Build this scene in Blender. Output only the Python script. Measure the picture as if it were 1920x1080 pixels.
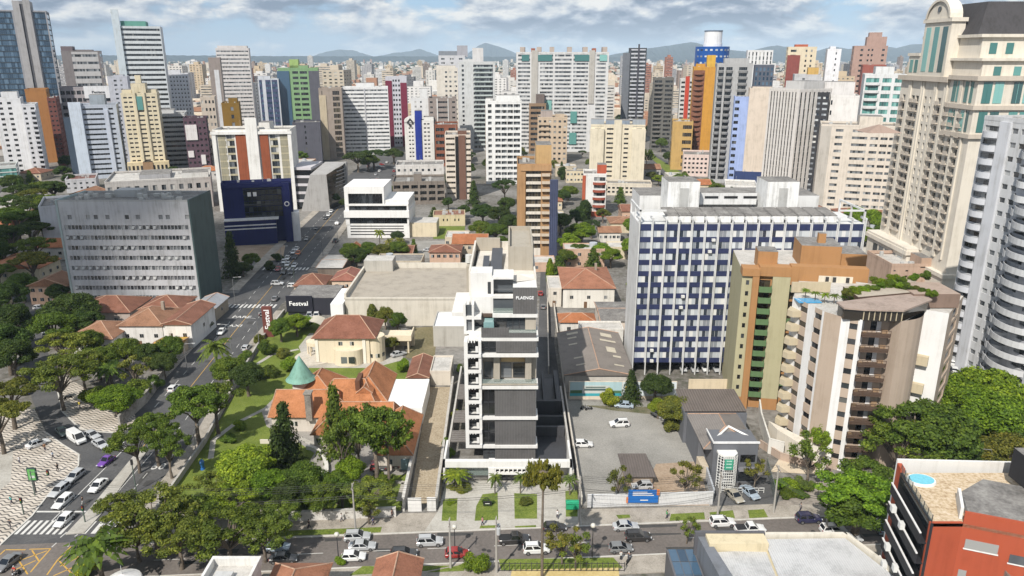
import bpy, bmesh, math, random
import numpy as np
from mathutils import Vector, Matrix
for o in list(bpy.data.objects): bpy.data.objects.remove(o)
S = bpy.context.scene
C = S.collection
# ---------------------------------------------------------------- camera
F, TH, H = 1410., math.atan(435/1410.), 78.
cam = bpy.data.cameras.new('camera'); co = bpy.data.objects.new('camera', cam); C.objects.link(co)
co.location = (0, 0, H); co.rotation_euler = (math.pi/2-TH, 0, 0)
cam.sensor_width = 36; cam.lens = F/1920*36; cam.clip_start = 1; cam.clip_end = 80000
S.camera = co
S.render.resolution_x, S.render.resolution_y = 1024, 576
S.view_settings.view_transform = 'Standard'; S.view_settings.look = 'None'
S.view_settings.exposure = .3; S.view_settings.gamma = 1
S.cycles.use_denoising = True
S.cycles.max_bounces = 6; S.cycles.diffuse_bounces = 3; S.cycles.glossy_bounces = 3
S.cycles.transparent_max_bounces = 6; S.cycles.transmission_bounces = 3; S.cycles.volume_bounces = 0
S.cycles.caustics_reflective = False; S.cycles.caustics_refractive = False
# ---------------------------------------------------------------- sun and sky
SUN_EL, SUN_AZ = math.radians(46), math.radians(27)     # the sun stands behind the camera, to the left
to_sun = Vector((-math.sin(SUN_AZ)*math.cos(SUN_EL), -math.cos(SUN_AZ)*math.cos(SUN_EL), math.sin(SUN_EL)))
sl = bpy.data.lights.new('sun', 'SUN'); sl.energy = 4.6; sl.angle = math.radians(.5); sl.color = (1, .95, .87)
so = bpy.data.objects.new('sun', sl); C.objects.link(so); so.location = (0, 0, 300)
so.rotation_euler = to_sun.to_track_quat('Z', 'Y').to_euler()
W = bpy.data.worlds.new('World'); S.world = W; W.use_nodes = True
nt = W.node_tree; nt.nodes.clear()
def N(t, kind, **kw):
    n = t.nodes.new(kind)
    for k, v in kw.items():
        if k.startswith('i_'):
            key = k[2:]; n.inputs[int(key) if key.isdigit() else key].default_value = v
        else: setattr(n, k, v)
    return n
def ramp(t, fac, stops, interp='LINEAR'):
    r = t.nodes.new('ShaderNodeValToRGB'); cr = r.color_ramp; cr.interpolation = interp
    while len(cr.elements) < len(stops): cr.elements.new(.5)
    for e, (p, c) in zip(cr.elements, stops):
        e.position = p; e.color = (c[0], c[1], c[2], 1) if hasattr(c, '__len__') else (c, c, c, 1)
    t.links.new(fac, r.inputs[0]); return r.outputs[0]
def M(t, op, a, b=None, c=None):
    n = t.nodes.new('ShaderNodeMath'); n.operation = op
    for i, v in enumerate((a, b, c)):
        if v is None: continue
        if isinstance(v, (int, float)): n.inputs[i].default_value = v
        else: t.links.new(v, n.inputs[i])
    return n.outputs[0]
def MIX(t, f, a, b, mode='MIX'):
    n = t.nodes.new('ShaderNodeMix'); n.data_type = 'RGBA'; n.blend_type = mode
    for i, v in ((0, f), (6, a), (7, b)):
        if isinstance(v, (int, float)): n.inputs[i].default_value = v
        elif isinstance(v, tuple): n.inputs[i].default_value = (v[0], v[1], v[2], 1)
        else: t.links.new(v, n.inputs[i])
    return n.outputs[2]
def NOISE(t, vec, scale, detail=3, rough=.5, dist=0):
    n = N(t, 'ShaderNodeTexNoise'); n.inputs['Scale'].default_value = scale; n.inputs['Detail'].default_value = detail
    n.inputs['Roughness'].default_value = rough; n.inputs['Distortion'].default_value = dist
    if vec is not None: t.links.new(vec, n.inputs['Vector'])
    return n.outputs['Fac']
sky = N(nt, 'ShaderNodeTexSky'); sky.sky_type = 'NISHITA'; sky.sun_disc = False
sky.sun_elevation = SUN_EL; sky.sun_rotation = math.pi+SUN_AZ; sky.altitude = 900
tc = N(nt, 'ShaderNodeTexCoord'); sp = N(nt, 'ShaderNodeSeparateXYZ'); nt.links.new(tc.outputs['Generated'], sp.inputs[0])
cb = N(nt, 'ShaderNodeMapping'); cb.inputs['Scale'].default_value = (1, 1, 2.6); cb.inputs['Location'].default_value = (.35, .1, 0); nt.links.new(tc.outputs['Generated'], cb.inputs[0])
mp = N(nt, 'ShaderNodeMapping'); mp.inputs['Scale'].default_value = (1, 1, 2.6); mp.inputs['Location'].default_value = (.345, .1, .03); nt.links.new(tc.outputs['Generated'], mp.inputs[0])
big = NOISE(nt, cb.outputs[0], 8.5, 7, .55, .2); sh = NOISE(nt, mp.outputs[0], 8.5, 7, .55, .2)
broad_ = NOISE(nt, cb.outputs[0], 2.1, 3, .5)
dens = M(nt, 'ADD', big, M(nt, 'MULTIPLY', M(nt, 'SUBTRACT', broad_, .5), .55))
cover = ramp(nt, dens, [(.37, 0), (.47, 1)])
lit = M(nt, 'ADD', M(nt, 'MULTIPLY', M(nt, 'SUBTRACT', big, sh), 3.4), .45)
lit = M(nt, 'ADD', lit, M(nt, 'MULTIPLY', M(nt, 'SUBTRACT', .5, broad_), .9))
ccol = ramp(nt, lit, [(.18, (2.0, 2.5, 3.3)), (.38, (3.2, 3.7, 4.5)), (.54, (5.2, 5.5, 5.9)), (.76, (7.6, 7.5, 7.2))])
skyc = MIX(nt, .7, sky.outputs[0], (2.4, 4.1, 6.3))
cl = MIX(nt, cover, skyc, ccol)
hz = ramp(nt, sp.outputs[2], [(0, 1), (.012, .6), (.05, 0)])
cl = MIX(nt, M(nt, 'MULTIPLY', hz, .7), cl, (4.4, 5.2, 6.0))
bg = N(nt, 'ShaderNodeBackground'); bg.inputs[1].default_value = .1; nt.links.new(cl, bg.inputs[0])
wo = N(nt, 'ShaderNodeOutputWorld'); nt.links.new(bg.outputs[0], wo.inputs[0])
# ---------------------------------------------------------------- picture <-> place
def ray(px, py):
    x, y = (px-960)/F, -(py-540)/F; c, s = math.cos(TH), math.sin(TH)
    return Vector((x, c+y*s, -s+y*c))
def G(px, py, z=0.):
    d = ray(px, py); t = (z-H)/d.z; return Vector((d.x*t, d.y*t, z))
def P(px, py, Y):
    d = ray(px, py); t = Y/d.y; return Vector((d.x*t, Y, H+d.z*t))
HAZE = .00005
rnd = random.Random(7)
U = rnd.uniform
# ---------------------------------------------------------------- materials
MATS = {}
def new_mat(key):
    m = bpy.data.materials.new(key); m.use_nodes = True; t = m.node_tree
    return m, t, t.nodes['Principled BSDF']
def obj_co(t):
    return N(t, 'ShaderNodeTexCoord').outputs['Object']
def paint(c, rough=.75, dirt=.22, bump=0.):
    """painted or rendered wall: blotches, rain streaks"""
    key = ('paint', tuple(round(v, 3) for v in c), rough, dirt)
    if key in MATS: return MATS[key]
    m, t, b = new_mat('paint'); co_ = obj_co(t)
    n1 = NOISE(t, co_, .25, 4, .6)
    mp_ = N(t, 'ShaderNodeMapping'); mp_.inputs['Scale'].default_value = (1.3, 1.3, .07); t.links.new(co_, mp_.inputs[0])
    n2 = NOISE(t, mp_.outputs[0], 1.0, 5, .65)
    n3 = NOISE(t, co_, 6, 2, .5)
    f = M(t, 'ADD', M(t, 'MULTIPLY', n1, .4), M(t, 'ADD', M(t, 'MULTIPLY', n2, .5), M(t, 'MULTIPLY', n3, .1)))
    d = 1-dirt; w = min(1.0, 1+dirt*.35)
    col = ramp(t, f, [(.36, (c[0]*d*.97, c[1]*d*.96, c[2]*d*.93)), (.5, c), (.64, tuple(min(.9, v*(1+dirt*.3)) for v in c))])
    t.links.new(col, b.inputs['Base Color']); b.inputs['Roughness'].default_value = rough
    b.inputs['Specular IOR Level'].default_value = .3
    MATS[key] = m; return m
def glassmat(kind='mix'):
    key = ('glass', kind)
    if key in MATS: return MATS[key]
    m, t, b = new_mat('glass_'+kind)
    g = N(t, 'ShaderNodeNewGeometry'); oi = N(t, 'ShaderNodeObjectInfo')
    r = M(t, 'FRACT', M(t, 'ADD', g.outputs['Random Per Island'], M(t, 'MULTIPLY', oi.outputs['Random'], 7.13)))
    pal = {'mix': [(0, (.012, .015, .018)), (.3, (.03, .036, .042)), (.5, (.07, .08, .09)), (.66, (.14, .15, .16)), (.8, (.3, .3, .29)), (.92, (.5, .49, .46))],
           'dark': [(0, (.008, .009, .011)), (.5, (.016, .019, .022)), (.8, (.04, .045, .05)), (.95, (.12, .12, .11))],
           'light': [(0, (.03, .04, .06)), (.22, (.22, .24, .27)), (.45, (.42, .45, .48)), (.7, (.55, .58, .6)), (.9, (.66, .66, .64))],
           'blue': [(0, (.02, .05, .09)), (.4, (.05, .1, .16)), (.8, (.1, .17, .25))],
           'teal': [(0, (.05, .16, .15)), (.4, (.1, .27, .25)), (.75, (.2, .42, .39)), (.93, (.04, .1, .1))],
           'bronze': [(0, (.03, .024, .018)), (.5, (.06, .048, .03)), (.85, (.11, .09, .06))],
           'grey': [(0, (.035, .04, .045)), (.35, (.12, .13, .14)), (.6, (.2, .21, .22)), (.85, (.36, .37, .37)), (.97, (.015, .015, .015))]}[kind]
    col = ramp(t, r, pal, 'CONSTANT')
    t.links.new(col, b.inputs['Base Color']); b.inputs['Roughness'].default_value = .12
    b.inputs['Specular IOR Level'].default_value = 1.0
    MATS[key] = m; return m
def plain(name, c, rough=.6, metal=0., spec=.4, emit=None):
    key = ('plain', name)
    if key in MATS: return MATS[key]
    m, t, b = new_mat(name); n = NOISE(t, obj_co(t), 3, 3, .6)
    col = ramp(t, n, [(.3, tuple(v*.85 for v in c)), (.7, tuple(min(1, v*1.1) for v in c))])
    t.links.new(col, b.inputs['Base Color']); b.inputs['Roughness'].default_value = rough
    b.inputs['Metallic'].default_value = metal; b.inputs['Specular IOR Level'].default_value = spec
    MATS[key] = m; return m
def tiles(c, pitch=.32, name='roof_tiles'):
    """clay tile roof: rows of tiles, weathered patches"""
    key = ('tiles', c, pitch)
    if key in MATS: return MATS[key]
    m, t, b = new_mat(name); co_ = obj_co(t)
    n1 = NOISE(t, co_, .35, 5, .65); n2 = NOISE(t, co_, 3.2, 3, .6)
    wv = N(t, 'ShaderNodeTexWave'); wv.bands_direction = 'X'; wv.inputs['Scale'].default_value = 1/pitch/3.14*1.57; t.links.new(co_, wv.inputs[0])
    wy = N(t, 'ShaderNodeTexWave'); wy.bands_direction = 'Y'; wy.inputs['Scale'].default_value = 1/pitch/3.14*1.57; t.links.new(co_, wy.inputs[0])
    ge = N(t, 'ShaderNodeNewGeometry'); sn = N(t, 'ShaderNodeSeparateXYZ'); t.links.new(ge.outputs['True Normal'], sn.inputs[0])
    vt = N(t, 'ShaderNodeVectorTransform'); vt.vector_type = 'NORMAL'; vt.convert_from = 'WORLD'; vt.convert_to = 'OBJECT'
    t.links.new(ge.outputs['True Normal'], vt.inputs[0]); t.links.new(vt.outputs[0], sn.inputs[0])
    k = M(t, 'GREATER_THAN', M(t, 'ABSOLUTE', sn.outputs[0]), M(t, 'ABSOLUTE', sn.outputs[1]))
    wmix = M(t, 'ADD', M(t, 'MULTIPLY', wy.outputs['Fac'], k), M(t, 'MULTIPLY', wv.outputs['Fac'], M(t, 'SUBTRACT', 1, k)))
    f = M(t, 'ADD', M(t, 'MULTIPLY', n1, .6), M(t, 'MULTIPLY', n2, .4))
    col = ramp(t, f, [(.33, tuple(v*.5 for v in c)), (.47, c), (.66, tuple(min(.8, v*1.3+.02) for v in c))])
    col = MIX(t, M(t, 'MULTIPLY', M(t, 'SUBTRACT', 1, wmix), .45), col, tuple(v*.38 for v in c))
    t.links.new(col, b.inputs['Base Color']); b.inputs['Roughness'].default_value = .9
    bp = N(t, 'ShaderNodeBump'); bp.inputs['Strength'].default_value = .5; bp.inputs['Distance'].default_value = .08
    t.links.new(wmix, bp.inputs['Height']); t.links.new(bp.outputs[0], b.inputs['Normal'])
    MATS[key] = m; return m
def ribbed(c, pitch=.5, axis='X', rough=.55, name='sheet_metal', depth=.4):
    key = ('rib', c, pitch, axis)
    if key in MATS: return MATS[key]
    m, t, b = new_mat(name); co_ = obj_co(t)
    wv = N(t, 'ShaderNodeTexWave'); wv.bands_direction = axis; wv.inputs['Scale'].default_value = .5/pitch; t.links.new(co_, wv.inputs[0])
    n1 = NOISE(t, co_, .3, 5, .6); n2 = NOISE(t, co_, 2.5, 3, .6)
    f = M(t, 'ADD', M(t, 'MULTIPLY', n1, .65), M(t, 'MULTIPLY', n2, .35))
    col = ramp(t, f, [(.34, tuple(v*.72 for v in c)), (.5, c), (.68, tuple(min(.9, v*1.1) for v in c))])
    col = MIX(t, M(t, 'MULTIPLY', M(t, 'SUBTRACT', 1, wv.outputs['Fac']), depth), col, tuple(v*.45 for v in c))
    t.links.new(col, b.inputs['Base Color']); b.inputs['Roughness'].default_value = rough
    bp = N(t, 'ShaderNodeBump'); bp.inputs['Strength'].default_value = .4; bp.inputs['Distance'].default_value = .05
    t.links.new(wv.outputs['Fac'], bp.inputs['Height']); t.links.new(bp.outputs[0], b.inputs['Normal'])
    MATS[key] = m; return m
def groundmat(name, stops, s1=.08, s2=1.2, rough=.92, k=.55):
    key = ('ground', name)
    if key in MATS: return MATS[key]
    m, t, b = new_mat(name); g = N(t, 'ShaderNodeNewGeometry').outputs['Position']
    n1 = NOISE(t, g, s1, 6, .62, .4); n2 = NOISE(t, g, s2, 4, .65)
    f = M(t, 'ADD', M(t, 'MULTIPLY', n1, k), M(t, 'MULTIPLY', n2, 1-k))
    t.links.new(ramp(t, f, stops), b.inputs['Base Color']); b.inputs['Roughness'].default_value = rough
    b.inputs['Specular IOR Level'].default_value = .25
    bp = N(t, 'ShaderNodeBump'); bp.inputs['Strength'].default_value = .25; bp.inputs['Distance'].default_value = .05
    t.links.new(NOISE(t, g, 9, 3, .6), bp.inputs['Height']); t.links.new(bp.outputs[0], b.inputs['Normal'])
    MATS[key] = m; return m
WHITE = (.68, .67, .65); OFF = (.62, .59, .53); CREAM = (.62, .53, .38); GREYC = (.38, .38, .38); LG = (.5, .5, .5); DG = (.12, .12, .13)
ROOFG = (.2, .19, .18); NAVY = (.012, .016, .085); BRICK = (.3, .075, .035); SAND = (.45, .36, .28)
roofm = groundmat('flat_roof_membrane', [(.35, (.1, .095, .09)), (.5, (.19, .18, .17)), (.65, (.29, .28, .26))], .3, 2.)
roofl = groundmat('pale_flat_roof', [(.35, (.3, .29, .27)), (.5, (.45, .43, .4)), (.65, (.55, .53, .5))], .3, 2.)
# ---------------------------------------------------------------- mesh builder
class MB:
    def __init__(s): s.v = []; s.f = []; s.m = []
    def quad(s, a, b, c, d, mi=0):
        n = len(s.v); s.v += [tuple(a), tuple(b), tuple(c), tuple(d)]; s.f.append((n, n+1, n+2, n+3)); s.m.append(mi)
    def poly(s, pts, mi=0):
        n = len(s.v); s.v += [tuple(p) for p in pts]; s.f.append(tuple(range(n, n+len(pts)))); s.m.append(mi)
    def box(s, x0, x1, y0, y1, z0, z1, mi=0, top=None):
        n = len(s.v)
        s.v += [(x0, y0, z0), (x1, y0, z0), (x1, y1, z0), (x0, y1, z0), (x0, y0, z1), (x1, y0, z1), (x1, y1, z1), (x0, y1, z1)]
        for i, q in enumerate(((0, 3, 2, 1), (4, 5, 6, 7), (0, 1, 5, 4), (1, 2, 6, 5), (2, 3, 7, 6), (3, 0, 4, 7))):
            s.f.append(tuple(n+k for k in q)); s.m.append(top if (i == 1 and top is not None) else mi)
        return s
    def prism(s, pts, z0, z1, mi=0, top=None):
        a = sum(pts[i][0]*pts[(i+1) % len(pts)][1]-pts[(i+1) % len(pts)][0]*pts[i][1] for i in range(len(pts)))
        if a < 0: pts = pts[::-1]
        n = len(s.v); k = len(pts)
        s.v += [(p[0], p[1], z0) for p in pts]+[(p[0], p[1], z1) for p in pts]
        s.f.append(tuple(range(n+k-1, n-1, -1))); s.m.append(mi)
        s.f.append(tuple(range(n+k, n+2*k))); s.m.append(mi if top is None else top)
        for i in range(k):
            j = (i+1) % k; s.f.append((n+i, n+j, n+k+j, n+k+i)); s.m.append(mi)
        return s
    def cyl(s, x, y, z0, z1, r0, r1=None, n=12, mi=0, cap=True):
        r1 = r0 if r1 is None else r1; b = len(s.v)
        for z, r in ((z0, r0), (z1, r1)):
            for i in range(n):
                a = 2*math.pi*i/n; s.v.append((x+r*math.cos(a), y+r*math.sin(a), z))
        for i in range(n):
            j = (i+1) % n; s.f.append((b+i, b+j, b+n+j, b+n+i)); s.m.append(mi)
        if cap:
            s.f.append(tuple(range(b+n, b+2*n))); s.m.append(mi); s.f.append(tuple(range(b+n-1, b-1, -1))); s.m.append(mi)
        return s
    def tube(s, pts, rs, n=6, mi=0):
        pts = [Vector(p) for p in pts]; base = len(s.v)
        for i, p in enumerate(pts):
            d = (pts[min(i+1, len(pts)-1)]-pts[max(i-1, 0)]).normalized()
            a = d.orthogonal().normalized() if abs(d.z) > .9 else d.cross(Vector((0, 0, 1))).normalized()
            b = d.cross(a); r = rs[i] if hasattr(rs, '__len__') else rs
            for k in range(n):
                t_ = 2*math.pi*k/n; s.v.append(tuple(p+(a*math.cos(t_)+b*math.sin(t_))*r))
        for i in range(len(pts)-1):
            for k in range(n):
                j = (k+1) % n
                s.f.append((base+i*n+k, base+i*n+j, base+(i+1)*n+j, base+(i+1)*n+k)); s.m.append(mi)
        s.f.append(tuple(base+(len(pts)-1)*n+k for k in range(n))); s.m.append(mi)
        return s
    def mesh(s, name, mats, smooth=False):
        me = bpy.data.meshes.new(name); me.from_pydata(s.v, [], s.f)
        for m in (mats if isinstance(mats, (list, tuple)) else [mats]): me.materials.append(m)
        me.polygons.foreach_set('material_index', s.m)
        if smooth: me.polygons.foreach_set('use_smooth', [True]*len(s.f))
        me.update(); return me
    def build(s, name, mats, parent=None, loc=(0, 0, 0), rz=0, smooth=False):
        return ob(name, s.mesh(name, mats, smooth), parent, loc, rz)
def ob(name, data, parent=None, loc=(0, 0, 0), rz=0):
    o = bpy.data.objects.new(name, data); C.objects.link(o); o.location = loc; o.rotation_euler = (0, 0, rz)
    if parent: o.parent = parent
    return o
LABELS = {}
def tag(o, label=None, cat=None, group=None, kind=None):
    if label: o['label'] = label
    if cat: o['category'] = cat
    if group: o['group'] = group
    if kind: o['kind'] = kind
    return o
def thing(name, label, cat, loc=(0, 0, 0), rz=0, group=None):
    return tag(ob(name, None, None, loc, rz), label, cat, group)
def struct(o): o['kind'] = 'structure'; return o
def copy_tree(o, parent=None):
    c = o.copy(); C.objects.link(c)
    if parent: c.parent = parent
    for ch in list(o.children): copy_tree(ch, c)
    return c
OCC = []                                   # ground already taken: x0, x1, y0, y1
ANCH = []                                  # things other labels may point to
def occupy(x0, x1, y0, y1): OCC.append((min(x0, x1), max(x0, x1), min(y0, y1), max(y0, y1)))
def free(x, y, r): return not any(a-r < x < b+r and c-r < y < d+r for a, b, c, d in OCC)
def text(s, name, parent, loc, size, mat, rot=(math.pi/2, 0, 0), depth=.04, sx=1., align='CENTER'):
    cu = bpy.data.curves.new(name, 'FONT'); cu.body = s; cu.size = size; cu.extrude = depth; cu.align_x = align; cu.align_y = 'CENTER'
    cu.offset = size*.015; cu.resolution_u = 2
    tmp = bpy.data.objects.new(name, cu); C.objects.link(tmp)
    me = bpy.data.meshes.new_from_object(tmp.evaluated_get(bpy.context.evaluated_depsgraph_get()))
    bpy.data.objects.remove(tmp); me.materials.clear(); me.materials.append(mat)
    o = ob(name, me, parent, loc); o.rotation_euler = rot; o.scale = (sx, 1, 1); return o
# ---------------------------------------------------------------- facades
def facade(b, wins, o, u, Wd, z0, z1, cols, rows, rec=.25, mp_=0, ms=0, face='f'):
    """a wall face with recessed openings on a lattice; wins collects (face,row,centre,u,w,h)"""
    o = Vector(o); u = Vector(u); n = u.cross(Vector((0, 0, 1))); up = Vector((0, 0, 1))
    xs = 0.
    def q(xa, xb, za, zb, mi): b.quad(o+u*xa+up*za, o+u*xb+up*za, o+u*xb+up*zb, o+u*xa+up*zb, mi)
    for (ca, cb_) in cols:
        if ca > xs+1e-4: q(xs, ca, z0, z1, mp_)
        zs = z0
        for ri, (ra, rb) in enumerate(rows):
            if ra > zs+1e-4: q(ca, cb_, zs, ra, ms)
            A, B_, C_, D = (o+u*ca+up*ra, o+u*cb_+up*ra, o+u*cb_+up*rb, o+u*ca+up*rb); k = -n*rec
            b.quad(A, A+k, B_+k, B_, ms); b.quad(D, C_, C_+k, D+k, ms)
            b.quad(A, D, D+k, A+k, mp_); b.quad(B_, B_+k, C_+k, C_, mp_)
            wins.append((face, ri, o+u*((ca+cb_)/2)+up*((ra+rb)/2)+k, u.copy(), cb_-ca, rb-ra)); zs = rb
        if zs < z1-1e-4: q(ca, cb_, zs, z1, ms)
        xs = cb_
    if xs < Wd-1e-4: q(xs, Wd, z0, z1, mp_)
def pane_quads(b, c, u, w, h, split, fr=.06):
    n = u.cross(Vector((0, 0, 1))); up = Vector((0, 0, 1))
    b.quad(c-u*w/2-up*h/2, c+u*w/2-up*h/2, c+u*w/2+up*h/2, c-u*w/2+up*h/2, 1)
    s = w/split
    for i in range(split):
        m = c+u*(-w/2+s*(i+.5))+n*.03; a, hh = s/2-fr/2, h/2-fr/2
        b.quad(m-u*a-up*hh, m+u*a-up*hh, m+u*a+up*hh, m-u*a+up*hh, 0)
WINMESH = {}
def put_windows(parent, wins, mode, gm, fm, pw=1.2):
    if mode == 'row':
        rows = {}
        for w in wins: rows.setdefault((w[0], w[1]), []).append(w)
        for k, ws in rows.items():
            b = MB()
            for _, _, c, u, w, h in ws: pane_quads(b, c, u, w, h, max(1, round(w/pw)))
            b.build('window_row', [gm, fm], parent)
    else:
        for _, _, c, u, w, h in wins:
            key = (round(w, 2), round(h, 2), pw, gm.name, fm.name)
            if key not in WINMESH:
                b = MB(); pane_quads(b, Vector((0, 0, 0)), Vector((1, 0, 0)), w, h, max(1, round(w/pw)))
                WINMESH[key] = b.mesh('window', [gm, fm])
            ob('window', WINMESH[key], parent, c, math.atan2(u.y, u.x))
def colspec(spec, Wd):
    if isinstance(spec[0], list): return [(a*Wd, b_*Wd) for a, b_ in spec[0]]
    n, f = spec[0], spec[1]; s = Wd/n
    return [(s*(i+.5)-s*f/2, s*(i+.5)+s*f/2) for i in range(n)]
def rowspec(spec, z0, fh, fl):
    a, b_ = spec[-2], spec[-1]
    return [(z0+fh*(i+a), z0+fh*(i+b_)) for i in range(fl)]
def balcony_mb(w, proj, ph, curved=False, t_=.12):
    """parapet tray: origin at the wall, centre, floor level; sticks out to -y"""
    b = MB()
    if curved:
        k = 10; pts = [(-w/2+w*i/k, -proj*math.sin(math.pi*i/k)**.6) for i in range(k+1)]
        b.prism([(p[0], p[1]) for p in pts], -.15, .02)
        for i in range(k):
            (xa, ya), (xb, yb) = pts[i], pts[i+1]
            b.quad((xa, ya-.005, -.16), (xb, yb-.005, -.16), (xb, yb-.005, ph), (xa, ya-.005, ph))
            b.quad((xb, yb+t_, .02), (xa, ya+t_, .02), (xa, ya+t_, ph), (xb, yb+t_, ph))
            b.quad((xa, ya-.005, ph), (xb, yb-.005, ph), (xb, yb+t_, ph), (xa, ya+t_, ph))
    else:
        b.box(-w/2, w/2, -proj, 0, -.15, .02); b.box(-w/2, w/2, -proj-.004, -proj+t_, -.154, ph)
        b.box(-w/2-.004, -w/2+t_, -proj+t_, 0, .0, ph); b.box(w/2-t_, w/2+.004, -proj+t_, 0, .0, ph)
    return b
FACES = {'f': 0., 'r': math.pi/2, 'k': math.pi, 'l': -math.pi/2}
def tower(name, label, L, R, top, by, d, fl, wall, fr, sd=None, span=None, glass='mix', Y2=None, pent=(), ov=(), bal=(), group=None,
          roof=None, par=1., mode='row', rec=.3, gz=1.0, frame=(.3, .3, .3), pw=1.3, cat='building', top2=None, dirt=.22, hd=None, Yd=None, crown=True, turn=None):
    Y = Yd or G(960, by).y; a = P(L, top, Y)
    if turn is None: turn = .8 if Y > 300 else 0
    if Y2 is None and turn:
        dr = ray(R, top); kx = dr.x/dr.y; m_ = -turn*(a.x+kx*Y)/2/Y; Y2 = (Y-a.x*m_)/(1-kx*m_)
    c = P(R, top if top2 is None else top2, Y if Y2 is None else Y2)
    h = a.z if hd is None else hd; Wd = math.hypot(c.x-a.x, c.y-a.y); rz = math.atan2(c.y-a.y, c.x-a.x)
    t = thing(name, label, cat, (a.x, a.y, 0), rz, group)
    bm_ = paint(wall, dirt=dirt); sm_ = paint(span, dirt=dirt) if span else bm_
    b = MB(); wins = []; fh = (h-gz-.6)/fl
    def one(o, u, wd, spec, face):
        if spec is None: spec = ([], .3, .8)
        facade(b, wins, o, u, wd, 0, h, colspec(spec, wd), rowspec(spec, gz, fh, fl) if spec[0] else [], rec, 0, 1, face)
    one((0, 0, 0), (1, 0, 0), Wd, fr, 'f'); one((Wd, 0, 0), (0, 1, 0), d, sd, 'r'); one((0, d, 0), (0, -1, 0), d, sd, 'l')
    b.quad((Wd, d, 0), (0, d, 0), (0, d, h), (Wd, d, h))
    b.quad((0.02, .02, h-.35), (Wd-.02, .02, h-.35), (Wd-.02, d-.02, h-.35), (.02, d-.02, h-.35), 2)
    b.build('wall', [bm_, sm_, roof or roofm], t)
    if par:
        e = .25; p = MB(); p.box(-.06, Wd+.06, -.06, e, h, h+par); p.box(-.06, Wd+.06, d-e, d+.06, h, h+par)
        p.box(-.06, e, e, d-e, h, h+par); p.box(Wd-e, Wd+.06, e, d-e, h, h+par); p.build('parapet', bm_, t)
    put_windows(t, wins, mode, glassmat(glass), paint(frame, .5, .1), pw)
    for q in pent:
        x0, x1, y0, y1, hh = q[:5]; col = q[5] if len(q) > 5 else wall; nm = q[6] if len(q) > 6 else 'stair_tower'
        pb = MB(); pb.box(x0*Wd, x1*Wd, y0*d, y1*d, h-.4, h+hh, 0, 1); pb.build(nm, [paint(col), roofm], t)
    for q in ov:
        face, a0, b0, za, zb, pr, col = q[:7]; nm = q[7] if len(q) > 7 else 'pilaster'; ob_ = MB()
        wd = Wd if face in 'fk' else d
        ob_.box(a0*wd, b0*wd, -pr, .05 if not col == 'glass' else .05, za*h, zb*h)
        org = {'f': (0, 0, 0), 'r': (Wd, 0, 0), 'l': (0, d, 0), 'k': (Wd, d, 0)}[face]
        ob_.build(nm, paint(col) if isinstance(col, tuple) else glassmat(col), t, org, FACES[face])
    for q in bal:
        face, a0, b0, proj, ph, col = q[:6]; curved = len(q) > 6 and q[6]; step = q[7] if len(q) > 7 else 1
        wd = Wd if face in 'fk' else d; me = balcony_mb((b0-a0)*wd, proj, ph, curved).mesh('balcony', [paint(col)])
        org = {'f': Vector((0, 0, 0)), 'r': Vector((Wd, 0, 0)), 'l': Vector((0, d, 0))}[face]; ang = FACES[face]
        dv = Vector((math.cos(ang), math.sin(ang), 0))
        for i in range(1, fl, step):
            ob('balcony', me, t, org+dv*((a0+b0)/2*wd)+Vector((0, 0, gz+fh*i)), ang)
    if crown:
        rr = random.Random(int(L*13+top)); cl_ = MB()
        for _ in range(rr.randint(3, 7)):
            x, y = rr.uniform(.1, .85)*Wd, rr.uniform(.1, .85)*d; s_ = rr.uniform(.5, 1.2)
            cl_.box(x, x+s_*1.4, y, y+s_, h-.35, h-.35+rr.uniform(.8, 1.8))
        x, y = rr.uniform(.3, .7)*Wd, rr.uniform(.3, .7)*d; cl_.cyl(x, y, h-.3, h+rr.uniform(3, 6), .07, .04, 5)
        cl_.build('rooftop_unit', paint((.42, .42, .41)), t)
    cc = Matrix.Rotation(rz, 3, 'Z') @ Vector((Wd/2, d/2, 0)); cx, cy = a.x+cc.x, a.y+cc.y; rr_ = max(Wd, d)/2
    occupy(cx-rr_, cx+rr_, cy-rr_, cy+rr_)
    ANCH.append((cx, cy, label)); t['dims'] = (Wd, d, h)
    return t
# ================================================================ ground, roads, pavements
def sheet(name, pts, z, mat, parent=None, thick=0.):
    pts = [(p[0], p[1]) for p in pts]
    b = MB()
    a = sum(pts[i][0]*pts[(i+1) % len(pts)][1]-pts[(i+1) % len(pts)][0]*pts[i][1] for i in range(len(pts)))
    if a < 0: pts = pts[::-1]
    if thick: b.prism(pts, z-thick, z)
    else: b.poly([(p[0], p[1], z) for p in pts])
    o = b.build(name, mat, parent); struct(o); return o
def GP(*l): return [G(*p) for p in l]
def lerp_tab(tab, v):
    for (a, x), (b, y) in zip(tab, tab[1:]):
        if v <= b: return x+(y-x)*(v-a)/(b-a)
    return tab[-1][1]
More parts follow.
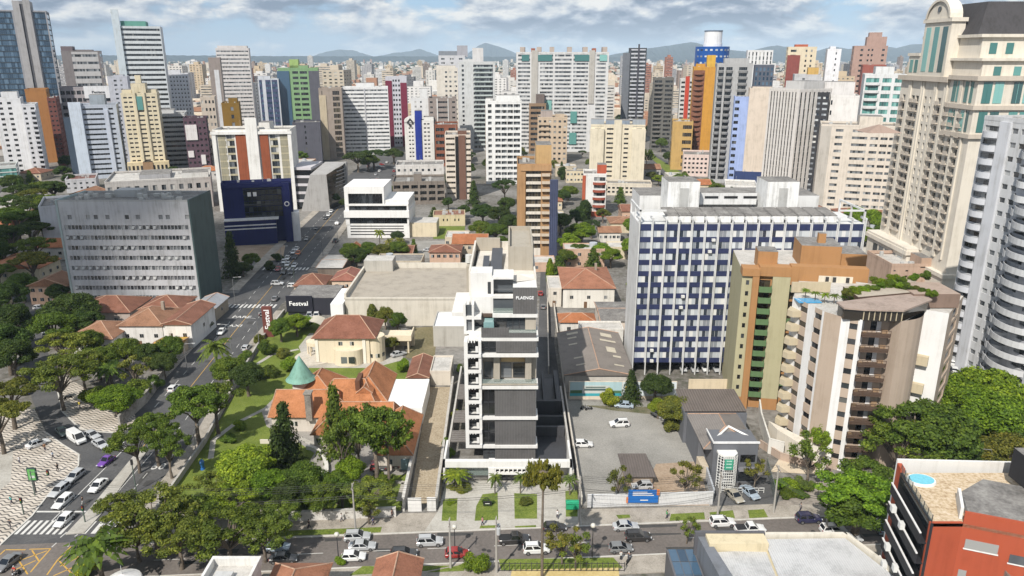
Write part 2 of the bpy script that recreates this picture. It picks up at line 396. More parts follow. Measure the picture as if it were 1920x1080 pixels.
# ground: dusty town ground near by, a patchwork of roofs and woods farther off
m, t, b_ = new_mat('ground'); g = N(t, 'ShaderNodeNewGeometry').outputs['Position']
n1 = NOISE(t, g, .035, 6, .6); n2 = NOISE(t, g, .6, 5, .65)
near = ramp(t, M(t, 'ADD', M(t, 'MULTIPLY', n1, .5), M(t, 'MULTIPLY', n2, .5)), [(.36, (.045, .055, .03)), (.45, (.11, .1, .085)), (.55, (.19, .18, .165)), (.66, (.27, .25, .23))])
f1 = NOISE(t, g, .0011, 6, .7); f2 = NOISE(t, g, .011, 5, .7)
far = ramp(t, M(t, 'ADD', M(t, 'MULTIPLY', f1, .45), M(t, 'MULTIPLY', f2, .55)), [(.42, (.03, .045, .025)), (.5, (.06, .07, .045)), (.55, (.2, .19, .17)), (.64, (.36, .33, .29))])
s3 = N(t, 'ShaderNodeSeparateXYZ'); t.links.new(g, s3.inputs[0])
t.links.new(MIX(t, ramp(t, M(t, 'DIVIDE', s3.outputs[1], 2400.), [(.3, 0), (.9, 1)]), near, far), b_.inputs['Base Color']); b_.inputs['Roughness'].default_value = .95
gb = MB(); K = 19900
gb.quad((-K, -590, 0), (K, -590, 0), (K, 20900, 0), (-K, 20900, 0)); struct(gb.build('ground', m))
asphalt = groundmat('asphalt', [(.34, (.06, .06, .062)), (.5, (.085, .084, .085)), (.66, (.125, .122, .12))], .12, 2.2)
asphalt2 = groundmat('brown_asphalt', [(.34, (.1, .088, .08)), (.5, (.145, .127, .115)), (.66, (.19, .167, .15))], .1, 2.)
stone = groundmat('petit_pave', [(.34, (.17, .15, .125)), (.48, (.3, .27, .23)), (.66, (.42, .38, .33))], .35, 5.)
concrete = groundmat('concrete_paving', [(.34, (.26, .24, .21)), (.5, (.38, .36, .32)), (.66, (.47, .45, .41))], .2, 3.)
lawn = groundmat('lawn', [(.34, (.06, .09, .014)), (.5, (.125, .165, .026)), (.66, (.2, .225, .055))], .22, 3.5, k=.4)
dirt = groundmat('bare_earth', [(.34, (.2, .14, .09)), (.5, (.33, .25, .18)), (.66, (.43, .35, .27))], .12, 2.)
gravel = groundmat('gravel', [(.34, (.15, .145, .13)), (.5, (.26, .25, .23)), (.66, (.36, .345, .315))], .06, 3., k=.6)
white_line = groundmat('road_paint', [(.3, (.42, .41, .39)), (.6, (.62, .61, .58))], .5, 6.)
yellow_line = groundmat('yellow_road_paint', [(.3, (.42, .24, .05)), (.6, (.56, .34, .08))], .5, 6.)
AL = [(40, -85.5), (107, -85.2), (124, -86.8), (182, -88), (214, -90.5), (250, -95), (346, -100.5), (448, -102.4), (640, -112)]
AR = [(40, -64), (112, -66.3), (126, -67.3), (142, -67.8), (172, -71.7), (201, -74.8), (230, -75.6), (297, -78.4), (371, -83), (468, -90), (640, -100)]
ys = [40, 107, 126, 142, 172, 200, 230, 260, 297, 346, 371, 410, 468, 540, 640]
av = sheet('avenue', [(lerp_tab(AL, y), y) for y in ys]+[(lerp_tab(AR, y), y) for y in reversed(ys)], .012, asphalt)
SU = lambda x: 111.7+.066*x      # kerb on the far side of the front street
SL = lambda x: 103.1+.0685*x
fs = sheet('front_street', [(-65.2, SU(-65.2)), (200, SU(200)), (200, SL(200)), (-64.2, SL(-64.2))], .016, asphalt2)
sheet('junction', [(-86, 107.2), (-66.6, 108.5), (-63, 107.3), (-62, 98.6), (-64, 92), (-86, 92)], .02, asphalt2)
LS = GP((117, 832), (87, 810), (61, 752), (44, 684), (37, 642), (30, 560), (14, 500), (-10, 440), (10, 430), (48, 500), (70, 545), (85, 640), (107, 730), (117, 770), (150, 806), (215, 812), (230, 830), (200, 880), (150, 878), (152, 852))
sheet('side_street', LS, .008, asphalt)
sheet('side_street_west', GP((-60, 530), (150, 528), (150, 560), (-60, 566)), .006, asphalt)
sheet('cross_street', [(-75.5, 236), (-140, 236), (-140, 247), (-75.8, 247)], .009, asphalt)
sheet('cross_street_east', [(-79, 262), (-79, 274), (-60, 274), (-60, 262)], .009, asphalt)
occupy(-110, -66, 40, 640); occupy(-70, 200, 98, 118)
# lane markings belong to their road
def dash(road, name, a, b, w, mat, n=1, gap=.0, z=.008):
    a, b = Vector((a[0], a[1])), Vector((b[0], b[1])); d = b-a; s = d/n
    bld = MB(); u = d.normalized(); q = Vector((-u.y, u.x))*w/2
    for i in range(n):
        p0 = a+s*i; p1 = p0+s*(1-gap)
        bld.poly([(*(p0-q), 0), (*(p1-q), 0), (*(p1+q), 0), (*(p0+q), 0)])
    o = bld.build(name, mat, road, (0, 0, .016+z)); return o
for yy in range(140, 440, 75):
    for f_, nm in ((.52, 'lane_marking'),):
        c0 = (lerp_tab(AL, yy)*(1-f_)+lerp_tab(AR, yy)*f_, yy); c1 = (lerp_tab(AL, yy+75)*(1-f_)+lerp_tab(AR, yy+75)*f_, yy+75)
        dash(av, nm, c0, c1, .14, yellow_line, 1, .0)
    for f_ in (.27, .77):
        c0 = (lerp_tab(AL, yy)*(1-f_)+lerp_tab(AR, yy)*f_, yy); c1 = (lerp_tab(AL, yy+75)*(1-f_)+lerp_tab(AR, yy+75)*f_, yy+75)
        dash(av, 'lane_marking', c0, c1, .13, white_line, 12, .55)
dash(av, 'lane_marking', (-80.8, 114), (-80.5, 140), .16, white_line, 1)
dash(av, 'stop_line', (-85.4, 116.9), (-76.3, 116.9), .45, white_line)
dash(av, 'lane_marking', (-71, 112), (-71.6, 140), .13, white_line, 7, .5)
dash(av, 'edge_marking', (-73.6, 112), (-74.0, 138), .13, white_line)
def zebra(road, x0, x1, y0, y1, n):
    b = MB(); s = (x1-x0)/n
    for i in range(n):
        x = x0+s*i; b.poly([(x, y0, 0), (x+s*.5, y0, 0), (x+s*.5, y1, 0), (x, y1, 0)])
    b.build('zebra_crossing', white_line, road, (0, 0, .026))
zebra(av, -85, -76.4, 110.2, 114.2, 8); zebra(av, -73.6, -67.3, 110.4, 114.0, 4)
zebra(av, -94, -76.4, 231, 234.5, 13); zebra(av, -95.5, -77.4, 276, 279.5, 13)
for (a, c) in (((-96, 233), (-96, 249)),): pass
text('50', 'speed_marking', av, (-70.2, 132.3, .03), 3.2, white_line, (0, 0, 0), .001, .8)
text('TAXI', 'word_marking', av, (-84.5, 214, .03), 2.6, white_line, (0, 0, 0), .001, 1.0)
text('PARE', 'word_marking', av, (-84.5, 222, .03), 2.6, white_line, (0, 0, 0), .001, 1.0)
jn = bpy.data.objects['junction']
def yl(*pts, w=.22):
    for p, q in zip(pts, pts[1:]): dash(jn, 'box_marking', G(*p), G(*q), w, yellow_line)
for seg in (((0, 1040), (10, 1031), (48, 1031)), ((55, 1030), (95, 1029), (72, 1055), (57, 1073)), ((60, 1032), (73, 1052)), ((33, 1048), (52, 1077)), ((40, 1050), (88, 1033)), ((25, 1070), (67, 1051)),
            ((133, 1025), (108, 1050), (88, 1078)), ((110, 1051), (135, 1076)), ((100, 1080), (155, 1056)), ((145, 1044), (158, 1056)), ((112, 1062), (150, 1044))): yl(*seg)
for seg in (((113, 1008), (125, 998)), ((97, 1026), (106, 1018)), ((140, 1006), (146, 1002)), ((127, 1025), (134, 1018))): dash(jn, 'lane_marking', G(*seg[0]), G(*seg[1]), .18, white_line)
for x in range(-58, 150, 11):
    dash(fs, 'lane_marking', (x, SL(x)*.52+SU(x)*.48), (x+5, SL(x+5)*.52+SU(x+5)*.48), .13, white_line)
# kerbed median
sheet('median_strip', GP((123, 1003), (158, 1000), (190, 965), (277, 845), (262, 842), (168, 955)), .16, concrete, None, .16)
# wave-patterned paving of the square
m, t, b_ = new_mat('wave_paving'); g = N(t, 'ShaderNodeNewGeometry').outputs['Position']
s3 = N(t, 'ShaderNodeSeparateXYZ'); t.links.new(g, s3.inputs[0])
wob = M(t, 'MULTIPLY', NOISE(t, g, .25, 2), 1.6)
ph = M(t, 'ADD', M(t, 'ADD', M(t, 'MULTIPLY', s3.outputs[1], 7.2), M(t, 'MULTIPLY', s3.outputs[0], 1.6)), M(t, 'MULTIPLY', M(t, 'SINE', M(t, 'ADD', M(t, 'MULTIPLY', s3.outputs[0], 3.6), wob)), 1.35))
st = M(t, 'SINE', ph)
dk = ramp(t, M(t, 'ADD', M(t, 'MULTIPLY', st, .5), .5), [(.2, 1), (.36, 0)])
gn = NOISE(t, g, .3, 5, .65)
t.links.new(MIX(t, dk, ramp(t, gn, [(.35, (.4, .35, .29)), (.65, (.58, .52, .45))]), ramp(t, gn, [(.35, (.06, .056, .052)), (.65, (.16, .15, .135))])), b_.inputs['Base Color']); b_.inputs['Roughness'].default_value = .85
wave = m
sheet('square_paving', GP((-60, 775), (65, 768), (87, 812), (117, 834), (148, 853), (147, 874), (122, 898), (93, 925), (60, 968), (0, 1023), (-60, 1060)), .13, wave, None, .13)
sheet('square_path', GP((0, 852), (25, 846), (20, 905), (0, 920)), .137, concrete)
sheet('corner_paving', GP((117, 772), (150, 803), (170, 808), (232, 812), (255, 790), (250, 760), (180, 740), (110, 700)), .13, wave, None, .13)
kb = paint((.5, .48, .44), .85)
def kerb(name, pts, w=.3, h=.15):
    b = MB(); pts = [Vector((p[0], p[1])) for p in pts]
    for p, q in zip(pts, pts[1:]):
        u = (q-p).normalized(); n = Vector((-u.y, u.x))*w/2
        b.prism([tuple(p-n), tuple(q-n), tuple(q+n), tuple(p+n)], 0, h)
    struct(b.build(name, kb))
kerb('square_kerb', GP((87, 812), (117, 834), (148, 853), (147, 874), (122, 898), (93, 925), (60, 968), (0, 1023)))
kerb('corner_kerb', GP((107, 730), (117, 772), (150, 804), (170, 809), (232, 813)))
# pavements beside the avenue
sheet('avenue_pavement', [(lerp_tab(AR, y), y) for y in (114, 126, 142, 172, 201, 228)]+[(lerp_tab(AR, y)+2.8, y) for y in (228, 201, 172, 142, 126, 114)], .14, stone, None, .14)
sheet('avenue_pavement_west', [(lerp_tab(AL, y), y) for y in (160, 182, 214, 233)]+[(lerp_tab(AL, y)-2.6, y) for y in (233, 214, 182, 160)], .14, wave, None, .14)
for nm, s_, tab, y0, y1 in (('avenue_pavement_north', 3, AR, 280, 470), ('avenue_pavement_northwest', -3.5, AL, 250, 470)):
    yy = [y0, (y0*2+y1)/3, (y0+2*y1)/3, y1]
    sheet(nm, [(lerp_tab(tab, y), y) for y in yy]+[(lerp_tab(tab, y)+s_, y) for y in reversed(yy)], .14, stone, None, .14)
# front pavement with its grass strips
sheet('front_pavement', [(-63.5, SU(-63.5)), (110, SU(110)), (110, SU(110)+5.2), (38, 118.4), (-13, 116.6), (-63.5, 113.5)], .14, stone, None, .14)
sheet('front_pavement_concrete', [(-15, SU(-15)+.3), (12.2, SU(12.2)+.3), (12.2, 118.6), (11.6, 127), (-12.6, 127), (-13.2, 117)], .149, concrete)
sheet('south_pavement', [(-62, SL(-62)), (110, SL(110)), (110, SL(110)-4.5), (-62, SL(-62)-4.5)], .14, stone, None, .14)
kerb('street_kerb', [(-63.5, SU(-63.5)), (110, SU(110))], .28, .16); kerb('street_kerb_south', [(-62, SL(-62)), (110, SL(110))], .28, .16)
def grass(name, pts, z=.16): return sheet(name, pts, z, lawn)
for i, (a, c) in enumerate(((-45, -22.5),)): grass('verge', [(a, SU(a)+.35), (c, SU(c)+.35), (c, SU(c)+1.9), (a, SU(a)+1.9)])
for q in (((831, 938), (858, 935), (856, 978), (828, 978)), ((890, 978), (893, 950), (905, 928), (933, 925), (934, 976)), ((964, 926), (1007, 928), (1007, 974), (965, 974)), ((1060, 922), (1083, 920), (1083, 970), (1061, 970)),
          ((899, 992), (933, 991), (933, 986), (901, 987)), ((965, 988), (1005, 986), (1005, 990), (966, 991)), ((1155, 967), (1180, 966), (1182, 972), (1160, 974)), ((1258, 965), (1320, 962), (1322, 975), (1255, 978)), ((1330, 962), (1374, 958), (1378, 973), (1335, 976)), ((1402, 958), (1432, 956), (1440, 971), (1405, 973))):
    grass('verge', GP(*q), .165)
for q in (((655, 1080), (800, 1072), (850, 1062), (680, 1063)), ((800, 1075), (858, 1062), (875, 1055), (870, 1072)), ((940, 1072), (1168, 1067), (1150, 1047), (935, 1050))):
    grass('verge', GP(*q), .165)
sheet('yellow_terrace', GP((945, 1140), (960, 1070), (1160, 1066), (1165, 1140)), .17, groundmat('ochre_paving', [(.35, (.4, .3, .12)), (.65, (.56, .45, .22))], .4, 3.))
# plots
occupy(-66, 12, 98, 200); occupy(12, 72, 98, 190)
grass('villa_lawn', [(-64, 116), (-20, 117.2), (-20, 165), (-40, 205), (-72, 228), (-71, 200), (-67.5, 172), (-64.5, 142)], .02)
sheet('villa_drive', GP((500, 800), (490, 770), (520, 740), (760, 770), (770, 870), (760, 890), (640, 900), (570, 880), (590, 850), (560, 830)), .03, groundmat('drive_paving', [(.35, (.2, .185, .17)), (.65, (.36, .34, .31))], .3, 3.))
for pth in (((395, 860), (400, 825), (440, 795), (500, 765)), ((560, 820), (600, 840), (615, 870), (598, 892)), ((470, 690), (510, 665), (560, 655)), ((640, 905), (700, 900), (758, 905), (748, 940))):
    w_ = .55; p_ = [G(*q) for q in pth]
    b = MB()
    for p, q in zip(p_, p_[1:]):
        u = (q-p).normalized(); n = Vector((-u.y, u.x, 0))*w_
        b.poly([tuple(p-n), tuple(q-n), tuple(q+n), tuple(p+n)])
    struct(b.build('garden_path', concrete, None, (0, 0, .036)))
sheet('cobbled_ramp', GP((803, 726), (846, 726), (826, 940), (768, 948)), .05, groundmat('cobbles', [(.32, (.16, .125, .08)), (.48, (.33, .27, .19)), (.66, (.43, .37, .28))], .5, 2.6, k=.3))
sheet('parking_lot', GP((1058, 752), (1282, 758), (1290, 800), (1332, 950), (1095, 950)), .03, gravel)
sheet('lot_earth', GP((1210, 915), (1230, 870), (1310, 865), (1330, 948), (1100, 949), (1105, 938)), .036, dirt)
sheet('lot_margin_grass', GP((1090, 760), (1285, 765), (1300, 820), (1280, 800), (1250, 780), (1150, 770)), .042, groundmat('rough_grass', [(.35, (.06, .075, .03)), (.5, (.14, .13, .08)), (.65, (.21, .19, .15))], .4, 3.))
sheet('villa_yard', GP((760, 672), (815, 672), (820, 612), (772, 615)), .03, groundmat('mossy_yard', [(.35, (.09, .085, .04)), (.65, (.24, .2, .12))], .1, 1.5))
sheet('villa_forecourt', GP((575, 690), (560, 650), (580, 625), (700, 625), (760, 622), (755, 675), (700, 690)), .025, concrete)
sheet('clinic_yard', GP((1335, 948), (1330, 895), (1440, 890), (1455, 945)), .04, asphalt)
sheet('car_park', GP((755, 487), (905, 480), (900, 450), (770, 452)), .03, gravel)
grass('back_lawn', GP((812, 448), (870, 448), (872, 424), (815, 424)), .03)
sheet('building_plot', GP((425, 492), (530, 488), (535, 460), (440, 460)), .03, dirt)
sheet('alley', [(6, 136), (12, 136), (12, 200), (20, 300), (12, 300), (6.4, 178)], .03, asphalt)
sheet('office_yard', GP((135, 578), (410, 574), (408, 560), (135, 562)), .02, gravel)
sheet('back_road', GP((640, 340), (700, 292), (830, 284), (790, 300), (770, 340)), .02, asphalt)
sheet('park_avenue', GP((1195, 282), (1213, 282), (1345, 352), (1240, 352)), .02, asphalt)
grass('park_avenue_median', GP((1206, 283), (1211, 283), (1305, 340), (1268, 340)), .03)
sheet('towers_garden', GP((1760, 690), (1930, 720), (1960, 620), (1780, 600)), .02, lawn)
sheet('towers_drive', GP((1790, 700), (1830, 690), (1930, 740), (1960, 800), (1850, 730)), .03, concrete)
sheet('towers_parking', GP((1760, 740), (1770, 660), (1805, 668), (1830, 720)), .035, asphalt)
sheet('east_street', GP((1440, 1100), (1560, 965), (1700, 945), (1960, 860), (1960, 900), (1720, 1000)), .01, asphalt2)
# far hills
def ridge(name, prof, Y, dep, mat, seed):
    rr = random.Random(seed); b = MB(); cols = []
    x0, x1 = prof[0][0], prof[-1][0]; n = int((x1-x0)/6)
    for i in range(n+1):
        px_ = x0+(x1-x0)*i/n; py_ = lerp_tab(prof, px_)+rr.uniform(-.5, .5)
        p = P(px_, py_, Y); z = max(p.z, 5); k = rr.uniform(.25, .5)
        cols.append([(p.x*.86, Y-dep, 0), (p.x*.93, Y-dep*.5, z*k), (p.x*.97, Y-dep*.2, z*(k+.35)), (p.x, Y, z), (p.x*1.1, Y+dep, 0)])
    for a, c in zip(cols, cols[1:]):
        for j in range(4): b.quad(a[j], c[j], c[j+1], a[j+1])
    return struct(b.build(name, mat, smooth=True))
wood = groundmat('wooded_hills', [(.35, (.012, .02, .022)), (.65, (.026, .036, .032))], .002, .02)
ridge('plateau', [(-400, 104), (300, 103.5), (480, 105), (900, 106), (1150, 107), (1400, 106), (2300, 104)], 11000, 900, wood, 1)
ridge('mountain_range', [(1120, 108), (1160, 100), (1200, 93), (1240, 87), (1270, 83), (1297, 78.5), (1320, 84), (1345, 90), (1400, 97), (1440, 88), (1455, 85), (1490, 90), (1530, 96), (1560, 87), (1590, 92), (1640, 84), (1680, 90), (1710, 83), (1800, 80), (1900, 95), (2000, 108)], 12500, 2600, wood, 2)
ridge('mountain_peak', [(860, 108), (880, 99), (895, 86), (910, 80), (925, 84), (950, 92), (985, 108)], 16500, 1800, wood, 3)
ridge('mountain_peak', [(700, 107), (740, 99), (770, 96), (785, 91), (800, 96), (815, 101), (830, 107)], 17500, 1500, wood, 4)
ridge('mountain_peak', [(580, 107), (610, 97), (640, 92.5), (665, 95), (690, 103), (705, 107)], 18200, 1500, wood, 5)

# repairs and covers in the carriageways
rp = random.Random(12); patch = groundmat('asphalt_repair', [(.35, (.045, .044, .043)), (.65, (.075, .073, .07))], .6, 4.); iron = plain('cast_iron', (.05, .048, .045), .6, .3)
for i in range(34):
    if i < 16: y = rp.uniform(112, 330); x = lerp_tab(AL, y)+(lerp_tab(AR, y)-lerp_tab(AL, y))*rp.uniform(.08, .92); road = av; w_, l_ = rp.uniform(.7, 2.2), rp.uniform(1.5, 8)
    else: x = rp.uniform(-60, 110); y = SL(x)+(SU(x)-SL(x))*rp.uniform(.1, .9); road = fs; l_, w_ = rp.uniform(.6, 1.6), rp.uniform(1.5, 8)
    b = MB(); b.poly([(x, y, 0), (x+w_, y+(w_*.066 if road is fs else 0), 0), (x+w_+.1, y+l_, 0), (x-.1, y+l_*.95, 0)]); b.build('repair_patch', patch, road, (0, 0, .0205))
for i in range(12):
    x = rp.uniform(-55, 90); y = SL(x)+rp.uniform(1, 7); b = MB(); b.cyl(x, y, .0, .004, .4, .4, 14); b.build('manhole_cover', iron, fs, (0, 0, .0245))
for i in range(10):
    y = rp.uniform(112, 280); x = lerp_tab(AL, y)+rp.uniform(3, 12); b = MB(); b.cyl(x, y, 0, .004, .4, .4, 14); b.build('manhole_cover', iron, av, (0, 0, .0245))
# ================================================================ the white apartment block in the middle
white = paint((.66, .65, .63), .7, .12); char = ribbed((.125, .12, .118), .5, 'X', .6, 'charcoal_slats', .6); beige = paint((.36, .325, .27), .8, .12)
glD = glassmat('dark'); glM = glassmat('mix'); steel = plain('dark_metal', (.05, .05, .055), .5, .3)
m, t, b_ = new_mat('balustrade_glass'); b_.inputs['Base Color'].default_value = (.22, .27, .25, 1); b_.inputs['Roughness'].default_value = .08; b_.inputs['Alpha'].default_value = .5
clear = m
ap = thing('apartment_building', 'slim new white apartment block with charcoal slat panels and stacked white bay windows', 'building', (-2.2, 135, 0))
b = MB()                                        # body behind the front panels
b.box(-3.6, 7.1, 3.2, 38, 3.0, 25.6, 0); b.box(-6.6, -3.6, 2.2, 38, 3.0, 25.6, 0); b.box(-3.5, 7.0, .5, 3.2, 3.0, 15.9, 0)
b.box(-5.6, 6.4, 6.2, 38, 25.6, 32.6, 0); b.box(-6.6, 7.1, 14, 38, 25.6, 31.4, 0)
b.build('wall', white, ap)
for z0, z1, zs in ((.2, 3.0, 0), (3.4, 9.3, 1), (9.8, 15.8, 1)):         # two-storey charcoal panels and the glass strip beside them
    p = MB(); p.box(-1.2, 6.9, -.25, .48, z0, z1); p.build('slat_panel', char, ap)
    p = MB()
    for k in range(2 if zs else 1):
        za = z0+(z1-z0)*k/(2 if zs else 1); zb = z0+(z1-z0)*(k+1)/(2 if zs else 1)-.15
        p.box(-3.6, -1.22, .1, .4, za, zb)
    p.build('window', glD, ap)
    p = MB(); p.box(-2.5, -2.4, .0, .1, z0, z1); p.box(-3.6, -1.22, .0, .1, (z0+z1)/2-.1, (z0+z1)/2+.1); p.build('window_frame', steel, ap)
for z, y0, x0, x1, th in ((3.0, -.7, -3.9, 7.3, .55), (9.3, -.7, -3.9, 7.3, .55), (15.9, -.7, -3.9, 7.3, .6), (22.5, -.4, -4.6, 7.3, .6), (25.6, .2, -6.2, 7.3, .6), (29.2, 3.6, -1.6, 7.2, .7), (32.6, 5.2, -1.7, 2.6, .55)):
    p = MB(); p.box(x0, x1, y0, 6.5 if z > 25 else 3.3, z, z+th); p.build('floor_slab', white, ap)
# open living terrace
p = MB(); p.box(-3.5, 7.0, 2.9, 3.18, 16.7, 22.5); p.build('back_wall', beige, ap)
for x in (-1.4, 4.8):
    p = MB(); p.box(x, x+1.2, 1.3, 2.4, 16.7, 22.5); p.build('column', beige, ap)
for x0, x1, z0, z1 in ((-3.3, -1.6, 16.9, 20.2), (0, 2.1, 16.9, 20.0), (2.4, 4.7, 16.9, 20.0)):
    p = MB(); p.box(x0, x1, 2.75, 2.9, z0, z1); p.build('window', glM, ap)
p = MB(); p.box(0, 4.7, 2.6, 2.9, 20.3, 22.2); p.build('wood_panel', plain('warm_wood', (.5, .36, .18), .6), ap)
p = MB(); p.box(-3.6, 7.0, -.45, -.4, 16.7, 17.9); p.build('balustrade', clear, ap)
p = MB(); p.box(-3.7, 7.1, -.55, -.3, 16.7, 17.0); p.build('curb', beige, ap)
# floor above: panel with a window to its left
p = MB(); p.box(-.9, 6.9, .0, .4, 23.3, 25.6); p.box(-.8, 6.9, .4, 3.2, 23.3, 25.6); p.build('slat_panel', char, ap)
p = MB(); p.box(-3.6, -.9, .4, .6, 23.3, 25.5); p.build('window', glM, ap)
p = MB(); p.box(-2.3, -2.2, .3, .4, 23.3, 25.6); p.box(-3.6, -.9, .3, .4, 24.2, 24.3); p.build('window_frame', steel, ap)
# terrace above with charcoal planter and glass
p = MB(); p.box(-3.7, 1.6, .3, .6, 26.35, 28.2); p.box(1.6, 6.9, .3, .6, 26.35, 27.2); p.build('planter', char, ap)
p = MB(); p.box(1.6, 6.9, .38, .43, 27.2, 27.9); p.build('balustrade', clear, ap)
p = MB(); p.box(1.0, 4.8, 4.5, 6.2, 26.4, 29.2); p.build('window', glM, ap)
p = MB(); p.box(4.8, 6.9, 4.2, 6.2, 26.4, 29.2); p.build('screen_wall', beige, ap)
for x in (1.0, 2.3, 3.6):
    p = MB(); p.box(x, x+.12, 4.4, 4.5, 26.4, 29.2); p.build('window_frame', steel, ap)
p = MB(); p.box(-3.2, -1.4, 2.2, 5, 26.35, 28.6); p.box(-3.3, -1.3, 2.0, 2.15, 26.3, 28.8); p.build('plunge_pool', plain('pool_glass', (.2, .33, .33), .15), ap)
p = MB(); p.box(-5.6, .9, 5.6, 6.2, 28.6, 29.2); p.build('timber_soffit', plain('dark_timber', (.09, .06, .045), .6), ap)
p = MB(); p.box(-5.6, 1.0, 5.9, 6.15, 26.4, 28.6); p.build('window', glD, ap)
# top volumes
p = MB(); p.box(2.4, 7.0, 3.7, 4.1, 29.9, 35.2); p.build('slat_panel', char, ap)
p = MB(); p.box(2.4, 7.05, 4.1, 14, 29.9, 35.0); p.build('upper_wall', white, ap)
p = MB(); p.box(-1.5, 2.4, 5.6, 6.15, 29.9, 32.5); p.box(-1.5, 2.4, 7.6, 7.8, 33.1, 36.2); p.build('window', glM, ap)
p = MB(); p.box(-1.5, 2.4, 4.2, 4.3, 29.9, 30.9); p.build('balustrade', clear, ap)
p = MB(); p.box(-1.7, 2.5, 6.2, 12, 36.2, 36.6); p.box(-1.75, -1.45, 6.0, 8, 33, 36.2); p.build('canopy', white, ap)
p = MB(); p.box(-6.0, -1.76, 7.2, 12, 29.2, 37.2); p.build('stair_wall', white, ap)
p = MB(); p.box(-2.6, -2.0, 7.1, 7.2, 33, 35.4); p.build('slit_window', glD, ap)
text('PLAENGE', 'sign_letters', ap, (4.7, 3.64, 33.2), .84, plain('white_lettering', (.85, .85, .85), .5), depth=.05, sx=1.0)
# roof: sloping slab, solar panels, beige lift tower
p = MB(); p.poly([(-5.6, 12, 35.2), (3, 8, 35.2), (7, 10, 35), (7, 37.5, 34.2), (-5.6, 37.5, 34.2)]); p.box(-6.6, -6.2, 12, 38, 31, 36.4); p.box(-6.2, 6.9, 37.6, 38, 31, 36.2); p.box(6.7, 7.1, 10, 38, 31, 35.6); p.build('roof', paint((.62, .58, .52), .7, .15), ap)
p = MB(); p.box(-6.2, -.6, 36.6, 37.6, 34.3, 37.2); p.build('screen_wall', beige, ap)
for x0, x1, y0, y1 in ((-4.0, -2.7, 16, 25), (-2.3, .1, 13, 32)):
    p = MB(); p.quad((x0, y0, 35.5), (x1, y0, 35.5), (x1, y1, 36.1), (x0, y1, 36.1)); p.quad((x0, y1, 36.0), (x1, y1, 36.0), (x1, y0, 35.4), (x0, y0, 35.4))
    p.build('solar_panel', ribbed((.06, .06, .065), 1.0, 'Y', .3, 'solar_cells', .5), ap)
p = MB(); p.box(1.4, 6.6, 17.5, 27, 31, 39.4); p.box(1.4, 1.75, 17.5, 36, 39.4, 40.3); p.box(6.25, 6.6, 17.5, 36, 39.4, 40.3); p.box(1.75, 6.25, 35.6, 36, 31, 40.3); p.box(1.75, 6.25, 17.5, 17.85, 39.4, 40.0); p.box(1.4, 6.6, 27, 35.6, 31, 39.4); p.build('lift_tower', beige, ap)
p = MB(); p.box(2.4, 7.1, 30, 38, 31, 37.5); p.build('lift_tower', beige, ap)
p = MB(); p.box(-8.0, -6.6, 27, 34, 0, 33.0); p.build('side_tower', beige, ap); p = MB(); p.cyl(-7.6, 30, 33.2, 35, .8, .75, 14); p.build('water_tank', paint((.5, .5, .48)), ap)
# stacked bays to the left
for i in range(7):
    z = 3.2+3.24*i; xs = -.06*i
    p = MB(); p.box(-7.0, -3.75, -1.0, 2.2, z, z+.75); p.box(-7.0, -6.3, -1.0, 2.2, z+.75, z+3.24); p.box(-4.25, -3.7, -.8, 2.2, z+.75, z+3.24); p.build('bay_frame', white, ap)
    p = MB(); p.box(-6.3, -4.25, .6, .8, z+.75, z+3.24); p.build('window', glM if i % 3 == 1 else glD, ap)
    p = MB(); p.box(-6.3, -4.25, -.95, -.75, z+.75, z+1.0); p.box(-6.3, -6.24, .5, .6, z+.75, z+3.24); p.box(-4.9, -4.84, .5, .6, z+.75, z+3.24); p.build('rail', steel, ap)
    p = MB()
    for k in range(3): p.box(-6.2+.55*k, -6.0+.55*k, -.9, .4, z+3.0, z+3.2)
    p.box(-4.8, -4.3, -.85, -.55, z+1.0, z+2.2); p.build('shade_slat', white, ap)
for z, x0 in ((26.0, -7.2), (29.0, -7.3)):
    p = MB(); p.box(x0, -3.8, 3, 6, z, z+.6); p.box(x0, x0+.5, 3, 6, z+.6, z+3.0); p.box(-5.6, -5.2, 3, 6, z+.6, z+3.0); p.build('bay_frame', white, ap)
    p = MB(); p.box(x0+.5, -5.6, 3.6, 3.8, z+.6, z+2.8); p.build('window', glM, ap)
p = MB(); p.box(-9.8, -6.6, 6.5, 20, 28.4, 29.2); p.build('side_terrace', white, ap)
# side windows facing the lane, dark band
for zz in range(7):
    p = MB(); p.box(7.1, 7.2, 5, 34, 3.9+3.2*zz, 5.9+3.2*zz); p.build('window_band', glD, ap)
# entrance portal
p = MB(); p.box(-10.9, 13.6, -8.6, -7.6, 3.3, 4.6); p.box(-10.9, -10.5, -8.6, -.2, 0, 4.6) ; p.box(13.2, 13.6, -8.6, -.2, 0, 4.6); p.build('portal_beam', white, ap)
p = MB(); p.box(-2.3, -1.1, -8.8, -5, 0, 3.3); p.box(-1.1, 6.0, -8.7, -8.2, 3.0, 3.3); p.box(-1.1, 6.0, -8.8, -8.2, 1.9, 2.3)
for k in range(9): p.box(-1.1+.84*k, -.86+.84*k, -8.75, -8.2, 2.3, 3.0)
p.box(6.0, 6.3, -8.8, -5, 0, 3.3); p.build('porch', white, ap)
p = MB(); p.box(-1.1, 6.0, -7.8, -7.6, 0, 3.0); p.build('porch_window', glD, ap)
p = MB(); p.box(-1.1, 6.0, -7.6, -5.8, 2.2, 2.5); p.build('porch_roof', paint((.2, .19, .18)), ap)
p = MB()
for k in range(8): p.box(-1.0+1.0*k, -.92+1.0*k, -8.5, -8.42, 0, 1.9)
p.build('gate_bar', steel, ap)
p = MB(); p.box(6.4, 13.1, -5.4, -5.1, 0, 3.0); p.build('garage_wall', paint((.5, .47, .42)), ap)
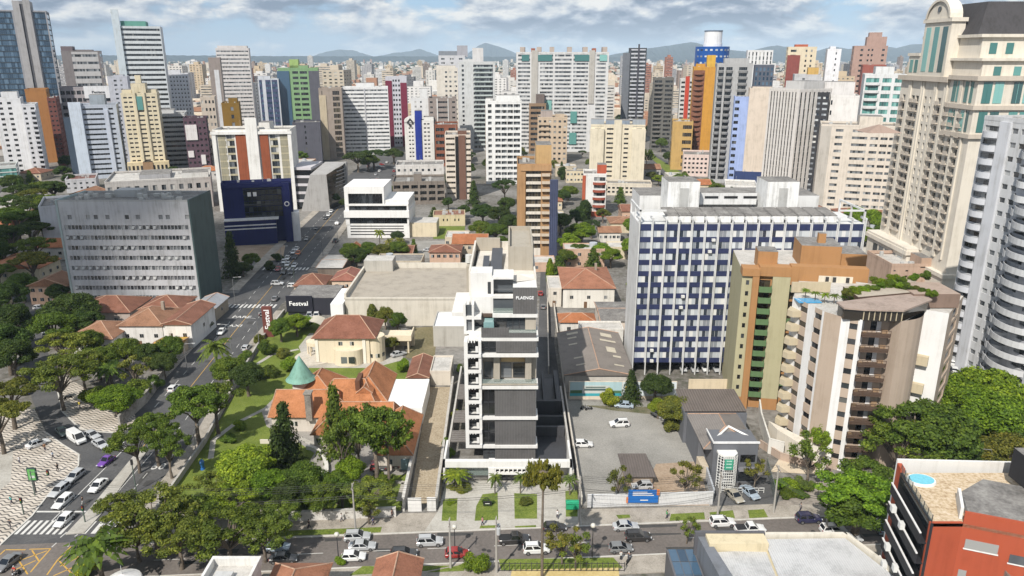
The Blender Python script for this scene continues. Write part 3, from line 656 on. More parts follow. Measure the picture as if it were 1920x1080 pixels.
p = MB(); p.box(-10.4, -2.4, -7.5, -7.42, 1.0, 3.2); p.build('glass_screen', clear, ap)
p = MB(); p.box(-10.9, -10.5, -.2, 42, 0, 2.6); p.box(13.6, 14.0, -8.6, 30, 0, 2.6); p.build('side_wall', paint((.45, .43, .4)), ap)
greyslat = paint((.17, .155, .145), .7)
for y0, y1 in ((2, 7), (10.5, 16.5), (22, 30)):
    for k in range(int((y1-y0)/.8)):
        p = MB(); p.box(-10.3, -6.7, y0+.8*k, y0+.8*k+.45, 2.9, 3.2); p.build('pergola_slat', greyslat, ap)
for y0 in range(8): 
    p = MB(); p.box(-9.2, -6.9, 17+.5*y0, 17.3+.5*y0, .4, .6); p.build('deck_board', plain('deck_wood', (.33, .18, .08), .7), ap)
dkg = paint((.06, .06, .065), .5, .2)  # near-black colour stands in for the shadow filling the courtyard
for q in ((7.3, 13.4, 20, 21, 0, 3.4), (7.3, 13.4, 14, 14.6, 0, 2.6), (12.4, 13.4, 21, 38, 0, 3.2), (7.3, 13.4, 9.5, 10.2, 0, 2.4), (9.4, 10, 21, 38, 0, 3.0)): p = MB(); p.box(*q); p.build('courtyard_wall', dkg, ap)
p = MB(); p.box(7.2, 13.5, -5, 40, -.3, .08); p.build('courtyard_floor', paint((.05, .05, .055), .35), ap)  # floor colour darkened too, for the same courtyard shadow
ANCH.append((-2, 150, ap['label'])); occupy(-14, 12, 117, 180)
# ================================================================ grey office slab on the left
cA = P(107, 378, 231); cB = P(352, 378, 231); h = cA.z; w = cB.x-cA.x; d = 17.
of = thing('office_building', 'long grey concrete office slab with ribbon windows and a bare dark green end wall', 'building', (cA.x, 231, 0))
b = MB(); wins = []; rows = [(h-3.3*i-8.9, h-3.3*i-7.5) for i in range(9)][::-1]; rows = [r for r in rows if r[0] > .5]
gm_ = paint((.5, .5, .51), .8, .3)
n_ = 35; cols = [(.8+(w-1.6)/n_*(i+.06), .8+(w-1.6)/n_*(i+.94)) for i in range(n_)]
facade(b, wins, (0, 0, 0), (1, 0, 0), w, 0, h-7, cols, rows, .3)
sq = [(w*x, w*x+1.3) for x in (.06, .2, .26, .35, .5, .585, .76, .815, .965)]; w2 = []
facade(b, w2, (0, 0, 0), (1, 0, 0), w, h-7, h, sq, [(h-5.6, h-4.2)], .3, face='t')
b.quad((w, d, 0), (0, d, 0), (0, d, h), (w, d, h)); b.quad((0, d, 0), (0, 0, 0), (0, 0, h), (0, d, h)); b.quad((0, 0, h), (w, 0, h), (w, d, h), (0, d, h), 1)
b.build('wall', [gm_, roofm], of)
put_windows(of, wins, 'row', glassmat('grey'), paint((.3, .3, .3))); put_windows(of, w2, 'each', glassmat('grey'), paint((.5, .5, .5)))
p = MB(); p.box(w, w+.5, -.3, d+.3, 0, h+.6); p.build('end_wall', paint((.055, .085, .085), .6, .3), of)  # green wall, its colour darkened for the shade on the right-facing end
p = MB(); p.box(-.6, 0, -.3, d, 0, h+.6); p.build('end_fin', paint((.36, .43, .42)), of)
for i in range(36):                                # top-hung sashes standing open
    _, _, c, u, ww, hh = wins[(i*37+11) % len(wins)]
    p = MB(); p.box(-.42, .42, -.02, .02, -.95, 0); o = p.build('open_sash', paint((.42, .42, .41)), of, (c.x, -.02, c.z+.5)); o.rotation_euler = (-.42, 0, 0)
for k in range(24):
    p = MB(); s_ = U(.6, 1.4); p.box(0, s_*1.5, 0, s_, 0, U(.7, 1.5)); p.build('rooftop_unit', paint((.5, .49, .46)), of, (U(2, w-4), U(1, d-3), h))
p = MB(); p.box(.0, w, .0, .25, h, h+.5); p.box(0, w, d-.25, d, h, h+.5); p.box(14, 22, 8, 13, h, h+2.2); p.build('parapet', paint((.42, .42, .41)), of)
ANCH.append((cA.x+w/2, 240, of['label'])); occupy(cA.x-2, cA.x+w+3, 229, 257)
# ================================================================ blue and white apartment slab
Y = 178.; cA = P(1199, 420, Y); cB = P(1622, 420, Y); h = cA.z; w = cB.x-cA.x; d = 15.
bl = thing('apartment_slab', 'wide white apartment slab with navy blue spandrels and slanting roof panels', 'building', (cA.x, Y, 0))
b = MB(); wins = []; nb = 17; mod = w/nb; fl = 12; g0 = 3.2; fh = (h-1.6-g0)/fl
rows = [(g0+fh*i+1.22, g0+fh*i+fh-.02) for i in range(fl)]
cols = [(mod*i+.28, mod*(i+1)-.28) for i in range(nb)]
wp = paint((.58, .58, .575), .7, .3); nv = paint((.028, .036, .092), .55, .3)
facade(b, wins, (0, 0, 0), (1, 0, 0), w, g0, h, cols, rows, .12, 0, 1)
b.quad((w, 0, 0), (w, d, 0), (w, d, h), (w, 0, h)); b.quad((0, d, 0), (0, 0, 0), (0, 0, h), (0, d, h)); b.quad((w, d, 0), (0, d, 0), (0, d, h), (w, d, h))
b.quad((0, 0, h), (w, 0, h), (w, d, h), (0, d, h), 0); b.quad((0, 0, g0), (0, d, g0), (w, d, g0), (w, 0, g0)); b.quad((0, 6, 0), (w, 6, 0), (w, 6, g0), (0, 6, g0), 2)
b.build('wall', [wp, nv, paint((.03, .03, .035))], bl)
put_windows(bl, wins, 'row', glassmat('light'), paint((.6, .6, .6)), 1.05)
for i in range(nb+1):
    p = MB(); x = mod*i; p.box(x-.12, x+.12, -.5, .02, 0, h+1.0); p.box(x-.2, x+.2, -.55, 2.4, h+1.0, h+1.5) ; p.build('pier', wp, bl)
for i in range(2, nb-2):
    p = MB(); x = mod*i; z = h
    p.poly([(x+.25, .6, z+.2), (x+mod-.25, .6, z+.2), (x+mod-.25, 1.0, z+1.7), (x+.25, 1.0, z+1.7)]); p.build('upstand', wp, bl)
    p = MB(); p.quad((x+.1, 1.0, z+1.9), (x+mod-.1, 1.0, z+1.9), (x+mod-.1, 8.5, z+2.5), (x+.1, 8.5, z+2.5)); p.quad((x+.1, 8.5, z+2.3), (x+mod-.1, 8.5, z+2.3), (x+mod-.1, 1.0, z+1.7), (x+.1, 1.0, z+1.7)); p.quad((x+.1, 1, z+1.7), (x+mod-.1, 1, z+1.7), (x+mod-.1, 1, z+1.9), (x+.1, 1, z+1.9)); p.build('roof_panel', roofm, bl)
for x in (0, w-.4):
    for y in (0.2, 7.5, 14.5):
        p = MB(); p.box(x, x+.4, y, y+.4, h, h+3.0); p.build('frame_post', wp, bl)
    p = MB(); p.box(x, x+.4, .2, 14.9, h+3, h+3.4); p.build('frame_beam', wp, bl)
p = MB(); p.box(0, mod*2, .2, .55, h+3, h+3.4); p.box(w-mod*2, w, .2, .55, h+3, h+3.4); p.build('frame_beam', wp, bl)
for i in range(14):
    k = (i*29+13) % len(wins); _, _, c, u, ww, hh = wins[k]
    p = MB(); p.box(-.42, .42, -.75, -.1, 0, .62); p.cyl(0, -.75, .3, .31, .01, .01, 4); p.build('air_conditioner', paint((.6, .6, .58)), bl, (c.x+U(-.5, .5), 0, c.z-1.75))
# rear wing with the lift houses
p = MB(); p.box(3, w-4, d+4, d+17, 0, h+3.5, 0, 1); p.build('rear_wing', [wp, roofm], bl)
p = MB(); p.box(9, w-22, d-.5, d+4, h+2.0, h+5.0, 0, 1); p.build('link_block', [wp, roofm], bl)
p = MB()
for k in range(6): p.box(14+5*k, 17.5+5*k, d-.6, d-.5, h+3.6, h+4.2)
p.build('slit_window', glD, bl)
for x0, x1 in ((8.5, 16.5), (w-21, w-13)):
    p = MB(); p.box(x0, x1, d-5, d+3.9, h, h+8.6, 0, 1); p.build('lift_house', [paint((.68, .68, .67), .8, .45), roofm], bl)
    p = MB(); p.box(x0+3, x0+5.2, d-5.15, d-5, h+2.0, h+7); p.build('louvre', paint((.4, .4, .39), .8, .4), bl)
ANCH.append((cA.x+w/2, 186, bl['label'])); occupy(cA.x-1, cA.x+w+2, 176, 214)
# ================================================================ olive and tan tower with green balconies
Y = 159.; cA = P(1393, 506, Y); h = cA.z; x0w = cA.x; sc = lambda px_: (P(px_, 560, Y).x-x0w)
tn = thing('apartment_tower', 'olive and tan apartment tower with a column of small green balconies', 'building', (x0w, Y, 0), -.17)
olive = paint((.40, .37, .235), .8, .12); tan = paint((.36, .19, .08), .8, .12); grn = paint((.10, .17, .075), .75, .15)
fl = 11; fh = (h-5.5)/fl
xa, xb, xc, xd, xe, xf = 0, 2.2, 3.6, 6.5, 10.2, 12.6
b = MB(); wins = []; rows = [(3.6+fh*i+1.0, 3.6+fh*i+2.1) for i in range(fl)]
facade(b, wins, (0, 0, 0), (1, 0, 0), xb, 2.8, h-1.2, [(.9, 1.6)], rows, .2, 1, 1)
facade(b, wins, (xb, -.5, 0), (1, 0, 0), xc-xb, 0, h-1.2, [], [], .2, 0, 0); b.quad((xb, 0, 0), (xb, -.5, 0), (xb, -.5, h-1.2), (xb, 0, h-1.2), 0); b.quad((xc, -.5, 0), (xc, .8, 0), (xc, .8, h-1.2), (xc, -.5, h-1.2), 0)
rows2 = [(3.4+fh*i+.2, 3.4+fh*i+2.3) for i in range(fl)]
facade(b, wins, (xc, .8, 0), (1, 0, 0), xd-xc, 0, h-1.2, [(.3, xd-xc-.3)], rows2, .4, 0, 0, 'b'); b.quad((xd, .8, 0), (xd, 0, 0), (xd, 0, h), (xd, .8, h), 1)
facade(b, wins, (xd, 0, 0), (1, 0, 0), xe-xd, 2.8, h-1.2, [], [], .2, 1, 1)
b.quad((xe, 0, 0), (xe, 2, 0), (xe, 2, h), (xe, 0, h), 0)
facade(b, wins, (xe, 2, 0), (1, 0, 0), xf-xe, 0, h-2, [(.2, xf-xe-.2)], rows2, .3, 0, 0, 'c')
for x_, y_, ww_, m_ in ((0, 0, xb, 0), (xd, 0, xe-xd, 0)): b.quad((x_, y_, 0), (x_+ww_, y_, 0), (x_+ww_, y_, 2.8), (x_, y_, 2.8), 0)
b.box(xf, 26, .5, 2.0, 0, h, 0); b.box(0, 26, 2.8, 24, 0, h-.3, 1, 3); b.quad((0, 2.8, 0), (0, 0, 0), (0, 0, h-1), (0, 2.8, h-1), 1)
b.box(-.1, xc, -.6, 3, h-1.2, h+.5, 0); b.box(xc, xe, -.05, 3, h-1.2, h+.9, 0); b.box(xe, 26.1, .3, 3, h-3, h+1.2, 0)
b.build('wall', [tan, olive, tan, roofl], tn)
put_windows(tn, [w_ for w_ in wins if w_[0] == 'f'], 'each', glD, paint((.3, .28, .24)))
put_windows(tn, [w_ for w_ in wins if w_[0] in 'bc'], 'each', glassmat('bronze'), paint((.06, .05, .04)))
me = balcony_mb(2.7, 1.5, 1.15).mesh('balcony', [grn])
for i in range(fl): ob('balcony', me, tn, ((xc+xd)/2, .8, 3.4+fh*i))
me = balcony_mb(2.2, 1.0, 1.1).mesh('balcony', [grn])
for i in range(1, fl, 3): ob('balcony', me, tn, ((xe+xf)/2-.2, 2, 3.4+fh*i))
for x0_, x1_, y0_, y1_, hh in ((3.4, 7.6, 3, 8, 3.6), (13, 21.5, 6, 15, 4.6), (17, 18.6, 9, 10.5, 6.8), (21.6, 27.5, 8, 16, 2.6)):
    p = MB(); p.box(x0_, x1_, y0_, y1_, h-.3, h+hh, 0, 1); p.build('stair_tower', [tan, roofm], tn)
p = MB(); p.box(16, 23, .2, .3, h-3.2, h-.6); p.build('pale_panel', paint((.6, .54, .44)), tn)
for x_ in (17.4, 18.9, 21.6):
    p = MB(); p.box(x_, x_+.7, .1, .2, h-1.9, h-.8); p.build('window', glD, tn)
ANCH.append((x0w+8, Y+10, tn['label'])); occupy(x0w-1, x0w+28, Y-2, Y+26)
# ================================================================ beige and white tower with brown railings
ZR = 31.5
R_ = lambda x, y: G(x, y, ZR)
A, B_, C_, D_, E_, F_, Gp = R_(1487, 556), R_(1546, 584), R_(1578, 594), R_(1618, 600), R_(1690, 602), R_(1733, 580), R_(1780, 588)
bt = thing('apartment_tower', 'pinkish beige and white apartment tower with dark brown railings and a roof garden', 'building', (0, 0, 0))
bei = paint((.42, .335, .265), .85, .12); wht = paint((.68, .67, .66), .8, .12); brn = paint((.085, .055, .04), .6, .2); cream_ = paint((.47, .4, .28), .8, .12)
fl = 10; fh = (ZR-1.5)/fl
def wall(p, q, spec, mats_, nm, mode='each', gl='dark', z1=ZR, rows=None, rec=.25):
    d_ = (q-p); d_.z = 0; L_ = d_.length; u = d_/L_; b = MB(); ws = []
    facade(b, ws, (p.x, p.y, 0), u, L_, 0, z1, colspec(spec, L_) if spec else [], rows or rowspec((.38, .78), 1.2, fh, fl), rec, 0, 1)
    b.build(nm, mats_, bt); put_windows(bt, ws, mode, glassmat(gl), paint((.1, .085, .075)), 1.4); return u, L_
u1, L1 = wall(A, B_, ([(.26, .5), (.72, .94)],), [wht, bei], 'white_wall')
wall(B_, C_, None, [bei, bei], 'beige_wall')
wall(C_, D_, ([(.42, .8)],), [wht, bei], 'white_wall')
rowsB = rowspec((.1, .78), 1.2, fh, fl)
mid_a = D_+Vector((.9, 2.6, 0)); mid_b = E_+Vector((-.7, 2.6, 0))
wall(D_, mid_a, None, [wht, wht], 'white_wall')
wall(mid_a, mid_b, ([(.36, .62)],), [bei, bei], 'beige_wall', rows=rowsB)
wall(mid_b, E_, None, [bei, bei], 'beige_wall')
k = 6; arc = [E_.lerp(F_, i/k)+Vector((.55, -.75, 0))*math.sin(math.pi*i/k)*1.6 for i in range(k+1)]
b = MB()
for p_, q_ in zip(arc, arc[1:]): b.quad((p_.x, p_.y, 0), (q_.x, q_.y, 0), (q_.x, q_.y, ZR), (p_.x, p_.y, ZR))
b.build('curved_wall', bei, bt, smooth=True)
wall(F_, Gp, None, [wht, wht], 'white_wall')
G2 = Gp+Vector((9, 11, 0)); B2 = A+Vector((7.5, 16, 0))
wall(Gp, G2, ([(.3, .75)],), [bei, bei], 'beige_wall', rows=rowspec((.15, .9), 1.2, fh, fl))
b = MB(); pts = [A, B_, C_, D_, mid_a, mid_b, E_, F_, Gp, G2, B2]
b.poly([(p_.x, p_.y, ZR-.4) for p_ in pts]); b.quad((G2.x, G2.y, 0), (B2.x, B2.y, 0), (B2.x, B2.y, ZR), (G2.x, G2.y, ZR)); b.quad((B2.x, B2.y, 0), (A.x, A.y, 0), (A.x, A.y, ZR), (B2.x, B2.y, ZR))
b.build('roof_deck', roofl, bt)
bw = (mid_b-mid_a).length*.98; me = MB(); me.box(-bw/2, bw/2, -2.0, 0, -.3, .0); me = me.mesh('balcony', [brn])
rl = MB()
for x_ in np.linspace(-bw/2, bw/2, 7): rl.box(x_-.04, x_+.04, -1.98, -1.9, 0, 1.05)
rl.box(-bw/2, bw/2, -2.0, -1.88, 1.0, 1.1); rl.box(-bw/2, bw/2, -1.97, -1.9, .05, .5); rl = rl.mesh('railing', [brn])
mc = mid_a.lerp(mid_b, .5); ang = math.atan2(mid_b.y-mid_a.y, mid_b.x-mid_a.x)
for i in range(fl):
    o = ob('balcony', me, bt, (mc.x-.2, mc.y, 1.2+fh*i), ang); ob('railing', rl, o)
    for s_ in (-1, 1):
        p = MB(); p.box(s_*1.55-.4, s_*1.55+.4, -.06, .04, .15, 2.2); p.build('shutter', wht, o, (-.6, 0, 0))
    p = MB(); p.box(bw*.3, bw*.5, -.5, -.1, 0, U(.5, 1.0)); p.box(-bw*.45, -bw*.3, -1.5, -.9, 0, U(.4, .8)); p.build('balcony_clutter', plain('balcony_things', (.3, .2, .12), .7), o)
ang1 = math.atan2(u1.y, u1.x)
for i in range(fl):                                  # triangular balcony trays on the white corner
    z = 1.2+fh*i; p = MB(); w_ = L1*.3
    p.prism([(-w_*.6, 0), (w_*.6, 0), (w_*.45, -1.7), (-.1, -1.9)], -.12, 1.15); p.build('balcony', cream_, bt, (A.x+u1.x*L1*.14, A.y+u1.y*L1*.14, z), ang1)
cA_ = A.lerp(Gp, .5)
for nm, q, zt in (('planter_balcony', (1728, 1), 14.6), ('planter_balcony', (1728, 1), 20.5)):
    p = MB(); p.box(-1.5, 1.6, -1.4, .6, 0, 1.9); p.build(nm, cream_, bt, (F_.x+.6, F_.y-.2, zt), math.atan2((Gp-F_).y, (Gp-F_).x))
# roof garden
p = MB(); p.prism([tuple(v.xy) for v in (D_+Vector((-3.5, .6, 0)), D_+Vector((0, -.4, 0)), E_+Vector((0, -.4, 0)), F_+Vector((.9, -.6, 0)), F_+Vector((.9, 4.5, 0)), D_+Vector((-3.5, 4, 0)))], ZR+1.9, ZR+2.2); p.build('roof_terrace_canopy', paint((.33, .26, .22), .8, .3), bt)
p = MB(); p.prism([tuple(v.xy) for v in (D_+Vector((-3.2, 1.0, 0)), D_+Vector((.1, .1, 0)), E_+Vector((-.1, .1, 0)), F_+Vector((.5, -.1, 0)), F_+Vector((.5, 4.2, 0)), D_+Vector((-3.2, 3.8, 0)))], ZR-.2, ZR+1.9); p.build('terrace_glazing', glassmat('bronze'), bt)
p = MB()
for i in range(8): v = D_.lerp(E_, i/7); p.box(v.x-.07, v.x+.07, v.y-.06, v.y+.08, ZR, ZR+1.9)
p.build('terrace_post', cream_, bt)
hc = D_.lerp(E_, .12)+Vector((-1.2, 3.5, ZR+2.3)); p = MB(); q = [(-3, -2.6, 0), (3, -2.6, 0), (3, 2.6, 0), (-3, 2.6, 0)]; 
for a_, c_ in ((0, 1), (1, 2), (2, 3), (3, 0)): p.poly([q[a_], q[c_], (0, 0, 1.3)])
p.build('hip_canopy', paint((.3, .22, .18), .85, .2), bt, hc)
p = MB(); v0, v1 = D_+Vector((1.5, 6, 0)), F_+Vector((2.5, 8, 0)); p.prism([tuple(v0.xy), tuple((v1+Vector((0, -4, 0))).xy), tuple((v1+Vector((1, 4, 0))).xy), tuple((v0+Vector((0, 7, 0))).xy)], ZR, ZR+2.5, 0, 1); p.build('roof_garden_wall', [brn, paint((.38, .33, .27))], bt)
p = MB(); v1 = Gp+Vector((1, 4, 0)); p.box(v1.x-6, v1.x+3, v1.y, v1.y+8, ZR-.2, ZR+2.6, 0, 1); p.build('roof_pavilion', [paint((.2, .14, .11)), paint((.34, .26, .21))], bt)
p = MB(); v = A.lerp(B_, .55)+Vector((.8, 3.2, 0)); p.box(v.x-2.3, v.x+2.3, v.y-1.4, v.y+1.2, ZR-.3, ZR-.1); p.build('pool_water', plain('blue_water', (.06, .3, .55), .08), bt)
p = MB(); v = A.lerp(B_, .5)+Vector((3.5, 8, 0)); p.box(v.x-4, v.x+4, v.y, v.y+.4, ZR-.2, ZR+2.0); p.build('planter_wall', cream_, bt)
p = MB(); p.prism([tuple(v.xy) for v in (A+Vector((-2.5, -1, 0)), A+Vector((-2, -5, 0)), B_+Vector((-1, -4, 0)), C_+Vector((0, -2, 0)), B_)], 0, 4.2); p.build('podium', paint((.6, .55, .47)), bt)
ANCH.append((cA_.x, cA_.y+6, bt['label'])); occupy(A.x-1, G2.x+1, B_.y-3, G2.y+3)
# ================================================================ red and black building, bottom right
ZR = 22.5; R_ = lambda x, y, z=ZR: G(x, y, z)
A, B_, C_ = R_(1688, 886), R_(1745, 981), R_(1806, 981)
rb = thing('apartment_block', 'brick red apartment block with black slotted side and a round blue pool on its roof', 'building', (0, 0, 0))
red = paint((.36, .075, .035), .75, .12); blk = paint((.022, .022, .026), .7, .1); cap = paint((.66, .65, .63), .7, .15)
def wq(p, q, z0, z1, mat, nm, par=rb, t_=.35):
    d_ = (q-p); d_.z = 0; n = Vector((d_.y, -d_.x, 0)).normalized()*t_; b = MB()
    b.prism([tuple(p.xy), tuple(q.xy), tuple((q-n).xy), tuple((p-n).xy)], z0, z1); return b.build(nm, mat, par)
wq(A, B_, 0, ZR, blk, 'side_wall'); wq(B_, C_, 0, ZR+.05, red, 'front_wall')
u = (B_-A).normalized(); L_ = (B_-A).length; n_ = Vector((u.y, -u.x, 0))
wq(A-u*1.6, A-u*.01, 0, ZR+.6, red, 'end_pier', t_=.6)
for i in range(7):
    z = ZR-3.0*(i+1)
    p = MB(); p.box(.2, L_-.1, -1.0, 0, z-.1, z+.02); p.box(.2, L_-.1, -1.0, -.85, z+.02, z+1.35); p.build('balcony', blk, rb, (A.x, A.y, 0), math.atan2(u.y, u.x))
    p = MB(); p.box(.2, L_-.1, -1.02, -.8, z+1.35, z+1.5); p.build('balcony_coping', cap, rb, (A.x, A.y, 0), math.atan2(u.y, u.x))
    p = MB(); p.box(.6, L_-.6, -.06, -.02, z+1.6, z+2.7); p.build('window_band', glD, rb, (A.x, A.y, 0), math.atan2(u.y, u.x))
for x_, z in ((3, -5.4), (6.6, -5.6), (3.2, -11.4), (7, -12), (3, -14.4)):
    p = MB(); p.box(-.45, .45, -1.5, -.9, 0, .9); p.build('air_conditioner', paint((.6, .6, .58)), rb, A+u*x_+Vector((0, 0, z+1)), math.atan2(u.y, u.x))
D_ = R_(1802, 985); E_ = C_+Vector((13, -5.2, 0)); BK = A+Vector((32, 0, 0))
wq(C_, E_, 0, ZR+1.6, red, 'front_wall'); wq(A-u*1.6, BK, 0, ZR+1.1, cap, 'rear_parapet')
p = MB(); p.prism([tuple(v.xy) for v in (A, B_, C_, E_, E_+Vector((14, 4, 0)), BK)], ZR-.5, ZR-.05); p.build('roof_deck', groundmat('stone_deck', [(.34, (.26, .17, .09)), (.5, (.5, .39, .26)), (.66, (.62, .53, .42))], .6, 2., .8, .3), rb)
pc = R_(1727, 902); p = MB(); p.cyl(0, 0, -.05, .3, 1.95, 1.85, 32); o = p.build('pool_rim', paint((.68, .67, .64)), rb, (pc.x, pc.y, ZR)); o.scale = (1, .8, 1)
p = MB(); p.cyl(0, 0, .2, .32, 1.65, 1.65, 32); o2 = p.build('pool_water', plain('pool_blue', (.17, .5, .6), .06), o)
p = MB(); uu = (B_-A)
for i in range(9): v = A.lerp(B_, i/8); p.box(v.x+.1, v.x+.17, v.y, v.y+.07, ZR, ZR+1.2)
p.build('railing_post', steel, rb)
p = MB(); n2 = Vector((.12, .05, 0)); p.quad((A.x+.14, A.y, ZR+.1), (B_.x+.14, B_.y, ZR+.1), (B_.x+.14, B_.y, ZR+1.15), (A.x+.14, A.y, ZR+1.15)); p.build('balustrade', clear, rb)
wq(C_+Vector((.3, .8, 0)), C_+Vector((2.4, 5.2, 0)), ZR, ZR+1.7, cap, 'roof_upstand')
p = MB(); p.prism([tuple(v.xy) for v in (C_+Vector((.6, .3, 0)), E_+Vector((0, .3, 0)), E_+Vector((10, 6, 0)), C_+Vector((7, 8, 0)), C_+Vector((2.4, 5.0, 0)))], ZR-.05, ZR+1.35, 0, 1); p.build('flat_roof', [cap, roofm], rb)
p = MB(); v = C_+Vector((11, 4, 0)); p.box(v.x, v.x+9, v.y-3, v.y+5, ZR+1.3, ZR+5.5, 0, 1); p.build('stair_tower', [blk, roofm], rb)
for x_, z, ww, hh in ((.6, -3.4, 3.6, 1.3), (5.5, -4.2, 3, 1.2), (.5, -8, .9, 1.4), (.4, -12.2, .9, 1.4)):
    uu = (E_-C_).normalized(); p = MB(); p.box(0, ww, -.06, .02, 0, hh); o = p.build('window', glM, rb, C_+uu*x_+Vector((0, 0, z)), math.atan2(uu.y, uu.x))
    p = MB(); p.box(-.1, ww+.1, -.12, -.0, -.15, 0); p.build('sill', cap, o)
# lower terrace in front of it
tp = R_(1835, 1035, 16); p = MB(); p.box(tp.x-.2, tp.x+18, tp.y-16, tp.y+.6, 0, 16, 0, 1); p.build('terrace_wing', [blk, roofl], rb)
p = MB(); p.box(tp.x, tp.x+.12, tp.y-16, tp.y+.6, 16, 17.1); p.build('balustrade', clear, rb)
p = MB(); p.box(tp.x+4.5, tp.x+20, tp.y-1, tp.y+2, 16, 19.0, 0, 0); p.build('penthouse', cap, rb)
p = MB(); p.quad((tp.x+4.2, tp.y-1.2, 19.1), (tp.x+20, tp.y-1.2, 19.1), (tp.x+20, tp.y+4.5, 20.2), (tp.x+4.2, tp.y+4.5, 20.2)); p.build('corrugated_roof', ribbed((.3, .29, .27), .5, 'X', .7), rb)
p = MB(); p.box(tp.x+6, tp.x+12, tp.y-1.1, tp.y-1.0, 16.1, 18.6); p.build('timber_door', plain('old_timber', (.28, .16, .06), .7), rb)
ANCH.append((B_.x+6, B_.y+6, rb['label'])); occupy(A.x-2, A.x+60, 60, A.y+2)
# ================================================================ tall cream classical tower
X, Y0, Y1 = 139., 232., 278.; ht = P(1715, 96, 268).z; hs = P(1828, 75, Y0).z
ct = thing('apartment_tower', 'tall cream classical apartment tower with dark mansard roof and arched gable', 'building', (X, Y0, 0))
crm = paint((.63, .58, .5), .8, .16); crd = paint((.5, .44, .37), .8, .15); tl = glassmat('teal'); Ls = Y1-Y0
h = 80.; fl = 20; zb = 17.5; fh = 3.0; wins = []; b = MB()
rows = [(zb+fh*i+.5, zb+fh*i+2.5) for i in range(16)]
cw = [.05, .12, .21, .34, .41, .53, .60, .76, .82, .9, .955]
colsW = [(2.2, 4.2), (8.4, 10.6), (11.2, 13.4), (17.0, 18.2), (20.2, 21.2), (25.2, 27.2), (31.0, 33), (34.6, 36.6), (39.2, 41)]
facade(b, wins, (0, Ls, 0), (0, -1, 0), Ls, 0, h-9, colsW, rows, .55, 0, 0, 'l')
facade(b, [], (0, 0, 0), (1, 0, 0), 9, 0, h-9, [], [], .3, 0, 0)
wS = []
facade(b, wS, (9, 0, 0), (1, 0, 0), 40, 0, h-9, [(2+7*i, 6+7*i) for i in range(5)], rows, .4, 0, 0, 'f')
b.quad((49, 0, 0), (49, Ls, 0), (49, Ls, h-9), (49, 0, h-9)); b.quad((49, Ls, 0), (0, Ls, 0), (0, Ls, h-9), (49, Ls, h-9)); b.quad((0, 0, h-9), (49, 0, h-9), (49, Ls, h-9), (0, Ls, h-9))
b.build('wall', [crm, crm], ct)
put_windows(ct, wins+wS, 'row', glassmat('grey'), paint((.2, .17, .14)), 1.0)
rail = MB(); rail.box(-1.25, 1.25, -.8, .0, -.15, .0); rail.box(-1.2, 1.2, -.78, -.72, .0, .95); rail.box(-1.3, 1.3, -.85, 0, -.3, -.15); rail = rail.mesh('balconet', [crd])
for i in range(16):
    for y in (9.5, 12.3, 26.2, 32, 35.6, 40.1, 3.2):
        ob('balconet', rail, ct, (0, Ls-y, zb+fh*i+.5), -math.pi/2)
for y in (6.6, 7.6, 14.6, 16, 23, 24, 29, 30, 37.5, 38.4, 42.5):
    p = MB(); p.box(-.5, .02, Ls-y-.35, Ls-y+.35, 15, h-9); p.build('pilaster', crm, ct)
p = MB(); p.box(-4.0, 0, 17, Ls+.5, 0, 13); p.box(-4.8, .3, 16.4, Ls+1, 13, 14.4); p.box(-4.4, .1, 16.8, Ls+.7, 14.4, 15.2); p.build('podium', crm, ct)
for y in (20, 24.5, 29, 33.5, 38):
    p = MB(); p.box(-4.1, -3.98, y, y+3.2, 1, 11.5); p.build('podium_window', glassmat('grey'), ct)
p = MB(); p.box(-1.2, 3, -1.2, 17, 0, 10); p.box(-1.8, 3, -1.8, 17, 10, 11.2); p.build('podium', crm, ct)
for z, pr in ((h-26, .8), (h-17.5, .9), (h-9, 1.2)):
    p = MB(); p.box(-pr, 49+pr, -pr, 14.5, z, z+1.3); p.build('cornice', crd, ct)
p = MB(); p.box(-1.2, 0, 15, Ls+.8, h-10, h-8.4); p.build('cornice', crd, ct)
# crown wing: tall teal windows on both sides of the corner
for z in (h-24.2, h-15.6):
    for x in (1.5, 4.9, 10.5, 13.8, 19.5, 22.8, 28, 31):
        p = MB(); p.box(x, x+2.6, -.35, -.2, z, z+6.2); p.box(x+1.25, x+1.35, -.42, -.35, z, z+6.2); p.build('tall_window', tl, ct)
    for y in (1.8, 4.2, 8.4, 10.8):
        p = MB(); p.box(-.35, -.2, y, y+1.8, z, z+6.2); p.build('tall_window', tl, ct)
p = MB(); p.box(-.2, 49, -.2, 14.4, h-24.7, h-9); p.build('crown_wing', crm, ct)
p = MB(); p.box(1.5, 46, 2, 40, h-9, h-3.2); p.box(.4, 46.5, 1.0, 40.5, h-3.4, h-2.6); p.build('attic_storey', crm, ct)
for x in (5, 11, 17):
    p = MB(); p.box(x, x+2.2, 1.9, 2.0, h-7.6, h-5); p.build('window', tl, ct)
p = MB(); p.box(2.5, 46, 6, 38, h-2.6, h+3.4); p.box(1.5, 47, 5, 39, h+3.4, h+4.3); p.build('attic_storey', crm, ct)
for x in (5, 10):
    p = MB(); p.box(x, x+2.2, 5.9, 6.0, h-1.4, h+1.8); p.build('window', tl, ct)
p = MB(); q = [(2.6, 9), (30, 9), (30, 36), (2.6, 36)]; q2 = [(7, 14), (26, 14), (26, 31), (7, 31)]
for i in range(4):
    j = (i+1) % 4; p.quad((*q[i], h+4.3), (*q[j], h+4.3), (*q2[j], h+14), (*q2[i], h+14))
p.quad(*[(*v, h+14) for v in q2]); p.build('mansard_roof', paint((.055, .052, .055), .7, .25), ct)
p = MB(); p.box(24, 27, 1.6, 5, h-9, h+9); p.box(23.6, 27.4, 1.2, 5.4, h+9, h+10.2); p.build('chimney', crm, ct)
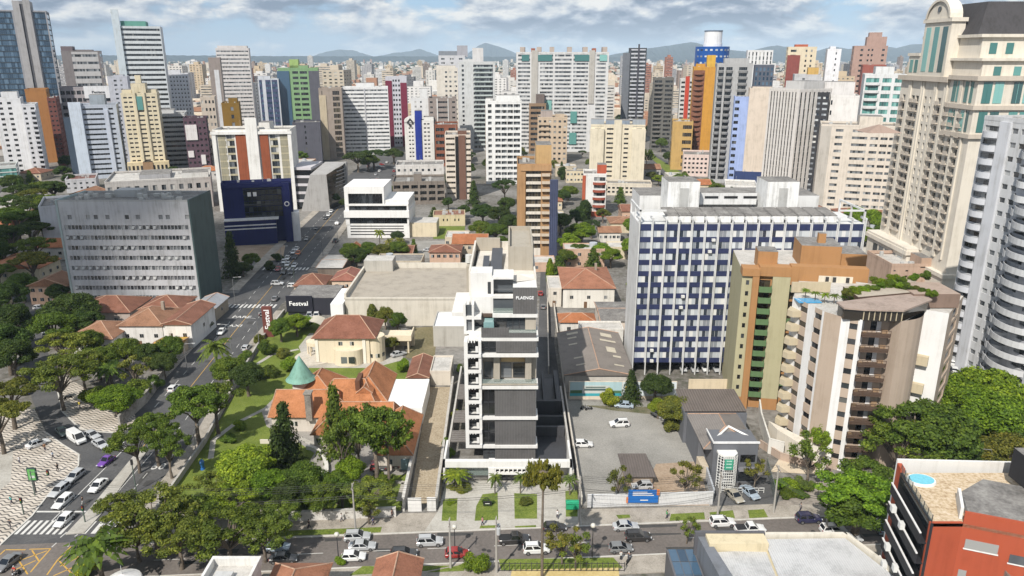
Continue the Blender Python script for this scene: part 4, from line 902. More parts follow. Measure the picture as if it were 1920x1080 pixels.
# arched gable block in the middle of the west side
p = MB(); p.box(-.9, 3.5, 18, 34, h-8.4, h+8.4); p.box(-1.4, 3.8, 17.4, 34.6, h+8.4, h+9.6)
k = 14; ar = [(26+7.4*math.cos(math.pi*i/k), h+9.6+6.0*math.sin(math.pi*i/k)) for i in range(k+1)]
p.poly([(-1.0, y, z) for y, z in ar]);
for (ya, za), (yb, zb_) in zip(ar, ar[1:]): p.quad((-1.5, ya, za), (2.5, ya, za), (2.5, yb, zb_), (-1.5, yb, zb_)); p.quad((-1.5, ya, za), (-1.5, yb, zb_), (-1.5, 26+(yb-26)*.86, h+9.6+(zb_-h-9.6)*.86), (-1.5, 26+(ya-26)*.86, h+9.6+(za-h-9.6)*.86))
p.build('arched_gable', crm, ct)
for y in (19.6, 24.6, 29.6):
    p = MB(); p.box(-1.0, -.9, y, y+2.8, h-7, h+7); p.build('tall_window', tl, ct)
p = MB(); p.cyl(0, 0, 0, .3, .9, .9, 16); o = p.build('round_window', glD, ct, (-1.0, 26, h+12.4)); o.rotation_euler = (0, -math.pi/2, 0)
p = MB(); p.box(-.6, 4, 34.6, 42, h-8.4, h-2); p.box(-1, 4, 34.6, 42.5, h-2, h-1); p.build('shoulder_block', crm, ct)
for y in (35.6, 38.8):
    p = MB(); p.box(-.7, -.6, y, y+2, h-7.4, h-3.2); p.build('tall_window', tl, ct)
ANCH.append((150, 250, ct['label'])); occupy(132, 190, 228, 282)
# ================================================================ grey-white tower with curved balconies
tower('balcony_tower', 'pale grey apartment tower with stacked curved balconies beside the cream tower', 1846, 1990, 224, 0, 26, 19, (.52, .525, .535), ([(.03, .25), (.42, .5), (.54, .62), (.66, .7)], .42, .8), (4, .5, .4, .8), glass='grey', Yd=188, Y2=166,
      ov=[('f', .26, .41, 0, 1, .55, (.55, .56, .59), 'wall_strip'), ('l', .0, 1, 0, 1.0, .02, (.5, .54, .58), 'side_wall')],
      bal=[('f', .02, .26, 1.3, 1.25, (.52, .53, .56), True), ('f', .66, 1.0, 3.4, 1.3, (.53, .535, .545), True)], pent=[(.3, .9, .2, .8, 4)], mode='row')
tower('balcony_tower', 'second pale grey tower with deep curved balconies at the photo edge', 1906, 2060, 360, 0, 24, 14, (.5, .51, .54), (3, .6, .4, .8), (4, .5, .4, .8), glass='grey', Yd=172, Y2=150, bal=[('f', .04, .6, 3.0, 1.3, (.53, .535, .545), True)], mode='row', hd=48)
# ================================================================ white hall roof, bottom
hb = thing('hall', 'low hall with white ribbed roof panels and a dark glass lean-to beside the street', 'building', (0, 0, 0))
zq = 9.; q = [G(1425, 1008, zq), G(1580, 1006, zq), G(1580, 1006, zq)+Vector((9, -22, 0)), G(1425, 1008, zq)+Vector((-3, -22, 0))]
b = MB(); b.prism([tuple(v.xy) for v in q], 0, zq-.3); b.build('wall', paint((.55, .48, .33)), hb)
rw = ribbed((.5, .5, .5), .55, 'X', .5, 'white_sheet_roof', .22)
a0 = G(1315, 1012, zq); b = MB()
b.quad((a0.x+1, a0.y-3, zq), (q[0].x, q[0].y-2.5, zq-.2), (q[0].x-1.5, 74, zq-.2), (a0.x+4, 74, zq)); b.quad((q[0].x+.3, q[0].y-.8, zq+.3), (q[1].x, q[1].y-.8, zq+.3), (q[1].x+8, 74, zq+.3), (q[0].x-1.5, 74, zq+.3)); b.build('roof', rw, hb)
b = MB(); b.box(a0.x+.5, q[0].x+.2, a0.y-2.6, a0.y-.2, 0, zq+1.2, 0); b.build('end_wall', paint((.58, .5, .34)), hb)
b = MB(); b.box(a0.x-1, q[0].x+.4, a0.y-.2, a0.y+.3, 0, zq+1.4); b.build('parapet', paint((.1, .1, .11)), hb)
b = MB(); b.prism([(q[1].x, q[1].y), (q[1].x+.5, q[1].y), (q[1].x+9.5, 74), (q[1].x+9, 74)], 0, zq+.8); b.box(q[0].x+.4, q[1].x+.4, q[1].y-.6, q[1].y, 0, zq+.8); b.build('gutter_edge', paint((.6, .56, .48)), hb)
dgl = glassmat('blue')
g0 = G(1252, 1030, 6.5); b = MB(); ns = 7
for i in range(ns):
    for k in range(3):
        xa = g0.x+.05+(a0.x-g0.x-.8)*k/3; xb = g0.x-.05+(a0.x-g0.x-.8)*(k+1)/3; ya = g0.y-3.0*i; b.quad((xa, ya-2.85, 6.5), (xb, ya-2.85, 6.5), (xb, ya, 6.5), (xa, ya, 6.5))
b.build('glass_roof', dgl, hb)
b = MB(); b.box(g0.x-.2, a0.x-.6, g0.y-22, g0.y+.1, 0, 6.4); b.build('lean_to', paint((.12, .12, .13)), hb)
b = MB(); b.prism([(a0.x-.6, a0.y), (a0.x+.8, a0.y), (a0.x+4, 74), (a0.x+1.5, 74)], 0, zq+.7); b.build('side_gutter', paint((.16, .17, .19), .5), hb)
ANCH.append((a0.x+10, a0.y-8, hb['label'])); occupy(g0.x-1, q[1].x+10, 70, a0.y+1)
# ================================================================ the towers behind, from left to right
T = tower; A_, O_ = 'apartment_tower', 'office_tower'
BANDW = ([(.02, .98)], .42, .82)
def bands(a=.42, b=.82): return ([(.02, .98)], a, b)
# ---- left
T('glass_tower', 'tall dark blue glass office tower with grey stone pillars at the left edge', -46, 86, 20, 300, 30, 27, (.3, .3, .32), ([(.01, .5), (.8, .98)], .08, .95), bands(.1, .9), span=(.05, .07, .09), glass='blue',
  ov=[('f', .53, .63, .3, 1.07, 1.2, (.36, .35, .35)), ('f', .63, .68, .3, 1.05, .5, (.1, .1, .11)), ('f', .68, .78, .3, 1.08, 1.2, (.36, .35, .35)), ('f', .0, .6, .0, .32, 1.0, (.3, .3, .32), 'podium_band')], pent=[(.53, .78, .1, .8, 8, (.3, .3, .31))])
T(O_, 'grey brown office tower with framed white ribbons on the left skyline', 114, 186, 97, 262, 30, 12, (.2, .18, .18), ([(.26, .95)], .4, .75), bands(), span=(.45, .44, .44), glass='grey', pent=[(.0, .3, .1, .9, 5, (.16, .13, .14)), (.3, .8, .2, .9, 2)])
T('finned_tower', 'slender white banded office tower with a tall blank fin and green glass top', 224, 300, 50, 285, 30, 25, (.55, .58, .6), bands(.4, .85), None, glass='dark', ov=[('f', -.16, .02, 0, 1.13, 1.5, (.5, .56, .6), 'fin_wall')], pent=[(.03, .65, .05, .9, 4.5, (.12, .3, .25), 'green_glass_crown')], par=.6)
T(A_, 'white perforated slab with rows of tiny windows right of the finned tower', 304, 352, 140, 270, 22, 17, (.62, .63, .67), (8, .4, .35, .7), None, glass='dark', pent=[(.2, .7, .2, .8, 4)])
T('hotel_building', 'low grey gridded hotel with a white name board on its roof edge', 110, 210, 166, 292, 25, 9, (.36, .33, .34), ([(.02, .1), (.12, .2), (.22, .3), (.32, .4), (.42, .48), (.56, .98)], .25, .78), None, glass='dark', ov=[('f', .46, 1, .85, 1.03, 1.0, (.7, .7, .71), 'name_board')])
hb_ = bpy.data.objects['hotel_building']; w_, d_, h_ = hb_['dims']
text('Pestana', 'sign_letters', hb_, (w_*.73, -1.1, h_*.94), 2.6, plain('sign_black', (.02, .02, .02), .5), sx=1.2)
T('slab_tower', 'pale lilac grey slab with a single column of windows beside the cream tower', 201, 238, 146, 306, 22, 19, (.46, .47, .52), ([(.3, .45), (.62, .72)], .35, .75), None, glass='mix', pent=[(.3, .8, .2, .8, 2)])
T('cream_tower', 'cream art deco tower with stepped crown and pilastered podium', 226, 294, 178, 334, 26, 18, (.62, .55, .4), ([(.06, .16), (.2, .3), (.42, .58), (.7, .8), (.84, .94)], .4, .75), (5, .5, .4, .75), glass='dark',
  ov=[('f', .34, .4, 0, 1.1, .9, (.62, .55, .4)), ('f', .6, .66, 0, 1.1, .9, (.62, .55, .4)), ('f', .42, .58, .82, .98, .7, 'teal', 'glazed_bay'), ('f', -.08, 1.1, 0, .2, 5, (.6, .5, .32), 'podium'), ('f', .36, .64, 0, .2, 5.6, (.3, .19, .11), 'podium_portal')],
  pent=[(.3, .7, .1, .8, 7, (.62, .55, .4)), (.42, .58, .3, .6, 12, (.62, .55, .4), 'spire'), (.02, .28, .2, .8, 3), (.72, .98, .2, .8, 3)])
pod = bpy.data.objects['cream_tower']; w_, d_, h_ = pod['dims']
for k in range(10):
    if k in (4, 5): continue
    p = MB(); x = -.06*w_+k*w_*.116; p.box(x, x+w_*.06, -5.15, -5.0, .04*h_, .16*h_); p.build('podium_window', glD, pod)
T('striped_block', 'white and dark banded office block right of the cream tower', 294, 346, 216, 318, 30, 11, (.52, .52, .52), bands(.4, .85), bands(.4, .85), glass='dark', pent=[(.1, .6, .2, .8, 3)])
T('cubist_block', 'dark purple block with scattered white cubes on its front', 343, 386, 224, 325, 20, 9, (.1, .06, .08), (5, .5, .4, .8), (4, .5, .4, .8), glass='dark', ov=[('f', .05, .55, .62, .9, .8, (.66, .64, .64), 'white_cube'), ('f', .05, .3, .3, .42, .8, (.66, .64, .64), 'white_cube'), ('f', .6, .8, .16, .34, .8, (.66, .64, .64), 'white_cube')])
T('curved_office', 'blue grey office tower with a swept white blade along its left edge', 146, 218, 200, 336, 24, 14, (.42, .46, .53), ([(.1, .64), (.78, .9)], .45, .82), (4, .5, .4, .8), glass='dark', ov=[('f', -.24, .08, 0, 1.06, 2, (.52, .58, .66), 'blade_wall'), ('f', -.42, -.24, 0, .86, .4, (.05, .07, .1), 'dark_glazing'), ('f', .66, .76, 0, .95, 1.0, (.48, .52, .6))], pent=[(.3, .7, .2, .8, 7, (.3, .34, .38))])
T(A_, 'white residential tower with small square windows at the left edge', -14, 38, 188, 330, 22, 14, (.66, .66, .67), ([(.18, .32), (.5, .64)], .35, .8), (4, .3, .4, .75), glass='dark', pent=[(.3, .9, .2, .8, 5)])
T(A_, 'white residential tower with projecting side balconies behind the teal glass block', 40, 66, 198, 331, 20, 14, (.62, .62, .64), ([(.1, .3), (.62, .9)], .35, .8), (4, .3, .4, .75), glass='dark', bal=[('f', .55, .95, 1.4, 1.0, (.6, .6, .62))])
T('blank_slab', 'tall windowless orange brown slab wall between two white towers', 46, 86, 170, 306, 26, 12, (.36, .17, .06), ([], .3, .7), (5, .4, .4, .8), dirt=.15, crown=False)
T(A_, 'dark maroon brick tower partly hidden behind the orange slab', 88, 104, 186, 312, 30, 14, (.16, .06, .05), (2, .5, .4, .75), (4, .4, .4, .8), glass='dark')
T('glass_block', 'low teal glass office block with white floor lines among trees', -40, 30, 316, 352, 20, 4, (.6, .62, .6), ([(.0, 1.)], .06, .86), ([(.02, .98)], .06, .86), glass='teal', dirt=.1)
T(A_, 'wide white banded tower with a brown blank flank', 404, 466, 92, 268, 28, 24, (.58, .55, .54), bands(.45, .8), None, glass='grey', ov=[('l', 0, 1, 0, .94, .1, (.25, .2, .18), 'flank')], pent=[(.05, .95, .1, .9, 3)])
T('blank_slab', 'grey brown slab with a white stripe left of the wide banded tower', 390, 412, 110, 280, 18, 12, (.27, .23, .21), ([], .3, .7), None, ov=[('f', .4, .8, .0, .88, .3, (.55, .55, .56), 'white_strip')])
T(A_, 'mustard brown tower with a white window strip up its middle', 415, 448, 196, 330, 18, 9, (.2, .115, .02), ([(.5, .66)], .3, .8), None, glass='light', pent=[(.4, .9, .2, .8, 4)])
T(A_, 'pale cream low tower behind the white framed block', 375, 402, 184, 300, 20, 8, (.5, .43, .36), (4, .5, .4, .8), None)
T(O_, 'navy and white office tower with a rounded shoulder', 483, 522, 150, 285, 24, 14, (.5, .52, .56), ([(.06, .2), (.36, .62), (.66, .94)], .35, .8), None, span=(.06, .07, .14), glass='blue', pent=[(.0, .6, .2, .8, 3, (.5, .52, .56))])
T('green_tower', 'pale green tower flanked by dark glass bays', 520, 596, 130, 282, 28, 15, (.2, .33, .17), ([(.0, .28), (.36, .5), (.54, .72), (.8, .99)], .3, .78), bands(), span=(.2, .33, .17), glass='dark', ov=[('f', -.02, .28, 0, .98, .6, 'blue', 'glazed_bay'), ('f', .76, 1.02, 0, .98, .5, (.1, .1, .12), 'dark_bay')], pent=[(.3, .52, .1, .8, 8, (.3, .42, .15)), (.3, .75, .1, .9, 3, (.2, .33, .17))])
T('blank_slab', 'dark slate grey block with one column of slots in front of the green tower', 548, 600, 232, 308, 24, 7, (.09, .09, .11), ([(.42, .48)], .3, .8), None, glass='dark')
T(A_, 'beige and brown pillared tower left of the white striped slab', 597, 640, 168, 300, 26, 12, (.3, .25, .21), ([(.12, .16), (.6, .9)], .2, .9), None, glass='bronze', ov=[('f', .0, .3, 0, .92, .5, (.45, .38, .27))])
T('striped_slab', 'broad white apartment slab striped by long balconies', 641, 727, 166, 292, 24, 17, (.66, .66, .66), ([(.01, .47), (.5, .99)], .5, .92), None, glass='grey', ov=[('l', 0, 1, 0, .98, .1, (.3, .09, .05), 'brick_flank'), ('f', .475, .495, 0, 1, .4, (.4, .4, .42))], pent=[(.3, .7, .2, .8, 4)])
T('framed_block', 'white framed apartment block with red brick strips and a tall white stair tower', 398, 544, 247, 396, 20, 11, (.64, .62, .58), ([(.06, .15), (.17, .27), (.73, .83), (.86, .96)], .14, .88), None, span=(.4, .36, .25), glass='mix', mode='each',
  ov=[('f', -.01, .04, 0, 1.0, .9, (.68, .67, .64), 'frame_leg'), ('f', .965, 1.01, 0, 1.0, .9, (.68, .67, .64), 'frame_leg'), ('f', .29, .42, .0, .98, .5, (.25, .07, .03), 'brick_strip'), ('f', .6, .71, .0, .98, .5, (.25, .07, .03), 'brick_strip'), ('f', .43, .58, 0, 1.16, 1.6, (.68, .67, .64), 'stair_tower'), ('f', .42, .7, .0, .36, 3.2, (.68, .67, .64), 'entrance_block'), ('f', -.02, 1.02, .965, 1.0, 1.2, (.68, .67, .64), 'frame_beam'), ('l', 0, 1, 0, .98, .1, (.3, .1, .05), 'brick_flank')], pent=[(.58, .72, .2, .8, 4)], dirt=.3, turn=.35)
for x_ in (.06, .86):
    fb = bpy.data.objects['framed_block']; w_, d_, h_ = fb['dims']
    for i in range(11):
        p = MB(); z = 1.0+(h_-1.6)/11*i; p.box(w_*x_, w_*(x_+.1), -.1, .15, z+.5, z+(h_-1.6)/11*.86); p.build('infill_panel', paint((.28, .26, .19), .8, .3), fb)
# navy glass office with framed front
T('navy_office', 'navy blue office with framed dark glass front and white stripes at its base', 414, 546, 348, 458, 7, 7, NAVY, ([], .3, .7), None, dirt=.12,
  ov=[('f', .0, .3, .02, 1.0, .4, NAVY, 'frame_wall')], pent=[])
no = bpy.data.objects['navy_office']; w_, d_, h_ = no['dims']; nvm = paint(NAVY, .5, .15)
p = MB(); p.box(0, w_*.74, -4, -.02, 0, h_*.42); p.build('podium', nvm, no)
for z in (.27, .33):
    p = MB(); p.box(0, w_*.74, -4.12, -4.0, h_*z, h_*z+.5); p.build('white_stripe', paint(WHITE), no)
p = MB(); p.box(0, w_*.78, -4.4, -.1, h_*.42, h_*.42+.5); p.build('ledge', paint(WHITE), no)
for i in range(5):
    p = MB(); z = h_*.44+i*h_*.095; n_ = 9
    for k in range(n_): xa = w_*(.3+.55*k/n_); p.quad((xa, -.3, z), (xa+w_*.058, -.3, z), (xa+w_*.058, -.3, z+h_*.085), (xa, -.3, z+h_*.085))
    p.build('curtain_wall', glD, no)
p = MB(); p.box(w_*.3, w_*.86, -.45, -.3, h_*.64, h_*.67); p.box(w_*.3, w_*.86, -.45, -.3, h_*.92, h_*.94); p.build('floor_edge', steel, no)
p = MB(); p.box(w_*.86, w_*.97, -2.2, -.02, 0, h_*1.02); p.box(0, w_*.97, -.9, -.05, h_*.95, h_*1.02); p.build('frame_wall', nvm, no)
p = MB(); p.cyl(0, 0, 0, .1, 1.1, 1.1, 20); p.cyl(0, 0, .1, .14, .01, .01, 4); o = p.build('round_emblem', paint(WHITE), no, (w_*.915, -2.2, h_*.66)); o.rotation_euler = (math.pi/2, 0, 0)
p = MB(); p.cyl(0, 0, .1, .2, .7, .7, 20); p.build('emblem_centre', nvm, o)
p = MB(); p.box(w_*.36, w_*.41, -.36, -.3, h_*.8, h_*.87); p.box(w_*.44, w_*.49, -.36, -.3, h_*.8, h_*.87); p.build('white_blind', paint(WHITE), no)  # two plain white blind panels on the curtain wall
p = MB(); p.box(w_*.97, w_*1.08, -1.5, 5, 0, h_*.5); p.build('side_block', paint((.6, .6, .6)), no)
# angular concrete building
ag = G(600, 396); an = thing('angular_building', 'grey concrete building with a raking wedge front and dark banded wing', 'building', (ag.x, ag.y, 0), 0)
hA = P(620, 312, ag.y+8).z; sA = ag.y/F*1.0
x0 = P(548, 360, ag.y+6).x-ag.x; x1 = P(586, 360, ag.y+6).x-ag.x; x2 = P(612, 360, ag.y).x-ag.x
for i in range(5):
    p = MB(); z = hA*(.04+.19*i); p.box(x0, x1, 6, 30, z, z+hA*.13); p.build('window_band', glD, an)
    p = MB(); p.box(x0-.3, x1+.2, 5.6, 30, z+hA*.13, z+hA*.19); p.build('floor_band', paint((.5, .48, .5)), an)
cg = paint((.33, .32, .31), .85, .25)
p = MB(); p.poly([(x1-5, 0, 0), (x2, 0, 0), (x2-1, 0, hA*.86), (x1+1, 0, hA*.86)]); p.poly([(x1+1, 0, hA*.86), (x2-1, 0, hA*.86), (x2+5, 26, hA), (x1+3, 26, hA)]); p.poly([(x1-5, 0, 0), (x1+1, 0, hA*.86), (x1+3, 26, hA), (x1-5, 26, 0)]); p.build('wedge_wall', cg, an)
p = MB(); p.poly([(x2, 0, 0), (x2+1.2, 0, 0), (x2+.6, 0, hA*.86), (x2-1, 0, hA*.86)]); p.box(x2+4.4, x2+6, 24, 27, 0, hA); p.quad((x2-1, 0, hA*.86), (x2+.6, 0, hA*.86), (x2+6, 27, hA), (x2+4.4, 27, hA)); p.build('raking_frame', cg, an)
p = MB(); p.poly([(x2, 2, 0), (x2+5, 26, 0), (x2+5, 26, hA*.95), (x2-.8, 2, hA*.82)]); p.build('side_glazing', glassmat('bronze'), an)
for i in range(7):
    p = MB(); z = hA*(.3+.09*i); p.quad((x2+1.5+.3*i, 12, z), (x2+5.6, 26, z), (x2+5.6, 26, z+.6), (x2+1.5+.3*i, 12, z+.6)); p.build('louvre', cg, an)
ANCH.append((ag.x, ag.y+10, an['label'])); occupy(ag.x+x0-2, ag.x+x2+8, ag.y-2, ag.y+32)
# white modern office
wg = G(652, 446); wx = P(768, 440, wg.y).x-wg.x; hw = P(672, 346, wg.y+6).z
wo_ = thing('white_office', 'white modern office with long dark ribbon windows and stepped upper floor', 'building', (wg.x, wg.y, 0))
wm = paint((.72, .71, .69), .7, .12)
for z0, z1, xa, xb, ya in ((0, 6.4, 0, wx, 0), (9.4, 12.4, -.8, wx+.3, -1), (14.6, 15.4, 0, wx, -.3), (15.4, 17, wx*.62, wx, .5)):
    p = MB(); p.box(xa, xb, ya, 22, z0, z1); p.build('white_band', wm, wo_)
p = MB(); p.box(-.3, wx*.62, -.2, 22, 20, hw); p.box(-.3, 1.4, -.2, 22, 6, 20); p.box(wx*.62-.8, wx*.62, -.2, 22, 15.4, 20); p.box(wx-.8, wx, -.2, 22, 6, 15); p.build('upper_wall', wm, wo_)
for z0, z1, xa, xb in ((6.4, 9.4, 1.4, wx-.8), (12.4, 14.6, 1.4, wx-.8), (15.4, 20, 1.4, wx*.62-.8)):
    p = MB(); n_ = 10
    for k in range(n_): a_ = xa+(xb-xa)*k/n_; p.quad((a_+.04, .6, z0), (a_+(xb-xa)/n_-.04, .6, z0), (a_+(xb-xa)/n_-.04, .6, z1), (a_+.04, .6, z1))
    p.build('ribbon_window', glD, wo_)
for z in (1.4, 2.7, 4.0, 5.2):
    p = MB(); p.box(1.5, wx-2.5, -.08, .02, z, z+.4); p.build('slit_window', glD, wo_)
p = MB(); p.box(wx, wx+12, 2, 14, 0, 6.5, 0, 1); p.build('annexe', [paint((.6, .52, .38)), roofl], wo_)
ANCH.append((wg.x+wx/2, wg.y+10, wo_['label'])); occupy(wg.x-2, wg.x+wx+13, wg.y-3, wg.y+24)
# ---- centre
T('arched_tower', 'white tower with a pointed arched gable, black emblem and royal blue stripe', 758, 813, 228, 300, 20, 9, (.66, .65, .62), ([(.14, .2), (.24, .3), (.66, .74), (.78, .86)], .4, .75), (4, .4, .4, .8), glass='dark', ov=[('f', .36, .58, 0, 1.14, .8, (.012, .03, .24), 'blue_stripe')], pent=[(.36, .6, .1, .6, 8, (.012, .03, .24)), (.66, 1, .2, .9, 3)])
at = bpy.data.objects['arched_tower']; w_, d_, h_ = at['dims']
p = MB(); k = 8; ar = [(0, h_-.5)]+[(w_*.36*(1-math.cos(math.pi/2*i/k))*.9, h_+ (h_*.16)*math.sin(math.pi/2*i/k)) for i in range(k+1)]+[(w_*.36, h_+h_*.1), (w_*.36, h_-.5)]
p.poly([(x, -.5, z) for x, z in ar]); p.poly([(x, .6, z) for x, z in ar[::-1]])
for a_, c_ in zip(ar, ar[1:]): p.quad((a_[0], -.5, a_[1]), (a_[0], .6, a_[1]), (c_[0], .6, c_[1]), (c_[0], -.5, c_[1]))
p.build('arched_gable', paint((.66, .65, .62)), at)
p = MB(); s_ = w_*.11; cx = w_*.2; cz = h_*.99
p.poly([(cx-s_, -.7, cz), (cx, -.7, cz+s_*1.2), (cx, -.7, cz+s_*.5), (cx-s_, -.7, cz-s_*.7)]); p.poly([(cx, -.7, cz+s_*1.2), (cx+s_, -.7, cz), (cx+s_, -.7, cz-s_*.7), (cx, -.7, cz+s_*.5)]); p.poly([(cx-s_*.5, -.7, cz-s_), (cx, -.7, cz-s_*1.5), (cx+s_*.5, -.7, cz-s_), (cx, -.7, cz-s_*.5)]); p.build('emblem', plain('sign_black', (.02, .02, .02)), at)
T(A_, 'narrow tower in cream stripes and brown brick with a dark glazed slot', 834, 882, 256, 374, 24, 11, (.62, .55, .47), ([(.04, .38), (.82, 1.0)], .6, .98), None, glass='bronze', ov=[('f', .4, .52, 0, 1.0, .3, 'dark', 'dark_slot'), ('f', .53, .8, 0, 1.02, .8, (.16, .085, .06), 'brick_pier')], pent=[(.5, .85, .1, .7, 3, (.16, .085, .06))])
T(A_, 'white tower with deep gridded balconies and a slim window strip on its left', 910, 978, 192, 345, 20, 14, (.68, .68, .67), ([(.07, .17), (.27, .42), (.44, .59), (.61, .76), (.78, .96)], .3, .86), None, glass='grey', rec=1.0, ov=[('l', 0, 1, 0, .97, .1, (.42, .3, .2), 'tan_flank')], pent=[(.3, .95, .2, .8, 4), (.0, .2, .3, .9, 2)])
T(A_, 'large grey white apartment tower with recessed green glass balconies', 860, 928, 118, 282, 30, 19, (.5, .51, .51), ([(.08, .14), (.4, .94)], .25, .8), (4, .3, .4, .8), glass='grey', rec=1.0, pent=[(.38, .68, .1, .6, 12, (.55, .54, .54)), (.1, .5, .3, .9, 3)], bal=[('f', .42, .92, 1.2, 1.0, (.42, .47, .46))])
T(A_, 'cream white apartment tower with rows of small windows left of the big grey tower', 818, 858, 130, 280, 24, 17, (.58, .54, .48), ([(.4, .5), (.6, .7), (.84, .96)], .35, .75), None, glass='mix', pent=[(.0, .9, .1, .8, 3)])
T(A_, 'white and grey stepped tower high behind the cream tower', 822, 872, 106, 262, 20, 20, (.5, .5, .52), (3, .4, .4, .8), None, pent=[(.7, 1.1, .2, .8, 10, (.32, .32, .35)), (.0, .7, .4, .9, 5, (.2, .22, .25))])
T(A_, 'maroon and white tower in the middle distance', 722, 762, 146, 275, 24, 14, (.48, .48, .52), ([(.34, .42), (.46, .54), (.6, .68)], .35, .8), None, glass='dark', ov=[('f', 0, .3, 0, .96, .6, (.16, .02, .045), 'maroon_panel'), ('f', .7, 1, 0, .93, .6, (.16, .02, .045), 'maroon_panel')])
T(A_, 'white stepped tower with grey bands between two brown blocks', 770, 805, 186, 292, 22, 12, (.6, .6, .6), ([(.2, .3), (.5, .58)], .35, .75), None, pent=[(.5, .9, .2, .7, 8)])
T(A_, 'taupe and white apartment block with banded middle bay', 803, 856, 186, 295, 24, 11, (.26, .22, .2), ([(.05, .15), (.32, .68), (.84, .94)], .4, .75), None, glass='dark', ov=[('f', .29, .33, 0, 1.01, .5, (.6, .59, .57)), ('f', .68, .71, 0, 1.01, .5, (.6, .59, .57))])
T('office_block', 'brick orange low office block with a dark glazed corner', 815, 858, 236, 312, 26, 6, (.22, .08, .045), ([(.04, .4), (.6, .9)], .3, .8), None, glass='dark')
T('mega_block', 'very wide white apartment block of long balconies with a crown of little towers', 968, 1142, 100, 284, 34, 24, (.55, .55, .55), ([(.02, .15), (.26, .4), (.42, .6), (.62, .78), (.87, .97)], .42, .9), None, glass='grey',
  ov=[('f', .165, .235, .5, 1.03, .8, (.4, .38, .35), 'stair_bay'), ('f', .79, .85, .5, 1.03, .8, (.4, .38, .35), 'stair_bay'), ('f', .31, .39, .41, .53, .9, 'teal', 'glass_panel'), ('f', .6, .67, .3, .42, .9, 'teal', 'glass_panel'), ('f', .59, .67, .08, .2, .9, 'teal', 'glass_panel')] + [('f', a_, a_+.08, .925, .985, .7, 'teal', 'glass_panel') for a_ in (.06, .23, .31, .63, .71, .9)],
  pent=[(a_, a_+.05, .0, .5, 5, (.4, .34, .3)) for a_ in (.04, .22, .36, .55, .72, .93)]+[(.16, .2, .0, .4, 4, (.3, .1, .06)), (.82, .86, 0, .4, 4, (.3, .1, .06))])
T(A_, 'slim brown tower with wide brown balconies in front of the wide white block', 992, 1024, 196, 288, 22, 9, (.24, .16, .1), ([(.1, .9)], .3, .8), None, glass='dark', pent=[(.4, .9, .2, .7, 8, (.14, .11, .1))])
T(A_, 'pinkish beige apartment house with red hipped roof pavilion', 1008, 1064, 222, 306, 26, 8, (.48, .38, .28), (6, .5, .4, .8), (4, .4, .4, .8), glass='mix', bal=[('f', .05, .4, 1.4, 1.0, (.46, .36, .26))], pent=[(.1, .5, .2, .8, 5, (.36, .3, .27)), (.6, .9, .2, .8, 3)])
T(A_, 'cream apartment tower with grey blue mansard corners', 1108, 1210, 236, 346, 24, 12, (.6, .54, .42), ([(.08, .18), (.3, .42), (.47, .53), (.62, .7), (.84, .94)], .4, .78), (5, .4, .4, .78), glass='dark', mode='each', rec=.4,
  ov=[('f', -.01, .25, 0, .96, 2, (.6, .54, .42), 'corner_bay'), ('f', .76, 1.01, 0, .96, 2, (.6, .54, .42), 'corner_bay'), ('f', .43, .57, 0, 1.1, 1.2, (.6, .54, .42), 'centre_bay')], pent=[(0, .24, 0, .3, 4, (.3, .33, .36), 'mansard'), (.77, 1, 0, .3, 4, (.3, .33, .36), 'mansard'), (.28, .72, .2, .7, 3, (.22, .26, .32), 'mansard')])
T('black_tower', 'slim black tower with white floor lines right of the wide white block', 1180, 1213, 92, 268, 26, 24, (.05, .055, .065), ([(.12, .94)], .2, .82), None, span=(.45, .46, .5), glass='dark', ov=[('f', -.35, .06, 0, .96, .8, (.14, .15, .17), 'side_slab'), ('f', .5, .6, 0, 1.05, .6, (.06, .06, .075), 'mullion_bay')])
T(A_, 'grey concrete block tower wrapped in balconies right of the black tower', 1226, 1264, 148, 282, 26, 16, (.13, .125, .115), ([(.06, .42), (.58, .94)], .35, .85), (4, .6, .4, .8), glass='dark', bal=[('f', .05, .45, 1.3, 1, (.15, .14, .13))])
T(A_, 'white tower with a bright red vertical stripe', 1276, 1301, 150, 286, 22, 16, (.5, .49, .47), ([(.08, .36), (.72, .96)], .4, .85), None, glass='dark', ov=[('f', .38, .68, 0, 1.05, .8, (.42, .05, .025), 'red_stripe')])
T(A_, 'tall orange tower with curved brown balconies on its left bay', 1301, 1346, 128, 312, 24, 19, (.5, .25, .04), ([(.06, .42)], .3, .8), (4, .35, .4, .8), glass='dark', bal=[('f', .02, .46, 1.6, 1.2, (.2, .085, .05), True)], ov=[('f', 0, .48, 0, .98, .1, (.2, .085, .05), 'brown_bay')], pent=[(.55, .9, .2, .7, 9, (.55, .33, .05)), (.1, .5, .3, .8, 3)])
T('office_block', 'tan office block with orange banded windows below the orange tower', 1262, 1300, 230, 318, 24, 6, (.46, .3, .11), ([(.5, .95)], .3, .8), (4, .4, .4, .8), glass='bronze')
T('office_block', 'low pinkish white office block with a grid of dark windows', 1282, 1336, 292, 330, 26, 4, (.62, .5, .46), (7, .55, .35, .8), (5, .5, .35, .8), glass='dark')
T(A_, 'grey tower with two stacks of scalloped dark balconies', 1345, 1412, 122, 342, 28, 19, (.36, .36, .36), ([(.05, .2), (.26, .44), (.62, .85)], .35, .85), None, glass='dark', bal=[('f', .03, .2, 1.4, 1.1, (.2, .2, .2), True), ('f', .25, .46, 1.7, 1.1, (.2, .2, .2), True), ('f', .6, .88, 1.4, 1.1, (.2, .2, .2), True)], pent=[(.2, .9, .2, .8, 4)])
T('office_block', 'white and navy banded office block at the foot of the grey balcony tower', 1375, 1440, 268, 346, 24, 7, (.6, .61, .64), bands(.4, .9), bands(.4, .9), span=(.62, .62, .63), glass='blue')
